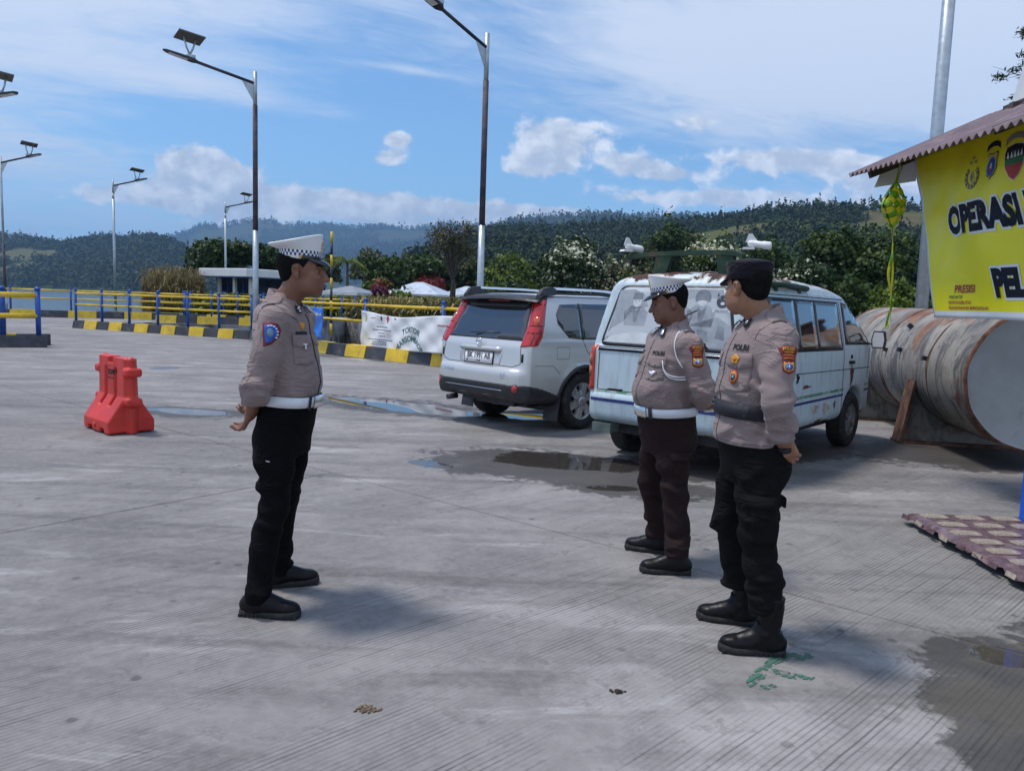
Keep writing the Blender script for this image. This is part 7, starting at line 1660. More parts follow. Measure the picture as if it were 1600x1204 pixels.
M['clearlens'] = pm('clear_lamp_lens', (0.62, 0.62, 0.62), 0.1, var=0.1, coat=0.6, rvar=0.03)
M['chrome'] = pm('chrome', (0.75, 0.76, 0.78), 0.12, metal=1.0, var=0.03, rvar=0.04)
M['platewhite'] = pm('white_number_plate', (0.78, 0.78, 0.79), 0.45, var=0.02)
M['gap'] = pm('dark_gap', (0.008, 0.008, 0.009), 0.9)
M['fadedlens'] = pm('sun_faded_red_lens', (0.50, 0.048, 0.026), 0.35, var=0.25, vs=10, rvar=0.08)

# --- silver car
suv = thing('parked_car', 'silver four-wheel-drive car parked by the white banner, its rear with number plate showing', 'car', (-0.46, 9.12, 0), R(90 - 46)); suv.scale = (0.96,) * 3
side_p = [(0.10, 0.385), (0.02, 0.45), (-0.01, 0.56), (-0.005, 0.72), (0.03, 0.765), (0.085, 0.78), (0.10, 0.90), (0.115, 1.04), (0.165, 1.12), (0.40, 1.57), (0.44, 1.645), (0.70, 1.69), (1.6, 1.71), (2.3, 1.68), (2.65, 1.61), (3.42, 1.14), (3.6, 1.08), (4.35, 0.98), (4.56, 0.85), (4.63, 0.62), (4.6, 0.36), (4.4, 0.30), (0.5, 0.36)]
plan_p = [(0.0, -1), (0.0, 0.60), (0.06, 0.74), (0.16, 0.83), (0.32, 0.875), (0.8, 0.892), (3.6, 0.892), (4.2, 0.86), (4.45, 0.76), (4.6, 0.58), (4.64, 0.40), (4.64, -1)]
front_p = [(-1, 0.24), (0.78, 0.24), (0.86, 0.42), (0.892, 0.70), (0.885, 0.98), (0.865, 1.10), (0.845, 1.14), (0.745, 1.57), (0.69, 1.655), (0.50, 1.70), (0.0, 1.715), (-1, 1.715)]
F = shell_field(side_p, plan_p, front_p, (-0.08, -0.97, 0.18), (4.72, 0.97, 1.80), 0.020, 0.07)
F.stack([(0.26, 1.06, 0, 0.5, 0.905), (0.50, 1.06, 0, 0.47, 0.912), (0.70, 1.06, 0, 0.40, 0.908), (0.80, 1.06, 0, 0.25, 0.885)], 0.08, 4)     # swelling over the rear wheels
base_d = F.d.copy()
for x in (1.06, 3.70):
    for s_ in (-1, 1): cyl_y(F, x, 0.36, 0.425, s_ * 0.62, s_ * 1.1, k=0.02)
body = sdf_obj(F, 'body', M['silverpaint'], suv, 2); bvS = bvh_of(body)
C_ = Field((-0.08, -0.97, 0.18), (4.72, 0.97, 1.80), 0.020); X, Y, Z = [a.reshape([-1 if j == i else 1 for j in range(3)]) for i, a in enumerate(C_.ax)]
zc = np.interp(X.ravel(), [-0.1, 0.12, 0.3, 0.6, 4.0, 4.4, 4.7], [0.595, 0.595, 0.56, 0.46, 0.44, 0.55, 0.6]).reshape(X.shape)
C_.d = np.maximum(base_d - 0.014, Z - zc).astype(np.float32)
for x in (1.06, 3.70):
    for s_ in (-1, 1):
        sl_ = lambda X, Y, Z, x=x, s_=s_: np.maximum(np.maximum(base_d[tuple(slice(int(round((a.ravel()[0] - o) / 0.020)), int(round((a.ravel()[0] - o) / 0.020)) + a.size) for a, o in zip((X, Y, Z), C_.lo))] - 0.016, np.sqrt((X - x) ** 2 + (Z - 0.36) ** 2) - 0.462), np.abs(Y - s_ * 0.86) - 0.12)
        C_.union(sl_, (x - 0.48, s_ * 0.86 - 0.12, 0.2), (x + 0.48, s_ * 0.86 + 0.12, 0.86))
        cyl_y(C_, x, 0.36, 0.415, s_ * 0.62, s_ * 1.1, k=0.01)
sdf_obj(C_, 'lower_bumper', M['blackplastic'], suv, 1)
mb = MB(); mb.box((2.3, 0, 0.37), (3.9, 1.20, 0.14)); mb.box((0.50, -0.1, 0.36), (0.45, 0.7, 0.14)); mb.build('underbody', M['blackplastic'], suv)
for x in (1.06, 3.70):
    for s_ in (-1, 1): wheel(suv, (x, s_ * 0.775, 0.358), 0.358, 0.225, 6, 0.235, M['tyre'], M['alloy'], s_, 1)
for s_ in (-1, 1): mb = MB(); mb.box((0.60, s_ * 0.78, 0.30), (0.012, 0.24, 0.32), M=Matrix.Rotation(0.15, 3, 'Y')); mb.build('mud_flap', M['blackplastic'], suv)
rear = (-1, 0, 0.18)
skin_part(suv, 'rear_window', bvS, [M['tint'], M['blackplastic']], [(1, [(0.15, 0.70, 1.115), (0.15, -0.70, 1.115), (0.4, -0.60, 1.575), (0.4, 0.60, 1.575)], (-1, 0, 0.5), 0.003, 0.006, 0.06), (0, [(0.15, 0.68, 1.13), (0.15, 0, 1.118), (0.15, -0.68, 1.13), (0.4, -0.575, 1.56), (0.4, 0.575, 1.56)], (-1, 0, 0.5), 0.006, 0.006, 0.06)])
mb = MB(); mb.tube([(0.175, 0.16, 1.15), (0.20, 0.0, 1.185), (0.215, -0.28, 1.20)], [0.017, 0.014, 0.008], 6); mb.tube([(0.19, 0.30, 1.178), (0.195, -0.25, 1.190)], 0.010, 5); mb.build('rear_wiper', M['blackplastic'], suv)
# spoiler over the glass
mb = MB(); sp = []
for y in np.linspace(-0.72, 0.72, 15):
    e = 1 - abs(y / 0.72) ** 4 * 0.5; x0 = 0.24 + 0.10 * (abs(y) / 0.72) ** 3; z0 = 1.605 - 0.03 * (abs(y) / 0.72) ** 2
    sp.append([(x0, y, z0), (x0 + 0.02, y, z0 + 0.035 * e), (0.52, y, 1.672 - 0.02 * (abs(y) / 0.72) ** 2), (0.52, y, 1.655 - 0.02 * (abs(y) / 0.72) ** 2), (x0 + 0.08, y, z0 - 0.012)])
mb.loft(sp, smooth=False); mb.build('spoiler', M['blackplastic'], suv)
skin_part(suv, 'stop_lamp', bvS, [M['blackplastic'], M['redlens']], [(0, [(0.4, 0.52, 1.50), (0.4, -0.52, 1.50), (0.42, -0.60, 1.60), (0.42, 0.60, 1.60)], (-1, 0, 0.4), 0.010, 0.02, 0.06), (1, [(0.4, 0.2, 1.575), (0.4, -0.2, 1.575), (0.42, -0.2, 1.592), (0.42, 0.2, 1.592)], (-1, 0, 0.4), 0.016, 0.01, 0.06)])
for s_ in (-1, 1):
    n = (-0.62, s_ * 0.78, 0.12); inn = [(0.13, 0.665, 1.035), (0.15, 0.690, 1.12), (0.26, 0.665, 1.30), (0.35, 0.628, 1.48), (0.40, 0.605, 1.60)]; out_ = [(0.50, 0.735, 1.63), (0.44, 0.775, 1.48), (0.375, 0.83, 1.30), (0.31, 0.86, 1.16), (0.23, 0.865, 1.06)]
    pl_ = [(x, s_ * y, z) for x, y, z in inn + out_]; pl_ = pl_ if s_ < 0 else pl_[::-1]
    sub = lambda za, zb, k0, k1: (lambda A: A if s_ < 0 else A[::-1])([(np.interp(z, [p[2] for p in inn], [p[0] for p in inn]) * (1 - k) + np.interp(z, [p[2] for p in out_[::-1]], [p[0] for p in out_[::-1]]) * k, s_ * (np.interp(z, [p[2] for p in inn], [p[1] for p in inn]) * (1 - k) + np.interp(z, [p[2] for p in out_[::-1]], [p[1] for p in out_[::-1]]) * k), z) for z, k in ((za, k0), (zb, k0), (zb, k1), (za, k1))])
    skin_part(suv, 'tail_light', bvS, [M['redlens'], M['amber'], M['maroon'], M['clearlens']], [(0, pl_, n, 0.014, 0.022, 0.05), (2, sub(1.54, 1.555, 0.12, 0.9), n, 0.017, 0.01, 0.05), (1, sub(1.31, 1.40, 0.22, 0.62), n, 0.0175, 0.01, 0.05), (2, sub(1.285, 1.298, 0.1, 0.9), n, 0.017, 0.01, 0.05), (2, sub(1.20, 1.213, 0.1, 0.9), n, 0.017, 0.01, 0.05), (2, sub(1.07, 1.20, 0.50, 0.53), n, 0.017, 0.01, 0.05)])
skin_part(suv, 'chrome_trim', bvS, [M['silverpaint']], [(0, [(0.1, 0.375, 0.965), (0.1, -0.375, 0.965), (0.1, -0.365, 1.015), (0.1, 0.365, 1.015)], rear, 0.030, 0.05, 0.06)])
skin_part(suv, 'plate_recess', bvS, [M['silverpaint'], M['gap']], [(0, [(0.1, 0.36, 0.79), (0.1, -0.36, 0.79), (0.1, -0.40, 0.965), (0.1, 0.40, 0.965)], rear, 0.004, 0.004, 0.06)])
pl = skin_part(suv, 'number_plate', bvS, [M['gap'], M['platewhite']], [(0, [(0.1, 0.285, 0.795), (0.1, -0.255, 0.795), (0.1, -0.255, 0.955), (0.1, 0.285, 0.955)], rear, 0.013, 0.012, 0.1), (1, [(0.1, 0.272, 0.806), (0.1, -0.242, 0.806), (0.1, -0.242, 0.944), (0.1, 0.272, 0.944)], rear, 0.0155, 0.003, 0.1)])
mb = MB(); lay_text(mb, 0, bvS, (0.1, 0.015, 0.893), rear, (0, 0, 1), 'BK 1991 AB', 0.104, 0.82, 0.018, 0.0022); lay_text(mb, 0, bvS, (0.1, 0.015, 0.828), rear, (0, 0, 1), '12 28', 0.034, 1.0, 0.018, 0.001); lay_mb(mb, 0, bvS, (0.1, 0.22, 0.832), rear, (0, 0, 1), ngon(6, 0.014), off=0.018, depth=0.002, step=0.05); mb.build('plate_lettering', M['blackp'], pl)
mb = MB(); c = Vector((0.105, 0.015, 1.075)); q = []
for k in range(25):
    a = 2 * PI * k / 24; q.append((c.x - 0.022 + 0.02 * math.sin(a) * 0.3, c.y + 0.048 * math.cos(a), c.z + 0.042 * math.sin(a)))
mb.tube(q, 0.006, 6, cap=False); mb.box((c.x - 0.022, c.y, c.z), (0.012, 0.115, 0.018)); mb.build('emblem', M['chrome'], suv)
mb = MB(); lay_text(mb, 0, bvS, (0.0, 0.50, 0.70), (-1, 0.15, 0.1), (0, 0, 1), 'X-TRAIL', 0.055, 1.0, 0.004, 0.0006); lay_text(mb, 0, bvS, (0.0, -0.50, 0.705), (-1, -0.2, 0.1), (0, 0, 1), '2.5', 0.060, 1.2, 0.004, 0.001); lay_text(mb, 0, bvS, (0.0, -0.50, 0.660), (-1, -0.2, 0.1), (0, 0, 1), 'XT', 0.035, 1.2, 0.004, 0.001); mb.build('lettering', M['chrome'], suv)
for s_ in (-1, 1):
    skin_part(suv, 'reflector', bvS, [M['redlens'], M['blackplastic']], [(1, [(0.03, s_ * 0.70 + 0.055 * math.cos(a), 0.545 + 0.055 * math.sin(a)) for a in np.linspace(0, 6.28, 17)[:-1]], (-0.85, s_ * 0.5, 0), 0.017, 0.02, 0.05), (0, [(0.03, s_ * 0.70 + 0.045 * math.cos(a), 0.545 + 0.045 * math.sin(a)) for a in np.linspace(0, 6.28, 17)[:-1]], (-0.85, s_ * 0.5, 0), 0.021, 0.02, 0.05)])
    skin_part(suv, 'reversing_lamp', bvS, [M['clearlens']], [(0, [(0.03, s_ * 0.22 + 0.075, 0.395), (0.03, s_ * 0.22 - 0.075, 0.395), (0.03, s_ * 0.22 - 0.085, 0.435), (0.03, s_ * 0.22 + 0.085, 0.435)], (-1, 0, 0), 0.020, 0.02, 0.05)])
skin_part(suv, 'bumper_trim', bvS, [M['chrome']], [(0, [(0.0, 0.56, 0.508), (0.0, -0.50, 0.508), (0.0, -0.50, 0.516), (0.0, 0.56, 0.516)], (-1, 0, 0), 0.017, 0.006, 0.05)])
skin_part(suv, 'hatch_stop', bvS, [M['gap']], [(0, [(0.1, -0.725, 0.86), (0.1, -0.755, 0.86), (0.1, -0.755, 0.96), (0.1, -0.725, 0.96)], (-0.9, -0.4, 0.1), 0.006, 0.01, 0.05), (0, [(0.1, 0.755, 0.86), (0.1, 0.725, 0.86), (0.1, 0.725, 0.96), (0.1, 0.755, 0.96)], (-0.9, 0.4, 0.1), 0.006, 0.01, 0.05)])
gap_line(suv, bvS, [(0.1, 0.70, 1.03), (0.1, 0.715, 0.84), (0.06, 0.60, 0.80), (0.06, -0.60, 0.80), (0.1, -0.715, 0.84), (0.1, -0.70, 1.03)], (-1, 0, 0.05), M['gap'], 0.0045)
for s_ in (-1, 1):
    sd_ = (0, s_, 0.12); flip = (lambda A: A) if s_ < 0 else (lambda A: A[::-1])
    for q, nm in (([(0.70, s_ * 0.8, 1.56), (0.615, s_ * 0.8, 1.44), (0.63, s_ * 0.8, 1.32), (0.80, s_ * 0.8, 1.145), (1.03, s_ * 0.8, 1.125), (1.03, s_ * 0.8, 1.575)], 'quarter_window'), ([(1.07, s_ * 0.8, 1.125), (2.03, s_ * 0.8, 1.11), (2.03, s_ * 0.8, 1.585), (1.07, s_ * 0.8, 1.577)], 'side_window'), ([(2.10, s_ * 0.8, 1.11), (3.12, s_ * 0.8, 1.10), (2.72, s_ * 0.8, 1.48), (2.50, s_ * 0.8, 1.575), (2.10, s_ * 0.8, 1.587)], 'side_window')):
        skin_part(suv, nm, bvS, [M['tint']], [(0, flip(q), sd_, 0.004, 0.008, 0.07)])
    skin_part(suv, 'window_trim', bvS, [M['blackplastic']], [(0, flip([(1.03, s_ * 0.8, 1.12), (1.07, s_ * 0.8, 1.12), (1.07, s_ * 0.8, 1.58), (1.03, s_ * 0.8, 1.58)]), sd_, 0.0035, 0.006, 0.07), (0, flip([(2.03, s_ * 0.8, 1.11), (2.10, s_ * 0.8, 1.11), (2.10, s_ * 0.8, 1.587), (2.03, s_ * 0.8, 1.585)]), sd_, 0.0035, 0.006, 0.07)])
    for L_ in ([(1.05, s_ * 0.9, 1.12), (1.12, s_ * 0.9, 0.98), (1.32, s_ * 0.9, 0.86), (1.47, s_ * 0.9, 0.62)], [(2.06, s_ * 0.9, 1.11), (2.06, s_ * 0.9, 0.48)], [(3.12, s_ * 0.9, 1.10), (3.2, s_ * 0.9, 0.9), (3.2, s_ * 0.9, 0.5)], [(1.47, s_ * 0.9, 0.50), (3.2, s_ * 0.9, 0.49)]): gap_line(suv, bvS, L_, sd_, M['gap'])
    for x in (1.32, 2.28):
        skin_part(suv, 'door_handle', bvS, [M['silverpaint']], [(0, flip([(x, s_ * 0.9, 0.99), (x + 0.19, s_ * 0.9, 0.99), (x + 0.19, s_ * 0.9, 1.025), (x, s_ * 0.9, 1.025)]), sd_, 0.028, 0.03, 0.05)])
    mb = MB(); rp = [(0.36, s_ * 0.665, 1.655), (0.44, s_ * 0.660, 1.735), (0.62, s_ * 0.655, 1.752), (0.72, s_ * 0.655, 1.70)]
    def rail_sec(x, y, z0, z1, w_): return [(x, y - w_, z0), (x, y + w_, z0), (x, y + w_ * 0.6, z1), (x, y - w_ * 0.6, z1)]
    mb.loft([rail_sec(0.40, s_ * 0.672, 1.62, 1.660, 0.04), rail_sec(0.47, s_ * 0.668, 1.65, 1.740, 0.045), rail_sec(0.62, s_ * 0.665, 1.66, 1.765, 0.045), rail_sec(0.69, s_ * 0.665, 1.67, 1.748, 0.035), rail_sec(0.74, s_ * 0.665, 1.672, 1.700, 0.03), rail_sec(1.6, s_ * 0.662, 1.68, 1.712, 0.03), rail_sec(2.5, s_ * 0.645, 1.63, 1.665, 0.03)], smooth=False); mb.build('roof_rail', M['blackplastic'], suv)
    mb = MB(); mb.loft([[(0.74 + 1.75 * u, s_ * 0.655 + a, 1.745 - 0.09 * max(0, u - 0.5) * 2 * u + b) for a, b in ((-0.03, -0.012), (0.03, -0.012), (0.025, 0.016), (-0.025, 0.016))] for u in np.linspace(-0.06, 1, 8)], smooth=False); mb.build('roof_rail_cap', M['chrome'], suv)
    mb = MB(); mb.loft([[(3.05 + a, s_ * (0.93 + 0.10 * b_), 1.12 + c_) for a, c_ in ((-0.05, -0.06), (0.07, -0.05), (0.09, 0.06), (-0.05, 0.075))] for b_ in (0, 0.5, 1.4)], smooth=False); mb.build('wing_mirror', M['silverpaint'], suv)
gap_line(suv, bvS, [(0.57, -0.9, 0.90), (0.79, -0.9, 0.90), (0.79, -0.9, 1.045), (0.57, -0.9, 1.045), (0.57, -0.9, 0.90)], (0, -1, 0.1), M['gap'], 0.0025, 'fuel_flap_gap')
gap_line(suv, bvS, [(0.2, -0.9, 0.83), (0.5, -0.9, 0.82), (0.62, -0.9, 0.72)], (-0.3, -1, 0.1), M['gap'], 0.003)
skin_part(suv, 'windscreen', bvS, [M['tint']], [(0, [(2.65, -0.62, 1.59), (2.65, 0.62, 1.59), (3.42, 0.72, 1.16), (3.42, -0.72, 1.16)][::-1], (0.55, 0, 0.83), 0.004, 0.008, 0.12)])
for s_ in (-1, 1): skin_part(suv, 'headlight', bvS, [M['clearlens']], [(0, [(4.5, s_ * 0.45, 0.78), (4.5, s_ * 0.78, 0.80), (4.5, s_ * 0.80, 0.95), (4.5, s_ * 0.50, 0.93)][::1 if s_ > 0 else -1], (0.9, s_ * 0.35, 0.2), 0.006, 0.01, 0.06)])
mb = MB(); mb.tube([(0.16, 0.50, 0.335), (0.02, 0.53, 0.325)], 0.035, 10); mb.build('exhaust_pipe', M['darkmetal'], suv)

# --- old white van
van = thing('van', 'old faded pale blue and white van with peeling paint and rusty roof behind the officers', 'van', (1.31, 6.95, 0), R(90 - 41)); van.scale = (0.96,) * 3
vs_p = [(0.10, 0.40), (0.02, 0.46), (0.0, 0.66), (0.045, 0.71), (0.055, 1.13), (0.10, 1.17), (0.235, 1.79), (0.31, 1.88), (0.45, 1.915), (0.9, 1.95), (1.7, 1.94), (2.4, 1.86), (2.85, 1.76), (3.3, 1.46), (3.75, 1.20), (3.95, 1.02), (4.03, 0.78), (4.02, 0.44), (3.85, 0.35), (0.4, 0.36)]
vp_p = [(0.0, -1), (0.0, 0.72), (0.05, 0.80), (0.16, 0.84), (0.4, 0.855), (3.3, 0.855), (3.7, 0.82), (3.92, 0.70), (4.05, 0.50), (4.05, -1)]
vf_p = [(-1, 0.34), (0.78, 0.34), (0.84, 0.44), (0.857, 0.70), (0.85, 1.05), (0.835, 1.16), (0.715, 1.73), (0.66, 1.82), (0.52, 1.89), (0.0, 1.955), (-1, 1.955)]
F = shell_field(vs_p, vp_p, vf_p, (-0.08, -0.93, 0.26), (4.12, 0.93, 2.02), 0.020, 0.05)
for x in (0.78, 3.10):
    for s_ in (-1, 1): cyl_y(F, x, 0.33, 0.385, s_ * 0.55, s_ * 1.1, k=0.015)
vb = sdf_obj(F, 'body', M['vanpaint'], van, 2); bvV = bvh_of(vb)
mb = MB(); mb.box((2.1, 0, 0.36), (3.5, 1.2, 0.2)); mb.box((0.45, 0, 0.30), (0.5, 0.5, 0.18)); mb.build('underbody', M['blackplastic'], van)
for x in (0.78, 3.10):
    for s_ in (-1, 1): wheel(van, (x, s_ * 0.735, 0.318), 0.318, 0.19, 8, 0.185, M['tyre'], pm('dull_wheel_steel', (0.22, 0.22, 0.22), 0.6, metal=0.4), s_, 0)
vr = (-1, 0, 0.2); VM = [M['blackplastic'], pm('white_window_film', (0.50, 0.53, 0.56), 0.16, var=0.06, vs=2.5, coat=0.5, rvar=0.05), pm('grey_film_print', (0.20, 0.225, 0.25), 0.22, var=0.25, vs=9, coat=0.4), pm('mid_grey_film_print', (0.33, 0.36, 0.39), 0.2, var=0.15, vs=7, coat=0.4), M['gap'], pm('dark_film_print', (0.045, 0.05, 0.06), 0.3, coat=0.4), pm('light_film_print', (0.60, 0.62, 0.63), 0.2, coat=0.4)]
W_ = lambda y, z: (0.12, y, z)
def rr3(y0, y1, yt, z0, z1, r_=0.05):
    """window outline with rounded corners, narrower above"""
    P = [(y0, z0), (y1, z0), (yt[1], z1), (yt[0], z1)]; o = []
    for i in range(4):
        p, a, b = Vector(P[i]), Vector(P[i - 1]), Vector(P[(i + 1) % 4]); da, db = (a - p).normalized(), (b - p).normalized()
        for u in np.linspace(0, 1, 5): q = (p + da * r_) * (1 - u) ** 2 + p * 2 * u * (1 - u) + (p + db * r_) * u * u; o.append(W_(q.x, q.y))
    return o
rw = skin_part(van, 'rear_window', bvV, VM, [(0, rr3(0.735, -0.735, (0.585, -0.585), 1.16, 1.795, 0.09), vr, 0.004, 0.008, 0.06), (1, rr3(0.700, -0.700, (0.562, -0.562), 1.19, 1.770, 0.075), vr, 0.0075, 0.006, 0.06)])
def film(mi, yz, of=0.0085): return (mi, [W_(a, b) for a, b in yz], vr, of, 0.0, 0.05)
def figure(y, z, s, dark=2, mid=3, cap=False, hairdo=False):
    o = [film(mid, [(y + 0.13 * s, z - 0.02 * s), (y - 0.13 * s, z - 0.02 * s), (y - 0.15 * s, z + 0.13 * s), (y - 0.07 * s, z + 0.20 * s), (y + 0.07 * s, z + 0.20 * s), (y + 0.15 * s, z + 0.13 * s)]),
         film(6, [(y + 0.055 * s * math.cos(a), z + 0.255 * s + 0.068 * s * math.sin(a)) for a in np.linspace(6.28, 0, 13)[:-1]], 0.0092), film(dark, [(y + 0.05 * s, z + 0.19 * s), (y + 0.02 * s, z + 0.02 * s), (y - 0.02 * s, z + 0.02 * s), (y - 0.05 * s, z + 0.19 * s), (y, z + 0.14 * s)][::1], 0.0092)]
    if cap: o.append(film(dark, [(y + 0.062 * s, z + 0.275 * s), (y - 0.062 * s, z + 0.275 * s), (y - 0.055 * s, z + 0.355 * s), (y + 0.05 * s, z + 0.345 * s)], 0.0098))
    if hairdo: o += [film(dark, [(y + 0.085 * s * math.cos(a), z + 0.275 * s + 0.085 * s * math.sin(a)) for a in np.linspace(-0.5, 3.64, 12)][::-1] + [(y - 0.05 * s, z + 0.26 * s), (y - 0.03 * s, z + 0.31 * s), (y + 0.03 * s, z + 0.31 * s), (y + 0.05 * s, z + 0.26 * s)][::1], 0.0098)]
    for e in (-0.022, 0.022): o.append(film(dark, [(y + e * s + 0.010 * s, z + 0.258 * s), (y + e * s - 0.010 * s, z + 0.258 * s), (y + e * s - 0.010 * s, z + 0.266 * s), (y + e * s + 0.010 * s, z + 0.266 * s)], 0.010))
    return o
its = [film(3, [(0.585, 1.74), (0.42, 1.752), (0.30, 1.70), (0.24, 1.58), (0.38, 1.55), (0.50, 1.42), (0.62, 1.35), (0.66, 1.30), (0.62, 1.52)]), film(6, [(0.70, 1.20), (0.2, 1.20), (0.10, 1.30), (0.35, 1.32), (0.60, 1.27)]), film(3, [(0.02, 1.76), (-0.52, 1.76), (-0.55, 1.66), (-0.30, 1.70), (-0.12, 1.64)])]
its += figure(0.37, 1.40, 0.9, cap=True) + figure(-0.12, 1.42, 0.85, hairdo=False) + figure(-0.33, 1.42, 0.95, hairdo=True)
its += [film(3, [(-0.24, 1.21), (-0.66, 1.21), (-0.64, 1.42), (-0.50, 1.50), (-0.24, 1.42)]), film(2, [(-0.30, 1.28), (-0.44, 1.26), (-0.42, 1.36), (-0.32, 1.38)], 0.009), film(2, [(-0.50, 1.30), (-0.60, 1.28), (-0.58, 1.40), (-0.52, 1.42)], 0.009),
        film(5, [(-0.53 + 0.062 * math.cos(a), 1.645 + 0.062 * math.sin(a)) for a in np.linspace(6.28, 0, 17)[:-1]]), film(6, [(-0.53 + 0.022 * math.cos(a), 1.628 + 0.016 * math.sin(a)) for a in np.linspace(6.28, 0, 9)[:-1]], 0.0095), film(5, [(-0.49, 1.70), (-0.475, 1.74), (-0.468, 1.69)], 0.009), film(5, [(-0.57, 1.70), (-0.59, 1.69), (-0.585, 1.74)], 0.009),
        film(6, [(-0.44, 1.545), (-0.62, 1.545), (-0.62, 1.570), (-0.44, 1.570)], 0.0095), film(4, [(-0.30, 1.19), (-0.47, 1.19), (-0.44, 1.215), (-0.42, 1.25), (-0.38, 1.245), (-0.36, 1.29), (-0.33, 1.26), (-0.31, 1.28)], 0.0105), film(4, [(-0.62, 1.19), (-0.70, 1.19), (-0.69, 1.23), (-0.65, 1.215)], 0.0105)]
skin_part(van, 'window_print', bvV, VM, its)
mb = MB(); lay_text(mb, 5, bvV, W_(-0.53, 1.5575), vr, (0, 0, 1), 'PERJUANGAN', 0.022, 1.0, 0.0115); mb.build('print_lettering', VM, rw)
mb = MB(); mb.tube([(0.085, -0.10, 1.455), (0.10, -0.20, 1.49), (0.112, -0.32, 1.545)], 0.007, 5); mb.build('rear_wiper', M['blackplastic'], van)
skin_part(van, 'window_ledge', bvV, [M['chrome'], M['gap']], [(1, [W_(0.72, 1.105), W_(-0.72, 1.105), W_(-0.72, 1.15), W_(0.72, 1.15)], vr, 0.010, 0.02, 0.06), (0, [W_(0.70, 1.125), W_(-0.70, 1.125), W_(-0.70, 1.14), W_(0.70, 1.14)], vr, 0.0155, 0.02, 0.06)])
for s_ in (-1, 1):
    n = (-0.85, s_ * 0.52, 0.05); pl_ = [(0.1, s_ * 0.715, 0.715), (0.1, s_ * 0.86, 0.715), (0.1, s_ * 0.86, 1.15), (0.1, s_ * 0.725, 1.165)]; pl_ = pl_ if s_ > 0 else pl_[::-1]; pl_ = pl_[::-1]
    circ = lambda z, q: [(0.1, s_ * 0.775 + q * 0.9 * math.cos(a), z + q * math.sin(a)) for a in np.linspace(6.28, 0, 19)[:-1]]
    skin_part(van, 'tail_light', bvV, [M['fadedlens'], M['amber'], pm('weathered_orange_lens', (0.42, 0.13, 0.06), 0.4, var=0.3, vs=20)], [(0, pl_, n, 0.022, 0.03, 0.05), (2, circ(1.02, 0.052), n, 0.026, 0.01, 0.04), (1, circ(1.02, 0.03), n, 0.028, 0.01, 0.04), (2, circ(0.90, 0.052), n, 0.026, 0.01, 0.04), (1, circ(0.90, 0.03), n, 0.028, 0.01, 0.04)])
GREEN = pm('worn_green_stripe', (0.10, 0.24, 0.16), 0.6, var=0.3, vs=9, dirt=(0.45, 0.52, 0.5), ds=6, dlo=0.45, dhi=0.6); NAVYS = pm('worn_navy_stripe', (0.018, 0.035, 0.16), 0.5, var=0.2, vs=9, dirt=(0.4, 0.5, 0.56), ds=7, dlo=0.6, dhi=0.72)
skin_part(van, 'stripe', bvV, [GREEN, NAVYS, M['gap']], [(0, [W_(0.80, 0.678), W_(-0.80, 0.678), W_(-0.80, 0.705), W_(0.80, 0.705)], (-1, 0, 0.3), 0.002, 0.0, 0.05), (1, [W_(0.82, 0.605), W_(-0.82, 0.605), W_(-0.82, 0.638), W_(0.82, 0.638)], (-1, 0, 0.05), 0.002, 0.0, 0.05), (2, [W_(0.60, 0.706), W_(0.42, 0.704), W_(0.40, 0.724), W_(0.56, 0.722)], (-1, 0, 0.3), 0.006, 0.01, 0.05), (2, [W_(-0.30, 0.704), W_(-0.66, 0.704), W_(-0.66, 0.722), W_(-0.34, 0.726)], (-1, 0, 0.3), 0.006, 0.01, 0.05)])
gap_line(van, bvV, [W_(0.70, 1.14), W_(0.705, 0.72), W_(-0.705, 0.72), W_(-0.70, 1.14)], (-1, 0, 0.1), M['gap'], 0.005)
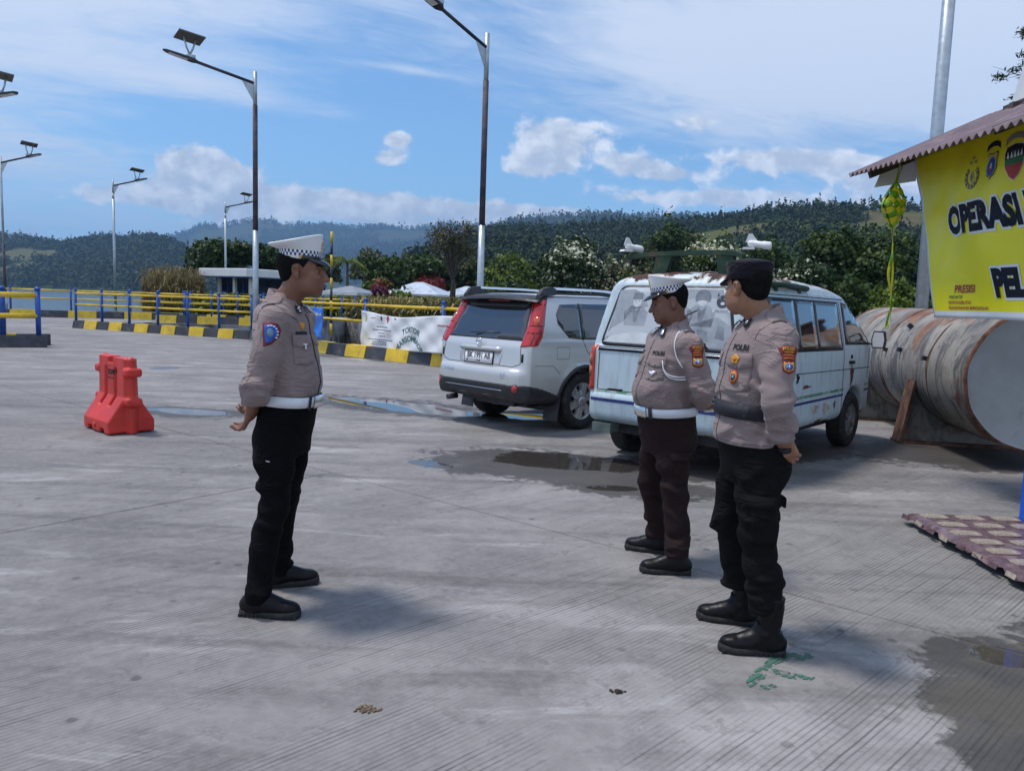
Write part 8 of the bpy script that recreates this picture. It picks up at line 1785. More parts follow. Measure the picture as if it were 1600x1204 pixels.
for s_ in (-1, 1):
    sd_ = (0, s_, 0.18); fl = (lambda A: A) if s_ < 0 else (lambda A: A[::-1]); S_ = lambda *q: fl([(x, s_ * 0.8, z) for x, z in q])
    skin_part(van, 'stripe', bvV, [GREEN, NAVYS], [(0, S_((0.10, 0.672), (2.72, 0.690), (2.72, 0.718), (0.10, 0.705)), (0, s_, 0.02), 0.002, 0, 0.06), (1, S_((0.10, 0.610), (2.70, 0.630), (2.72, 0.655), (0.10, 0.640)), (0, s_, 0.02), 0.002, 0, 0.06), (0, S_((3.49, 0.70), (3.80, 0.705), (3.80, 0.735), (3.49, 0.73)), (0, s_, 0.02), 0.002, 0, 0.06), (1, S_((3.49, 0.635), (3.80, 0.64), (3.80, 0.665), (3.49, 0.66)), (0, s_, 0.02), 0.002, 0, 0.06)])
    skin_part(van, 'window_frame', bvV, [M['blackplastic']], [(0, S_((0.40, 1.165), (2.63, 1.145), (2.62, 1.700), (0.50, 1.712)), sd_, 0.003, 0.008, 0.07), (0, S_((2.72, 1.205), (3.60, 1.190), (3.06, 1.660), (2.73, 1.700)), sd_, 0.003, 0.008, 0.07)])
    for q in (((0.44, 1.195), (0.66, 1.193), (0.66, 1.685), (0.53, 1.686)), ((0.72, 1.193), (1.31, 1.187), (1.31, 1.682), (0.72, 1.685)), ((1.38, 1.186), (1.84, 1.182), (1.84, 1.678), (1.38, 1.680)), ((1.90, 1.181), (2.57, 1.173), (2.57, 1.672), (1.90, 1.677)), ((2.77, 1.232), (3.52, 1.218), (3.03, 1.635), (2.77, 1.672))):
        skin_part(van, 'side_window', bvV, [M['tint']], [(0, S_(*q), sd_, 0.007, 0.006, 0.07)])
    for L_ in ([(2.66, s_ * 0.9, 1.72), (2.66, s_ * 0.9, 0.75), (2.70, s_ * 0.9, 0.40)], [(3.62, s_ * 0.9, 1.18), (3.58, s_ * 0.9, 0.80)], [(0.3, s_ * 0.9, 0.96), (2.66, s_ * 0.9, 0.94), (3.9, s_ * 0.9, 0.93)], [(0.12, s_ * 0.9, 1.755), (2.8, s_ * 0.9, 1.742)]): gap_line(van, bvV, L_, (0, s_, 0.15), M['gap'], 0.005)
    skin_part(van, 'door_handle', bvV, [M['gap']], [(0, S_((2.84, 0.99), (3.02, 0.985), (3.02, 1.02), (2.84, 1.025)), (0, s_, 0), 0.012, 0.015, 0.05), (0, S_((2.90, 1.05), (2.94, 1.05), (2.94, 1.09), (2.90, 1.09)), (0, s_, 0), 0.010, 0.015, 0.05)])
    mb = MB(); mb.tube([(3.50, s_ * 0.80, 1.22), (3.52, s_ * 0.92, 1.20), (3.52, s_ * 0.97, 1.22)], 0.014, 6); mb.loft([[(3.50 + dx_, s_ * 0.95 + dy_ * 0.8, 1.26 + dz_) for dy_, dz_ in ((-0.085, -0.10), (0.085, -0.10), (0.10, 0.0), (0.075, 0.105), (-0.075, 0.105), (-0.10, 0.0))] for dx_ in (0, 0.06)], smooth=False); mi_ = mb.build('wing_mirror', M['blackplastic'], van)
    mb = MB(); mb.add([(3.497, s_ * 0.95 + dy_ * 0.8, 1.26 + dz_) for dy_, dz_ in ((-0.070, -0.085), (0.070, -0.085), (0.085, 0.0), (0.062, 0.09), (-0.062, 0.09), (-0.085, 0.0))], [(0, 1, 2, 3, 4, 5), (5, 4, 3, 2, 1, 0)][:1]); mb.build('mirror_glass', M['platewhite'], mi_)
RUSTM = pm('bare_rust', (0.11, 0.035, 0.02), 0.95, var=0.5, vs=14, bump=0.5, bs=40); FILL = pm('beige_body_filler', (0.42, 0.38, 0.33), 0.9, var=0.3, vs=9)
def scab(cx, cz, rx, rz_, seed, mi=0):
    rr_ = random.Random(seed); ph = [rr_.uniform(0, 6.28) for _ in range(5)]
    return [(cx + rx * k * math.cos(a), -0.8, cz + rz_ * k * math.sin(a)) for a in np.linspace(0, 6.28, 23)[:-1] for k in [1 + 0.25 * math.sin(3 * a + ph[0]) + 0.18 * math.sin(5 * a + ph[1]) + 0.12 * math.sin(8 * a + ph[2])]]
for it_ in [(0, scab(2.96, 0.86, 0.055, 0.11, 1), (0, -1, 0), 0.003, 0, 0.03), (1, scab(1.85, 0.545, 0.09, 0.045, 2), (0, -1, 0), 0.003, 0, 0.03), (1, scab(2.18, 0.53, 0.10, 0.055, 3), (0, -1, 0), 0.003, 0, 0.03), (2, scab(1.30, 0.90, 0.035, 0.05, 4), (0, -1, 0), 0.004, 0, 0.03), (1, scab(1.12, 1.02, 0.07, 0.05, 5), (0, -1, 0), 0.003, 0, 0.03), (0, scab(2.45, 0.55, 0.03, 0.04, 6), (0, -1, 0), 0.003, 0, 0.03), (0, scab(1.55, 0.80, 0.10, 0.018, 7), (0, -1, 0), 0.003, 0, 0.03)]: skin_part(van, 'rust_patch', bvV, [RUSTM, FILL, M['gap']], [it_])
skin_part(van, 'roof_rust', bvV, [RUSTM], [(0, [(0.50 + 0.05 * math.sin(7 * a + 1) + 0.055 * math.sin(a), 0.42 * math.cos(a) + 0.0, 1.9) for a in np.linspace(0, 6.28, 30)[:-1]], (-0.35, 0, 1), 0.003, 0, 0.04), (0, [(0.38 + 0.03 * math.sin(a) + 0.02 * math.sin(5 * a), 0.05 + 0.10 * math.cos(a), 1.88) for a in np.linspace(0, 6.28, 20)[:-1]], (-0.6, 0, 1), 0.0035, 0, 0.04)])
GM = pm('green_rack_paint', (0.015, 0.050, 0.026), 0.7, var=0.3, vs=5, dirt=(0.10, 0.06, 0.03), ds=5, dlo=0.55, dhi=0.7)
for y in (0.22, -0.42):
    mb = MB(); mb.loft([[(0.42 + a, y + b + (0.05 if y > 0 else -0.02), 1.88) for a, b in ((-0.03, -0.07), (0.03, -0.07), (0.03, 0.07), (-0.03, 0.07))], [(0.42 + a, y + b, 2.07) for a, b in ((-0.03, -0.09), (0.03, -0.09), (0.03, 0.09), (-0.03, 0.09))]], smooth=False); mb.build('rack_leg', GM, van)
mb = MB(); mb.loft([[(0.42 + a, y, z + b) for a, b in ((-0.04, -0.022), (0.04, -0.022), (0.04, 0.022), (-0.04, 0.022))] for y, z in ((0.66, 2.055), (0.42, 2.085), (0.0, 2.092), (-0.4, 2.09), (-0.52, 2.080), (-0.60, 2.05))], smooth=False); mb.build('roof_rack', GM, van)
mb = MB(); mb.tube([(0.55, -0.70, 1.815), (1.2, -0.70, 1.822), (1.78, -0.69, 1.805)], 0.030, 9); mb.box((0.95, -0.66, 1.79), (0.06, 0.1, 0.07)); mb.box((1.55, -0.66, 1.785), (0.06, 0.1, 0.07)); mb.build('roof_tube', GM, van)
for y, an in ((0.60, 0.35), (-0.73, -0.5)):
    t_ = bpy.data.objects.new('loudspeaker', None); COL.objects.link(t_); t_.parent = van; t_.location = (0.42, y, 2.145); t_.scale = (0.64,) * 3; t_.rotation_euler = (0, 0, R(-41) + an)
    mb = MB(); mb.loft([[(x, q * math.cos(a), 0.02 - 0.12 * x + q * math.sin(a)) for a in np.linspace(0, 6.28, 17)[:-1]] for x, q in ((-0.15, 0.018), (-0.13, 0.04), (-0.08, 0.05), (0.05, 0.048), (0.055, 0.055), (0.16, 0.058), (0.175, 0.05), (0.18, 0.02))]); mb.build('horn', M['white'], t_)
    mb = MB(); mb.prism([(-0.18, 0.03), (0.0, 0.03), (-0.09, 0.15), (-0.14, 0.15)], (0, 1, 0), 0.012, (0, -0.006, 0.02), (1, 0, 0), (0, 0, 1)); mb.prism([(-0.22, -0.05), (-0.05, -0.05), (-0.05, -0.02), (-0.2, -0.02)], (0, 1, 0), 0.12, (0, -0.06, 0.0), (1, 0, 0), (0, 0, 1)); mb.build('bracket', M['white'], t_)
mb = MB(); mb.box((0.10, 0.62, 0.345), (0.16, 0.22, 0.09)); mb.build('bumper_bracket', pm('dull_green_steel', (0.10, 0.13, 0.12), 0.7, var=0.3), van)
skin_part(van, 'windscreen', bvV, [M['tint']], [(0, [(2.95, -0.60, 1.70), (2.95, 0.60, 1.70), (3.7, 0.70, 1.23), (3.7, -0.70, 1.23)][::-1], (0.55, 0, 0.83), 0.005, 0.008, 0.12)])
for s_ in (-1, 1): skin_part(van, 'headlight', bvV, [M['clearlens']], [(0, [(3.98, s_ * 0.42, 0.74), (3.98, s_ * 0.70, 0.74), (3.98, s_ * 0.70, 0.90), (3.98, s_ * 0.42, 0.90)][::1 if s_ > 0 else -1], (1, s_ * 0.2, 0.1), 0.006, 0.01, 0.06)])

# ---------------------------------------------------------------- red water-filled barrier
ba = thing('traffic_barrier', 'red plastic water-filled traffic barrier with a notch in its top, standing alone on the apron', 'barrier', (-4.225, 8.195, 0), math.atan2(0.67, -0.74))
REDP = pm('red_plastic', (0.58, 0.035, 0.024), 0.5, var=0.16, vs=3, dirt=(0.33, 0.06, 0.05), ds=4, dlo=0.55, dhi=0.8, bump=0.05, bs=30)
LH = 0.345
F = Field((-0.50, -0.30, -0.02), (0.50, 0.30, 0.86), 0.0085); X, Y, Z = F.ax
prof_ = [(-0.235, 0.012), (0.235, 0.012), (0.238, 0.135), (0.075, 0.385), (0.066, 0.79), (-0.066, 0.79), (-0.075, 0.385), (-0.238, 0.135)]
F.d = smax(poly_sdf(Y[:, None], Z[None, :], prof_)[None], np.abs(X)[:, None, None] - LH, 0.022).astype(np.float32)
F.box((0.02, 0, 0.80), (0.065, 0.2, 0.075), 0.01, 0.01, cut=True)
for x in (-0.115, 0.135):
    for s_ in (-1, 1): F.box((x, s_ * 0.155, 0.475), (0.036, 0.112, 0.20), 0.012, 0.02, cut=True)
for x in (-0.16, 0.16):
    for s_ in (-1, 1): F.box((x, s_ * 0.25, 0.02), (0.055, 0.10, 0.035), 0.01, 0.01, cut=True)
for e in (-1, 1):
    for z in (0.645, 0.335): F.box((e * (LH + 0.03), 0, z), (0.065, 0.085, 0.046), 0.03, 0.012)
    F.cone((e * (LH + 0.0), 0, 0.02), (e * (LH + 0.0), 0, 0.76), 0.05, 0.045, 0.02)
F.half((0, 0, -1), -0.002)
bo = sdf_obj(F, 'body', REDP, ba, 1); bvB = bvh_of(bo)
mb = MB(); lay_text(mb, 0, bvB, (0.01, 0.10, 0.625), (0, 1, 0), (0, 0, 1), 'KSOPP', 0.075, 1.0, 0.004, 0.003); lay_text(mb, 0, bvB, (0.01, 0.10, 0.565), (0, 1, 0), (0, 0, 1), 'DANAU TOBA', 0.026, 1.0, 0.004, 0.001)
lay_text(mb, 0, bvB, (0.01, -0.10, 0.625), (0, -1, 0), (0, 0, 1), 'KSOPP', 0.075, 1.0, 0.004, 0.003); mb.build('lettering', M['blackp'], ba)
mb = MB()
for s_ in (-1, 1): mb.loft([[(0.02 + q * math.cos(a), s_ * (0.236 + h), 0.075 + q * math.sin(a)) for a in np.linspace(0, 6.28, 13)[:-1]] for q, h in ((0.026, -0.01), (0.026, 0.012), (0.018, 0.016))])
mb.build('drain_plug', REDP, ba)

# ---------------------------------------------------------------- rusty tank on saddles
def tank_mat():
    mt, nt, p, _ = new_mat('weathered_tank_paint'); t = NT(nt); c = t.coord()
    st = t.noise(t.mapv(c, (0.9, 2.0, 0.55)), 2.3, 9, 0.72, 0.9); a = t.noise(c, 1.1, 8, 0.68, 0.4); b = t.noise(c, 5, 8, 0.72); sp = t.node('ShaderNodeSeparateXYZ'); t.l.new(c, sp.inputs[0]); z = sp.outputs[2]; y = sp.outputs[1]
    k = t.mix(t.ramp(a, 0.35, 0.65), (0.20, 0.19, 0.175), (0.36, 0.33, 0.285))
    k = t.mix(t.math('MULTIPLY', t.ramp(st, 0.46, 0.60), 0.85), k, (0.075, 0.075, 0.078))
    k = t.mix(t.math('MULTIPLY', t.ramp(b, 0.55, 0.66), 0.6), k, (0.05, 0.048, 0.048))
    k = t.mix(t.math('MULTIPLY', t.ramp(t.math('ADD', t.noise(c, 1.7, 8, 0.7), t.ramp(z, 0.25, 0.7, 0.0, 0.10)), 0.56, 0.65), 0.9), k, t.mix(t.ramp(b, 0.4, 0.6), (0.17, 0.062, 0.030), (0.28, 0.14, 0.065)))
    t.put(p.inputs['Base Color'], k); p.inputs['Roughness'].default_value = 0.72
    t.put(p.inputs['Normal'], t.bump(t.math('ADD', b, t.math('MULTIPLY', t.noise(c, 2.2, 3), 2.5)), 0.3, 0.012)); return mt
M['tank'] = tank_mat(); M['rust'] = pm('flaking_rust', (0.125, 0.058, 0.036), 0.95, var=0.5, vs=8, bump=0.6, bs=40, dirt=(0.28, 0.20, 0.13), ds=5, dlo=0.5, dhi=0.7)
M['capend'] = pm('grey_tank_end', (0.40, 0.42, 0.43), 0.65, var=0.10, vs=3, dirt=(0.16, 0.14, 0.13), ds=2.4, dlo=0.62, dhi=0.8, bump=0.25, bs=6)
TL, TR = 4.7, 0.71
tk = thing('storage_tank', 'large rusty cylindrical steel tank lying on saddles behind the booth', 'tank', (5.22, 7.55, 0.90), -math.atan2(0.14, 0.99))
n = 72; mb = MB(); rr_ = np.random.default_rng(2)
ys = np.linspace(0.0, TL, 60)
def tr_(y, a): return TR * (1 + 0.006 * math.sin(3 * a + y * 2) + 0.005 * math.sin(5 * a - y * 3.1) + 0.003 * math.sin(9 * a + 7 * y))
mb.loft([[(tr_(y, a) * math.cos(a), y, tr_(y, a) * math.sin(a)) for a in [2 * PI * k / n for k in range(n)]][::-1] for y in ys], cap=(False, True)); mb.build('tank_shell', M['tank'], tk)
mb = MB(); mb.loft([[(TR * q * math.cos(2 * PI * k / n), y, TR * q * math.sin(2 * PI * k / n)) for k in range(n)][::-1] for q, y in ((0.99, 0.0), (0.965, 0.03), (0.93, 0.034), (0.5, 0.02), (0.02, 0.015))], cap=(False, True)); mb.build('tank_end', M['capend'], tk)
def band(y, w, h, name='weld_band'):
    mb = MB(); mb.loft([[((TR + q + 0.003 * math.sin(11 * a)) * math.cos(a), y + dy + 0.006 * math.sin(7 * a), (TR + q + 0.003 * math.sin(11 * a)) * math.sin(a)) for a in [2 * PI * k / n for k in range(n)]][::-1] for q, dy in ((-0.012, -w), (h, -w * 0.6), (h, w * 0.6), (-0.012, w))], cap=(False, False)); mb.build(name, M['rust'], tk)
band(0.012, 0.026, 0.014, 'rim_band'); band(1.02, 0.018, 0.006); band(2.55, 0.016, 0.007); band(2.62, 0.010, 0.006); band(3.7, 0.015, 0.006); band(TL - 0.02, 0.03, 0.012, 'rim_band')
for y, an in ((1.72, 96), (2.16, 93), (1.9, 166), (2.4, 168), (1.05, 170), (2.05, 140)):
    a = R(an); mb = MB(); mb.box(((TR + 0.025) * math.cos(a), y, (TR + 0.025) * math.sin(a)), (0.06, 0.05, 0.05), M=Matrix.Rotation(-a, 3, 'Y')); mb.build('lug', M['darkmetal'], tk)
mb = MB(); mb.tube([(0.02, 1.5, TR - 0.03), (0.02, 1.5, TR + 0.10)], 0.25, 24); mb.tube([(0.02, 1.5, TR + 0.10), (0.02, 1.5, TR + 0.13)], 0.29, 24); mb.build('hatch', M['rust'], tk)
for y in (1.42, 3.35):
    sd_ = [(-0.80, -0.90), (0.80, -0.90), (0.685, -0.17)] + [((TR + 0.004) * math.cos(a), (TR + 0.004) * math.sin(a)) for a in np.linspace(-0.26, -PI + 0.26, 22)] + [(-0.685, -0.17)]
    mb = MB(); mb.prism(sd_, (0, 1, 0), 0.05, (0, y, 0), (1, 0, 0), (0, 0, 1)); s_o = mb.build('saddle', M['tank'], tk)
    for e in (-1, 1):
        mb = MB(); a, b = Vector((e * 0.695, y + 0.025, -0.15)), Vector((e * 0.815, y + 0.025, -0.895)); d = (b - a).normalized(); mb.box((a + b) / 2, (0.030, 0.26, (b - a).length), M=Matrix.Rotation(-math.atan2(d.x, -d.z), 3, 'Y')); mb.build('saddle_flange', M['rust'], s_o)
    mb = MB(); mb.box((0, y + 0.025, -0.885), (1.68, 0.28, 0.03)); mb.build('saddle_foot', M['rust'], s_o)

# ---------------------------------------------------------------- police booth at the right edge
bo_ = thing('booth', 'roadside booth with brown corrugated roof and blue posts at the right edge', 'booth', (3.7, 5.35, 0))
O_ = Vector((3.7, 5.35, 0)); L_ = lambda x, y, z: (x - O_.x, y - O_.y, z)
BROWN = pm('brown_corrugated_sheet', (0.145, 0.098, 0.112), 0.55, var=0.2, vs=3, dirt=(0.27, 0.21, 0.20), ds=4, dlo=0.5, dhi=0.7)
XE, XR, ZE, SLP = 3.10, 4.375, 2.745, 0.46
def sheet(x0, z0, x1, z1, y0, y1, nm, pitch=0.092, amp=0.017):
    yy_ = np.arange(y0, y1, pitch / 8); mb = MB(); rows = []
    for k, u in enumerate((0, 0.33, 0.66, 1.0)):
        rows.append([L_(x0 + (x1 - x0) * u, y, z0 + (z1 - z0) * u + amp * math.sin(2 * PI * (y - y0) / pitch) + 0.006 * math.sin(y * 1.7 + u) + 0.03 * (y - 5.9)) for y in yy_])
    m_ = len(yy_); lower = [[(p[0], p[1], p[2] - 0.006) for p in r_] for r_ in rows]
    mb.loft(rows, closed=False, cap=(False, False)); mb.loft([r_[::-1] for r_ in lower], closed=False, cap=(False, False)); mb.loft([rows[0], lower[0]], closed=False, cap=(False, False)); mb.loft([rows[-1], lower[-1]], closed=False, cap=(False, False)); mb.loft([[r_[0] for r_ in rows], [r_[0] for r_ in lower]], closed=False, cap=(False, False)); mb.loft([[r_[-1] for r_ in rows], [r_[-1] for r_ in lower]], closed=False, cap=(False, False))
    return mb.build(nm, BROWN, bo_)
sheet(XE, ZE, XR, ZE + (XR - XE) * SLP, 1.6, 7.43, 'roof_sheet'); sheet(5.65, ZE, XR, ZE + (XR - XE) * SLP, 1.6, 7.35, 'roof_sheet')
mb = MB(); mb.prism([(XR - 0.12, ZE + (XR - XE) * SLP - 0.03), (XR, ZE + (XR - XE) * SLP + 0.035), (XR + 0.12, ZE + (XR - XE) * SLP - 0.03), (XR, ZE + (XR - XE) * SLP + 0.02)], (0, 1, 0), 5.8, L_(0, 1.6, 0.02), (1, 0, 0), (0, 0, 1)); mb.build('ridge_cap', BROWN, bo_)
BLUEP = pm('bright_blue_paint', (0.010, 0.10, 0.62), 0.4, var=0.1, vs=5, dirt=(0.02, 0.06, 0.3), ds=6, dlo=0.55, dhi=0.75)
for x, y in ((3.70, 5.35), (5.5, 5.35), (3.70, 2.6), (5.5, 2.6)): mb = MB(); mb.box(L_(x, y, 1.44), (0.085, 0.085, 2.74), bev=0.006); mb.build('post', BLUEP, bo_)
for a, b in (((3.66, 1.8, 2.93), (3.66, 7.25, 2.93)), ((5.5, 1.8, 2.72), (5.5, 7.25, 2.72)), ((4.35, 1.8, 3.25), (4.35, 7.25, 3.25))):
    a, b = Vector(L_(*a)), Vector(L_(*b)); mb = MB(); mb.box((a + b) / 2, (0.06, (b - a).length, 0.08)); mb.build('purlin', M['timber'], bo_)
for y in (2.6, 4.0, 5.35, 7.2):
    for sx in (XE + 0.1, 5.55): 
        a, b = Vector(L_(sx, y, ZE - 0.03 + 0.1 * SLP)), Vector(L_(XR, y, ZE + (XR - XE) * SLP - 0.06)); mb = MB(); d = b - a; mb.box((a + b) / 2, (d.length, 0.05, 0.06), M=Matrix.Rotation(-math.atan2(d.z, d.x), 3, 'Y')); mb.build('rafter', M['timber'], bo_)
mb = MB(); mb.prism([(3.297, 2.669), (3.671, 2.739), (3.671, 2.99), (3.366, 2.86)], (0, 1, 0), 0.02, L_(0, 7.29, 0), (1, 0, 0), (0, 0, 1)); mb.build('gable_board', M['white'], bo_)
# sign standing on the ridge
sg = thing('roof_sign', 'white signboard with a red ring standing on the booth roof', 'sign', (4.34, 7.07, 3.36)); mb = MB(); mb.prism([(0.0, 0.03), (-2.6, 0.03), (-2.6, 0.80), (-0.35, 0.80)][::-1], (1, 0, 0), 0.03, (0, 0, 0), (0, 1, 0), (0, 0, 1)); sb_ = mb.build('board', M['white'], sg)
mb = MB()
q = [[(-0.004, -0.42 + r_ * math.cos(a), 0.22 + r_ * math.sin(a)) for a in np.linspace(0, 6.28, 40)] for r_ in (0.16, 0.225)]; mb.loft(q, closed=False, cap=(False, False)); mb.build('ring_emblem', M['redp'], sb_)
mb = MB(); mb.box((0.015, -1.25, 0.0), (0.10, 2.6, 0.05)); mb.box((0.03, -0.2, -0.03), (0.3, 0.06, 0.05)); mb.build('batten', M['timber'], sg)

# yellow banner
bn = thing('banner', 'yellow vinyl banner with black lettering and police emblems hanging under the booth roof', 'banner', (3.6, 5.0, 0)); U_ = lambda y, z, e=0.0: (-e, y - 5.0, z)
YEL = pm('yellow_vinyl', (0.88, 0.78, 0.010), 0.42, var=0.05, vs=2, rvar=0.08, spec=0.5); VW = pm('white_vinyl', (0.76, 0.77, 0.78), 0.4, var=0.03)
def bx(y, z):
    return 0.018 * math.sin(3.1 * y + 2.2 * z) * math.sin(1.9 * z + 0.7) + 0.010 * math.sin(7.3 * (y - 0.75 * z) + 1.0) + 0.006 * math.sin(15 * (y + 0.5 * z)) * math.exp(-((z - 2.5) / 0.4) ** 2) + 0.010 * math.sin(5.0 * y) * (1.5 - z) * 0.3
def bl(u, w):     # u along from the far end (0) towards the camera, w up from the lower edge
    z = 1.490 + (1.43 - 0.02 * u) * w + 0.004 * math.sin(9 * u) * (1 - w); y = (6.583 + 0.588 * w) * (1 - u) + (3.1 + 0.1 * w) * u
    return (-0.02 - bx(y, z), y - 5.0, z)
nu, nv = 110, 50
V_ = np.array([bl(i / nu, j / nv) for i in range(nu + 1) for j in range(nv + 1)]); i, j = np.meshgrid(np.arange(nu), np.arange(nv), indexing='ij'); a = i * (nv + 1) + j; Q_ = np.stack([a, a + nv + 1, a + nv + 2, a + 1], -1).reshape(-1, 4)
mi = ((i < 1) | (j < 2)).ravel().astype(int)
bs_ = obj('vinyl_sheet', np_mesh('vinyl_sheet', V_, Q_, mi=mi), [YEL, VW], bn); bvN = bvh_of(bs_)
md = bs_.modifiers.new('thick', 'SOLIDIFY'); md.thickness = 0.003; md.offset = 1.0 if False else -1.0
BK = pm('black_print', (0.010, 0.011, 0.018), 0.6, var=0.05, spec=0.2); nX = (-1, 0, 0); up = (0, 0, 1)
PR = [VW, BK, pm('bronze_print', (0.20, 0.13, 0.035), 0.5, var=0.4, vs=40), pm('blue_print', (0.03, 0.09, 0.42), 0.45), pm('red_print', (0.50, 0.03, 0.03), 0.45), pm('green_print', (0.03, 0.16, 0.05), 0.45), pm('cream_print', (0.62, 0.52, 0.25), 0.5), pm('maroon_print', (0.36, 0.045, 0.06), 0.5), pm('grey_print', (0.25, 0.24, 0.2), 0.5)]
for body_, y, z, sz, sx in (('OPERASI KETUPAT', 5.34, 2.275, 0.295, 0.0), ('PELAYANAN', 5.05, 1.752, 0.27, 0.0)):
    mb = MB(); Vt, Tt = text2d(body_, sz, 0.82, 0.018); Vw, Tw = text2d(body_, sz, 0.82, 0.037)
    xl = min(p[0] for p in Vt); y0 = (6.52 if body_[0] == 'O' else 5.80) + xl; Vt = [(a - 0.42 * b, b) for a, b in Vt]; Vw = [(a - 0.42 * b, b) for a, b in Vw]       # first letter starts at its place
    lay_mb(mb, 0, bvN, U_(y0, z, 0.1), nX, up, Vw, off=0.004, depth=0, tris=Tw); lay_mb(mb, 1, bvN, U_(y0, z, 0.1), nX, up, Vt, off=0.007, depth=0, tris=Tt); mb.build('banner_lettering', PR, bn)
mb = MB(); Vt, Tt = text2d('PRESISI', 0.085, 1.0, 0.002); lay_mb(mb, 7, bvN, U_(6.176, 1.723, 0.1), nX, up, Vt, off=0.005, depth=0, tris=Tt)
for k, (tx, mi_, dy) in enumerate((('PREDIKTIF', 5, 0.0), ('RESPONSIBILITAS', 7, 0.0), ('TRANSPARANSI BERKEADILAN', 7, 0.0))):
    Vt, Tt = text2d(tx, 0.036, 1.0, 0.0005); xl = min(p[0] for p in Vt); lay_mb(mb, mi_, bvN, U_(6.36 + xl, 1.660 - 0.043 * k, 0.1), nX, up, Vt, off=0.005, depth=0, tris=Tt)
mb.build('small_print', PR, bn)
E_ = MB(); ce = lambda y, z: U_(y, z, 0.1)
def em(mi_, y, z, pts, of): lay_mb(E_, mi_, bvN, ce(y, z), nX, up, pts, off=of, depth=0, step=0.03)
y, z = 6.22, 2.60           # golden wreath with three stars
ring_ = [(0.085 * math.cos(a), 0.092 * math.sin(a)) for a in np.linspace(2.2, 2.2 + 5.0, 22)]; ring2 = [(0.052 * math.cos(a), 0.060 * math.sin(a)) for a in np.linspace(2.2 + 5.0, 2.2, 22)]
em(2, y, z, ring_ + ring2, 0.004); em(6, y, z, [(0, 0.055), (0.018, 0.03), (0.03, -0.01), (0.012, -0.05), (-0.012, -0.05), (-0.03, -0.01), (-0.018, 0.03)], 0.004); em(2, y, z, [(0, 0.04), (0.010, 0), (0, -0.04), (-0.010, 0)], 0.006)
for k in range(9): a = 2.5 + k * 0.55; em(6, y, z, ngon(5, 0.010, 0.012, 0.068 * math.cos(a), 0.076 * math.sin(a)), 0.006)
star = lambda r_, cx, cy: [(cx + r_ * (1 if k % 2 == 0 else 0.42) * math.sin(k * PI / 5), cy + r_ * (1 if k % 2 == 0 else 0.42) * math.cos(k * PI / 5)) for k in range(10)][::-1]
for cx, cy in ((0, 0.150), (-0.028, 0.115), (0.028, 0.115)): em(8, y, z, star(0.021, cx, cy), 0.005)
shield = lambda s: [(-0.075 * s, 0.075 * s), (-0.05 * s, 0.088 * s), (0, 0.078 * s), (0.05 * s, 0.088 * s), (0.075 * s, 0.075 * s), (0.062 * s, 0.03 * s), (0.072 * s, -0.03 * s), (0.045 * s, -0.085 * s), (0.012 * s, -0.10 * s), (0, -0.118 * s), (-0.012 * s, -0.10 * s), (-0.045 * s, -0.085 * s), (-0.072 * s, -0.03 * s), (-0.062 * s, 0.03 * s)]
y, z = 5.98, 2.66
em(1, y, z, [(-0.095, 0.10), (-0.05, 0.125), (0, 0.132), (0.05, 0.125), (0.095, 0.10), (0.088, 0.145), (0.045, 0.165), (0, 0.172), (-0.045, 0.165), (-0.088, 0.145)], 0.004); em(1, y, z, shield(1.0), 0.004); em(6, y, z, [(a * 0.92, b * 0.92) for a, b in shield(1.0)], 0.006); em(3, y, z, ngon(18, 0.052, 0.070, 0, -0.02), 0.008); em(0, y, z, ngon(10, 0.012, 0.030, 0, -0.02), 0.010); em(4, y, z, ngon(8, 0.02, 0.012, 0, -0.045), 0.0105)
y, z = 5.70, 2.64
em(8, y, z, [(-0.12, 0.115), (-0.06, 0.145), (0, 0.152), (0.06, 0.145), (0.12, 0.115), (0.11, 0.165), (0.055, 0.19), (0, 0.197), (-0.055, 0.19), (-0.11, 0.165)], 0.004)
sh3 = [(-0.115, 0.06), (-0.09, 0.10), (0, 0.115), (0.09, 0.10), (0.115, 0.06), (0.11, -0.04), (0.06, -0.11), (0, -0.14), (-0.06, -0.11), (-0.11, -0.04)]
em(0, y, z, [(a * 1.05, b * 1.05) for a, b in sh3], 0.004); em(1, y, z, [p for p in sh3 if p[1] > 0] + [(0.113, 0.0), (-0.113, 0.0)], 0.006); em(5, y, z, [(-0.113, 0.015), (0.113, 0.015), (0.11, -0.028), (-0.11, -0.028)][::-1], 0.0075); em(4, y, z, [(0.108, -0.028), (0.11, -0.04), (0.06, -0.11), (0, -0.14), (-0.06, -0.11), (-0.11, -0.04), (-0.108, -0.028)][::-1], 0.0065)
for k in range(5): em(0, y, z, [(-0.09 + 0.04 * k, 0.02), (-0.075 + 0.04 * k, 0.07), (-0.06 + 0.04 * k, 0.02)], 0.009); em(5, y, z, [(-0.06 + 0.03 * k, 0.0), (-0.045 + 0.03 * k, 0.085), (-0.03 + 0.03 * k, 0.0)], 0.0085) if k in (1, 2) else None
E_.build('emblems', PR, bn)
for y_ in (7.1, 5.6, 4.4, 3.3): mb = MB(); mb.tube([U_(y_, 2.88, 0.02), U_(y_, 2.96, -0.05)], 0.004, 5); mb.build('tie', M['white'], bn)

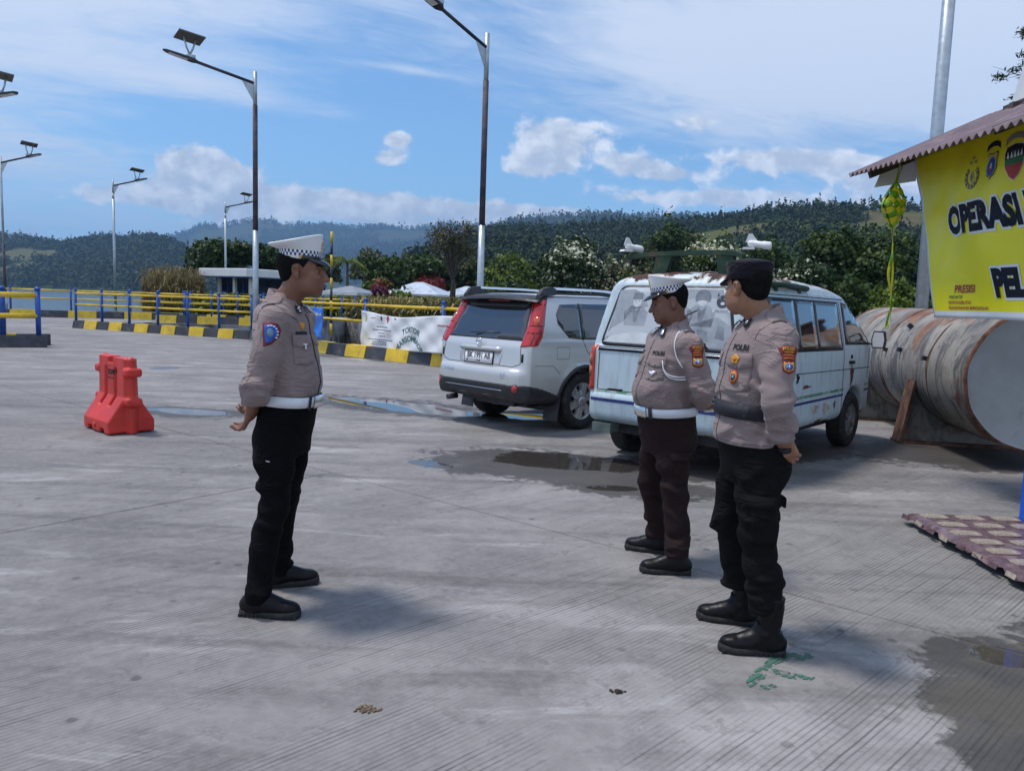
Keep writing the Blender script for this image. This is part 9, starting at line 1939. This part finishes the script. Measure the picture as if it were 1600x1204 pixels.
# woven palm-leaf ornament
kx, ky, kz = 3.30, 6.90, 2.46
kt = thing('ketupat_ornament', 'green and yellow woven palm-leaf diamond with long ribbons hanging from the eave', 'ornament', (kx, ky, kz), R(30))
KG = [pm('green_ribbon', (0.12, 0.34, 0.012), 0.42, var=0.12, vs=20), pm('yellow_ribbon', (0.62, 0.56, 0.015), 0.42, var=0.08, vs=20), pm('light_green_ribbon', (0.27, 0.46, 0.015), 0.42, var=0.1, vs=20)]
NK = 5; Wd, Ht, Th = 0.145, 0.205, 0.066
def ks(u, v, s_, lift=0.0):
    e = math.sqrt(max(0, (1 - u * u) * (1 - v * v))); return ((u - v) / 2 * Wd * 1.02, s_ * (Th * e + lift + 0.004), (u + v) / 2 * Ht)
mesh_cells = {}
for s_ in (-1, 1):
    for i_ in range(NK):
        for j_ in range(NK):
            u0, u1 = -1 + 2 * i_ / NK, -1 + 2 * (i_ + 1) / NK; v0, v1 = -1 + 2 * j_ / NK, -1 + 2 * (j_ + 1) / NK; over = (i_ + j_) % 2; g_ = 4; mb = MB(); rows = []
            for a in range(g_ + 1):
                r_ = []
                for b in range(g_ + 1):
                    x, y = a / g_, b / g_; d_ = (math.sin(PI * x) if over else math.sin(PI * y)) * 0.012 + (math.sin(PI * y) if over else math.sin(PI * x)) * 0.003
                    r_.append(ks(u0 + (u1 - u0) * x, v0 + (v1 - v0) * y, s_, d_))
                rows.append(r_)
            mb.loft(rows if s_ > 0 else rows[::-1], closed=False, cap=(False, False)); mb.build('palm_strip', KG[over] if (i_ * 3 + j_) % 4 else KG[2], kt)
mb = MB(); mb.loft([[ks(math.cos(a) * 1.0 if False else p[0], p[1], 1, -0.004) for p in e] for e in ([(-1, -1), (-1, 1), (1, 1), (1, -1)],)], cap=(False, False)) if False else None
def ribbon(pts, w, mat, nm, tw=0.6):
    mb = MB(); rows = []
    for k, p in enumerate(pts): a = tw * k; d = Vector((math.cos(a), math.sin(a), 0)) * w / 2; rows.append([Vector(p) - d, Vector(p) + Vector((0, 0, 0)) + Vector((-d.y, d.x, 0)) * 0.3, Vector(p) + d])
    mb.loft(rows, closed=False, cap=(False, False)); mb.build(nm, mat, kt)
ribbon([(0.0 + 0.014 * math.sin(k * 0.5) + 0.0035 * k, 0.01 * math.cos(k * 0.7), -0.185 - 0.045 * k) for k in range(21)], 0.022, KG[1], 'ribbon', 0.25)
ribbon([(0.012 + 0.018 * math.sin(k * 0.5 + 1.2) + 0.003 * k, 0.015 * math.cos(k * 0.6), -0.18 - 0.044 * k) for k in range(21)], 0.02, KG[0], 'ribbon', 0.3)
ribbon([(0.005 + 0.010 * math.sin(k * 0.6 + 2.2) + 0.0035 * k, -0.012, -0.18 - 0.044 * k) for k in range(20)], 0.018, KG[1], 'ribbon', 0.22)
ribbon([(0.0 + 0.007 * k, 0.0, 0.16 + 0.035 * k) for k in range(7)], 0.05, KG[2], 'stem_leaf', 0.1); ribbon([(0.015 + 0.011 * k, 0.01, 0.15 + 0.03 * k) for k in range(8)], 0.03, KG[0], 'stem_leaf', 0.15)
mb = MB(); mb.tube([(0.03, 0, 0.27), (0.05, 0, 0.43)], 0.003, 5); mb.build('string', KG[1], kt)

# boarded step covered with printed vinyl
dk = thing('deck', 'low boarded platform covered in maroon and beige patterned vinyl at the booth foot', 'platform', (2.90, 5.47, 0)); DX, DY = 2.9, 3.6
VM_ = pm('maroon_vinyl_floor', (0.130, 0.074, 0.078), 0.35, var=0.3, vs=14, dirt=(0.24, 0.17, 0.18), ds=7, dlo=0.5, dhi=0.7, rvar=0.15); BG_ = pm('beige_vinyl_pattern', (0.36, 0.30, 0.235), 0.32, var=0.3, vs=22, dirt=(0.22, 0.16, 0.14), ds=9, dlo=0.5, dhi=0.68)
mb = MB(); mb.box((DX / 2 + 0.02, -DY / 2, 0.062), (DX - 0.03, DY - 0.02, 0.028)); mb.build('board', M['timber'], dk)
for y in (-0.35, -1.15, -2.0, -2.9, -3.5): mb = MB(); mb.box((DX / 2 + 0.08, y, 0.024), (DX - 0.2, 0.07, 0.048)); mb.build('joist', M['timber'], dk)
mb = MB(); nx_, ny_ = 60, 72
rows = [[(DX * i_ / nx_ - 0.03 + (0.014 * math.sin(j_ * 0.9) + 0.008 * math.sin(j_ * 2.3) if i_ == 0 else 0), -DY * j_ / ny_ + 0.02, 0.081 + 0.0025 * math.sin(i_ * 0.7) * math.sin(j_ * 0.5) - (0.030 + 0.012 * math.sin(j_ * 1.3) if i_ == 0 else 0) - (0.02 if j_ == 0 else 0)) for j_ in range(ny_ + 1)] for i_ in range(nx_ + 1)]
mb.loft(rows, closed=False, cap=(False, False)); mb.build('vinyl_sheet', VM_, dk)
tm = None
for i_ in range(11):
    for j_ in range(17):
        x, y = 0.14 + 0.255 * i_ + (0.02 if j_ % 2 else 0), -0.10 - 0.195 * j_
        if tm is None:
            mb = MB(); mb.prism([(-0.085, -0.052), (0.0, -0.062), (0.085, -0.052), (0.097, 0), (0.085, 0.052), (0, 0.062), (-0.085, 0.052), (-0.097, 0)], (0, 0, 1), 0.004, (0, 0, -0.002)); o_ = mb.build('tile', BG_, dk); tm = o_.data
        else: o_ = obj('tile', tm, None, dk)
        o_.location = (x, y, 0.0835 + 0.0025 * math.sin(x / DX * 42 ) * math.sin(-y / DY * 36))
for j_ in range(14):
    y = -0.06 - 0.17 * j_; mb = MB(); mb.box((-0.040 + 0.008 * math.sin(j_ * 1.7), y, 0.062), (0.006, 0.085, 0.030), M=Matrix.Rotation(0.35, 3, 'Y')); mb.build('edge_strip', BG_ if j_ % 2 else VM_, dk)

# ---------------------------------------------------------------- banners on the quay railing
def cloth(name, a, b, z0, z1, mats, label, sag=0.05, nu=60, nv=24, seed=0, thick=0.003, group=None, bulge=0.05):
    a, b = Vector((a[0], a[1])), Vector((b[0], b[1])); t = thing(name, label, 'banner', (a.x, a.y, 0), 0, group); d = (b - a); Ln = d.length; d = d / Ln; nn = Vector((d.y, -d.x)); rr_ = random.Random(seed); ph = [rr_.uniform(0, 6.28) for _ in range(6)]
    V_ = []
    for i_ in range(nu + 1):
        for j_ in range(nv + 1):
            u, w = i_ / nu, j_ / nv; s = u * Ln; e = bulge * (1 - w) * 0.8 + 0.022 * math.sin(5.5 * s + 2.2 * w + ph[0]) * (1 - 0.3 * w) + 0.016 * math.sin(9 * (s * 0.7 - w) + ph[1]) + 0.007 * math.sin(21 * (s * 0.5 + w * 0.6) + ph[2])
            z = z0 + (z1 - z0) * w - sag * 4 * u * (1 - u) * w * (0.7 + 0.5 * math.sin(6 * u + ph[3])) + 0.05 * math.sin(3.5 * u + ph[4]) * (1 - w); p = d * s + nn * (e + 0.03); V_.append((p.x, p.y, z))
    i_, j_ = np.meshgrid(np.arange(nu), np.arange(nv), indexing='ij'); q = i_ * (nv + 1) + j_; Q_ = np.stack([q, q + nv + 1, q + nv + 2, q + 1], -1).reshape(-1, 4)
    o = obj('cloth', np_mesh('cloth', V_, Q_), mats, t); bv = bvh_of(o); md = o.modifiers.new('thick', 'SOLIDIFY'); md.thickness = thick; md.offset = 0
    return t, bv, d, nn, Ln
pa, pb = Vector(gp(563, 556)[:2]) + Vector((0.06, 0.08)), Vector(gp(683, 574)[:2]) + Vector((0.06, 0.08)); dd = (pb - pa).normalized()
bt_, bvW, d, nn, Ln = cloth('banner', pa - dd * 0.06, pb + dd * 1.1, 0.27, 1.17, VW, 'creased white banner with arched lettering tied to the quay railing', 0.10, seed=5, group='banners on the railing')
WM = [pm('green_print_ink', (0.05, 0.15, 0.135), 0.5), pm('red_print_ink', (0.46, 0.05, 0.06), 0.5), pm('dark_print_ink', (0.10, 0.10, 0.12), 0.5), pm('yellow_print_ink', (0.55, 0.52, 0.12), 0.5), pm('purple_print_ink', (0.14, 0.05, 0.16), 0.5)]
mb = MB(); wn_ = (nn.x, nn.y, 0)
def wp(s, z): p = d * s; return (p.x, p.y, z)
sc_ = Ln / 4.0
lay_text(mb, 0, bvW, wp(2.05 * sc_, 0.78), wn_, up, 'TORTOR', 0.185, 1.05, 0.006, 0.004, bend=0.85); lay_text(mb, 0, bvW, wp(2.05 * sc_, 0.57), wn_, up, 'MARSOMBAOR', 0.185, 1.0, 0.006, 0.004, bend=0.60); mb.build('banner_lettering', WM, bt_); mb = MB()
for k, (s, z, w_) in enumerate(((0.9, 0.79, 0.5), (0.9, 0.71, 0.85), (0.9, 0.635, 0.3), (0.9, 0.565, 0.22), (0.82, 0.47, 1.15), (0.82, 0.41, 0.5), (0.82, 0.355, 0.6), (3.3, 0.62, 0.4), (3.35, 0.42, 0.35))):
    x = -w_ / 2; rr_ = random.Random(k)
    while x < w_ / 2: q = rr_.uniform(0.03, 0.09); lay_mb(mb, 2, bvW, wp(s * sc_, z), wn_, up, [(x, -0.010), (x + q, -0.010), (x + q, 0.012), (x, 0.012)], off=0.005, depth=0, step=0.05); x += q + 0.018
for k in range(9): lay_mb(mb, 1, bvW, wp(3.25 * sc_, 0.93), wn_, up, [(-0.30 + 0.07 * k, -0.016), (-0.25 + 0.07 * k, -0.016), (-0.25 + 0.07 * k, 0.02), (-0.30 + 0.07 * k, 0.02)], off=0.005, depth=0, step=0.06)
lay_mb(mb, 3, bvW, wp(0.22 * sc_, 0.98), wn_, up, [(-0.07, -0.08), (0.07, -0.08), (0.05, 0.04), (0, 0.10), (-0.05, 0.04)], off=0.005, depth=0, step=0.05); lay_mb(mb, 4, bvW, wp(0.86 * sc_, 1.0), wn_, up, [(0, -0.07), (0.05, 0), (0, 0.07), (-0.05, 0)], off=0.005, depth=0, step=0.05); lay_mb(mb, 1, bvW, wp(1.12 * sc_, 0.99), wn_, up, [(0, -0.11), (0.075, 0), (0, 0.11), (-0.075, 0)], off=0.005, depth=0, step=0.05)
lay_mb(mb, 1, bvW, wp(0.55 * sc_, 1.0), wn_, up, [(-0.12, -0.008), (0.10, -0.008), (0.10, 0.008), (-0.12, 0.008)], off=0.005, depth=0, step=0.05); lay_text(mb, 2, bvW, wp(1.45 * sc_, 1.01), wn_, up, 'No.', 0.07, 1.0, 0.005, 0.002)
mb.build('banner_print', WM, bt_)
for s in (0.04, Ln * 0.40, Ln * 0.70): p = wp(s, 1.16); mb = MB(); mb.tube([p, (p[0] - nn.x * 0.10, p[1] - nn.y * 0.10, 1.31)], 0.006, 5); mb.build('tie', M['white'], bt_)
BLV = pm('blue_vinyl_print', (0.02, 0.16, 0.62), 0.4, var=0.12, vs=2.5)
qa, qb = Vector(gp(402, 534)[:2]) + Vector((0.10, 0.15)), Vector(gp(503, 553)[:2]) + Vector((0.06, 0.06))
bt2, bvb, d2, n2_, L2 = cloth('banner', qa, qb, 0.42, 1.20, BLV, 'bright blue banner on the railing behind the officer in profile', 0.04, seed=9, group='banners on the railing')
mb = MB(); w2 = (n2_.x, n2_.y, 0); lay_text(mb, 0, bvb, (d2.x * (L2 - 0.35), d2.y * (L2 - 0.35), 1.02), w2, up, 'KEMENHUB', 0.10, 1.0, 0.006, 0.002); lay_text(mb, 0, bvb, (d2.x * (L2 * 0.52), d2.y * (L2 * 0.52), 0.74), w2, up, 'PELABUHAN', 0.24, 1.3, 0.006, 0.006); lay_mb(mb, 0, bvb, (d2.x * (L2 - 0.72), d2.y * (L2 - 0.72), 1.03), w2, up, ngon(10, 0.05), off=0.005, depth=0, step=0.05); mb.build('banner_print', VW, bt2)
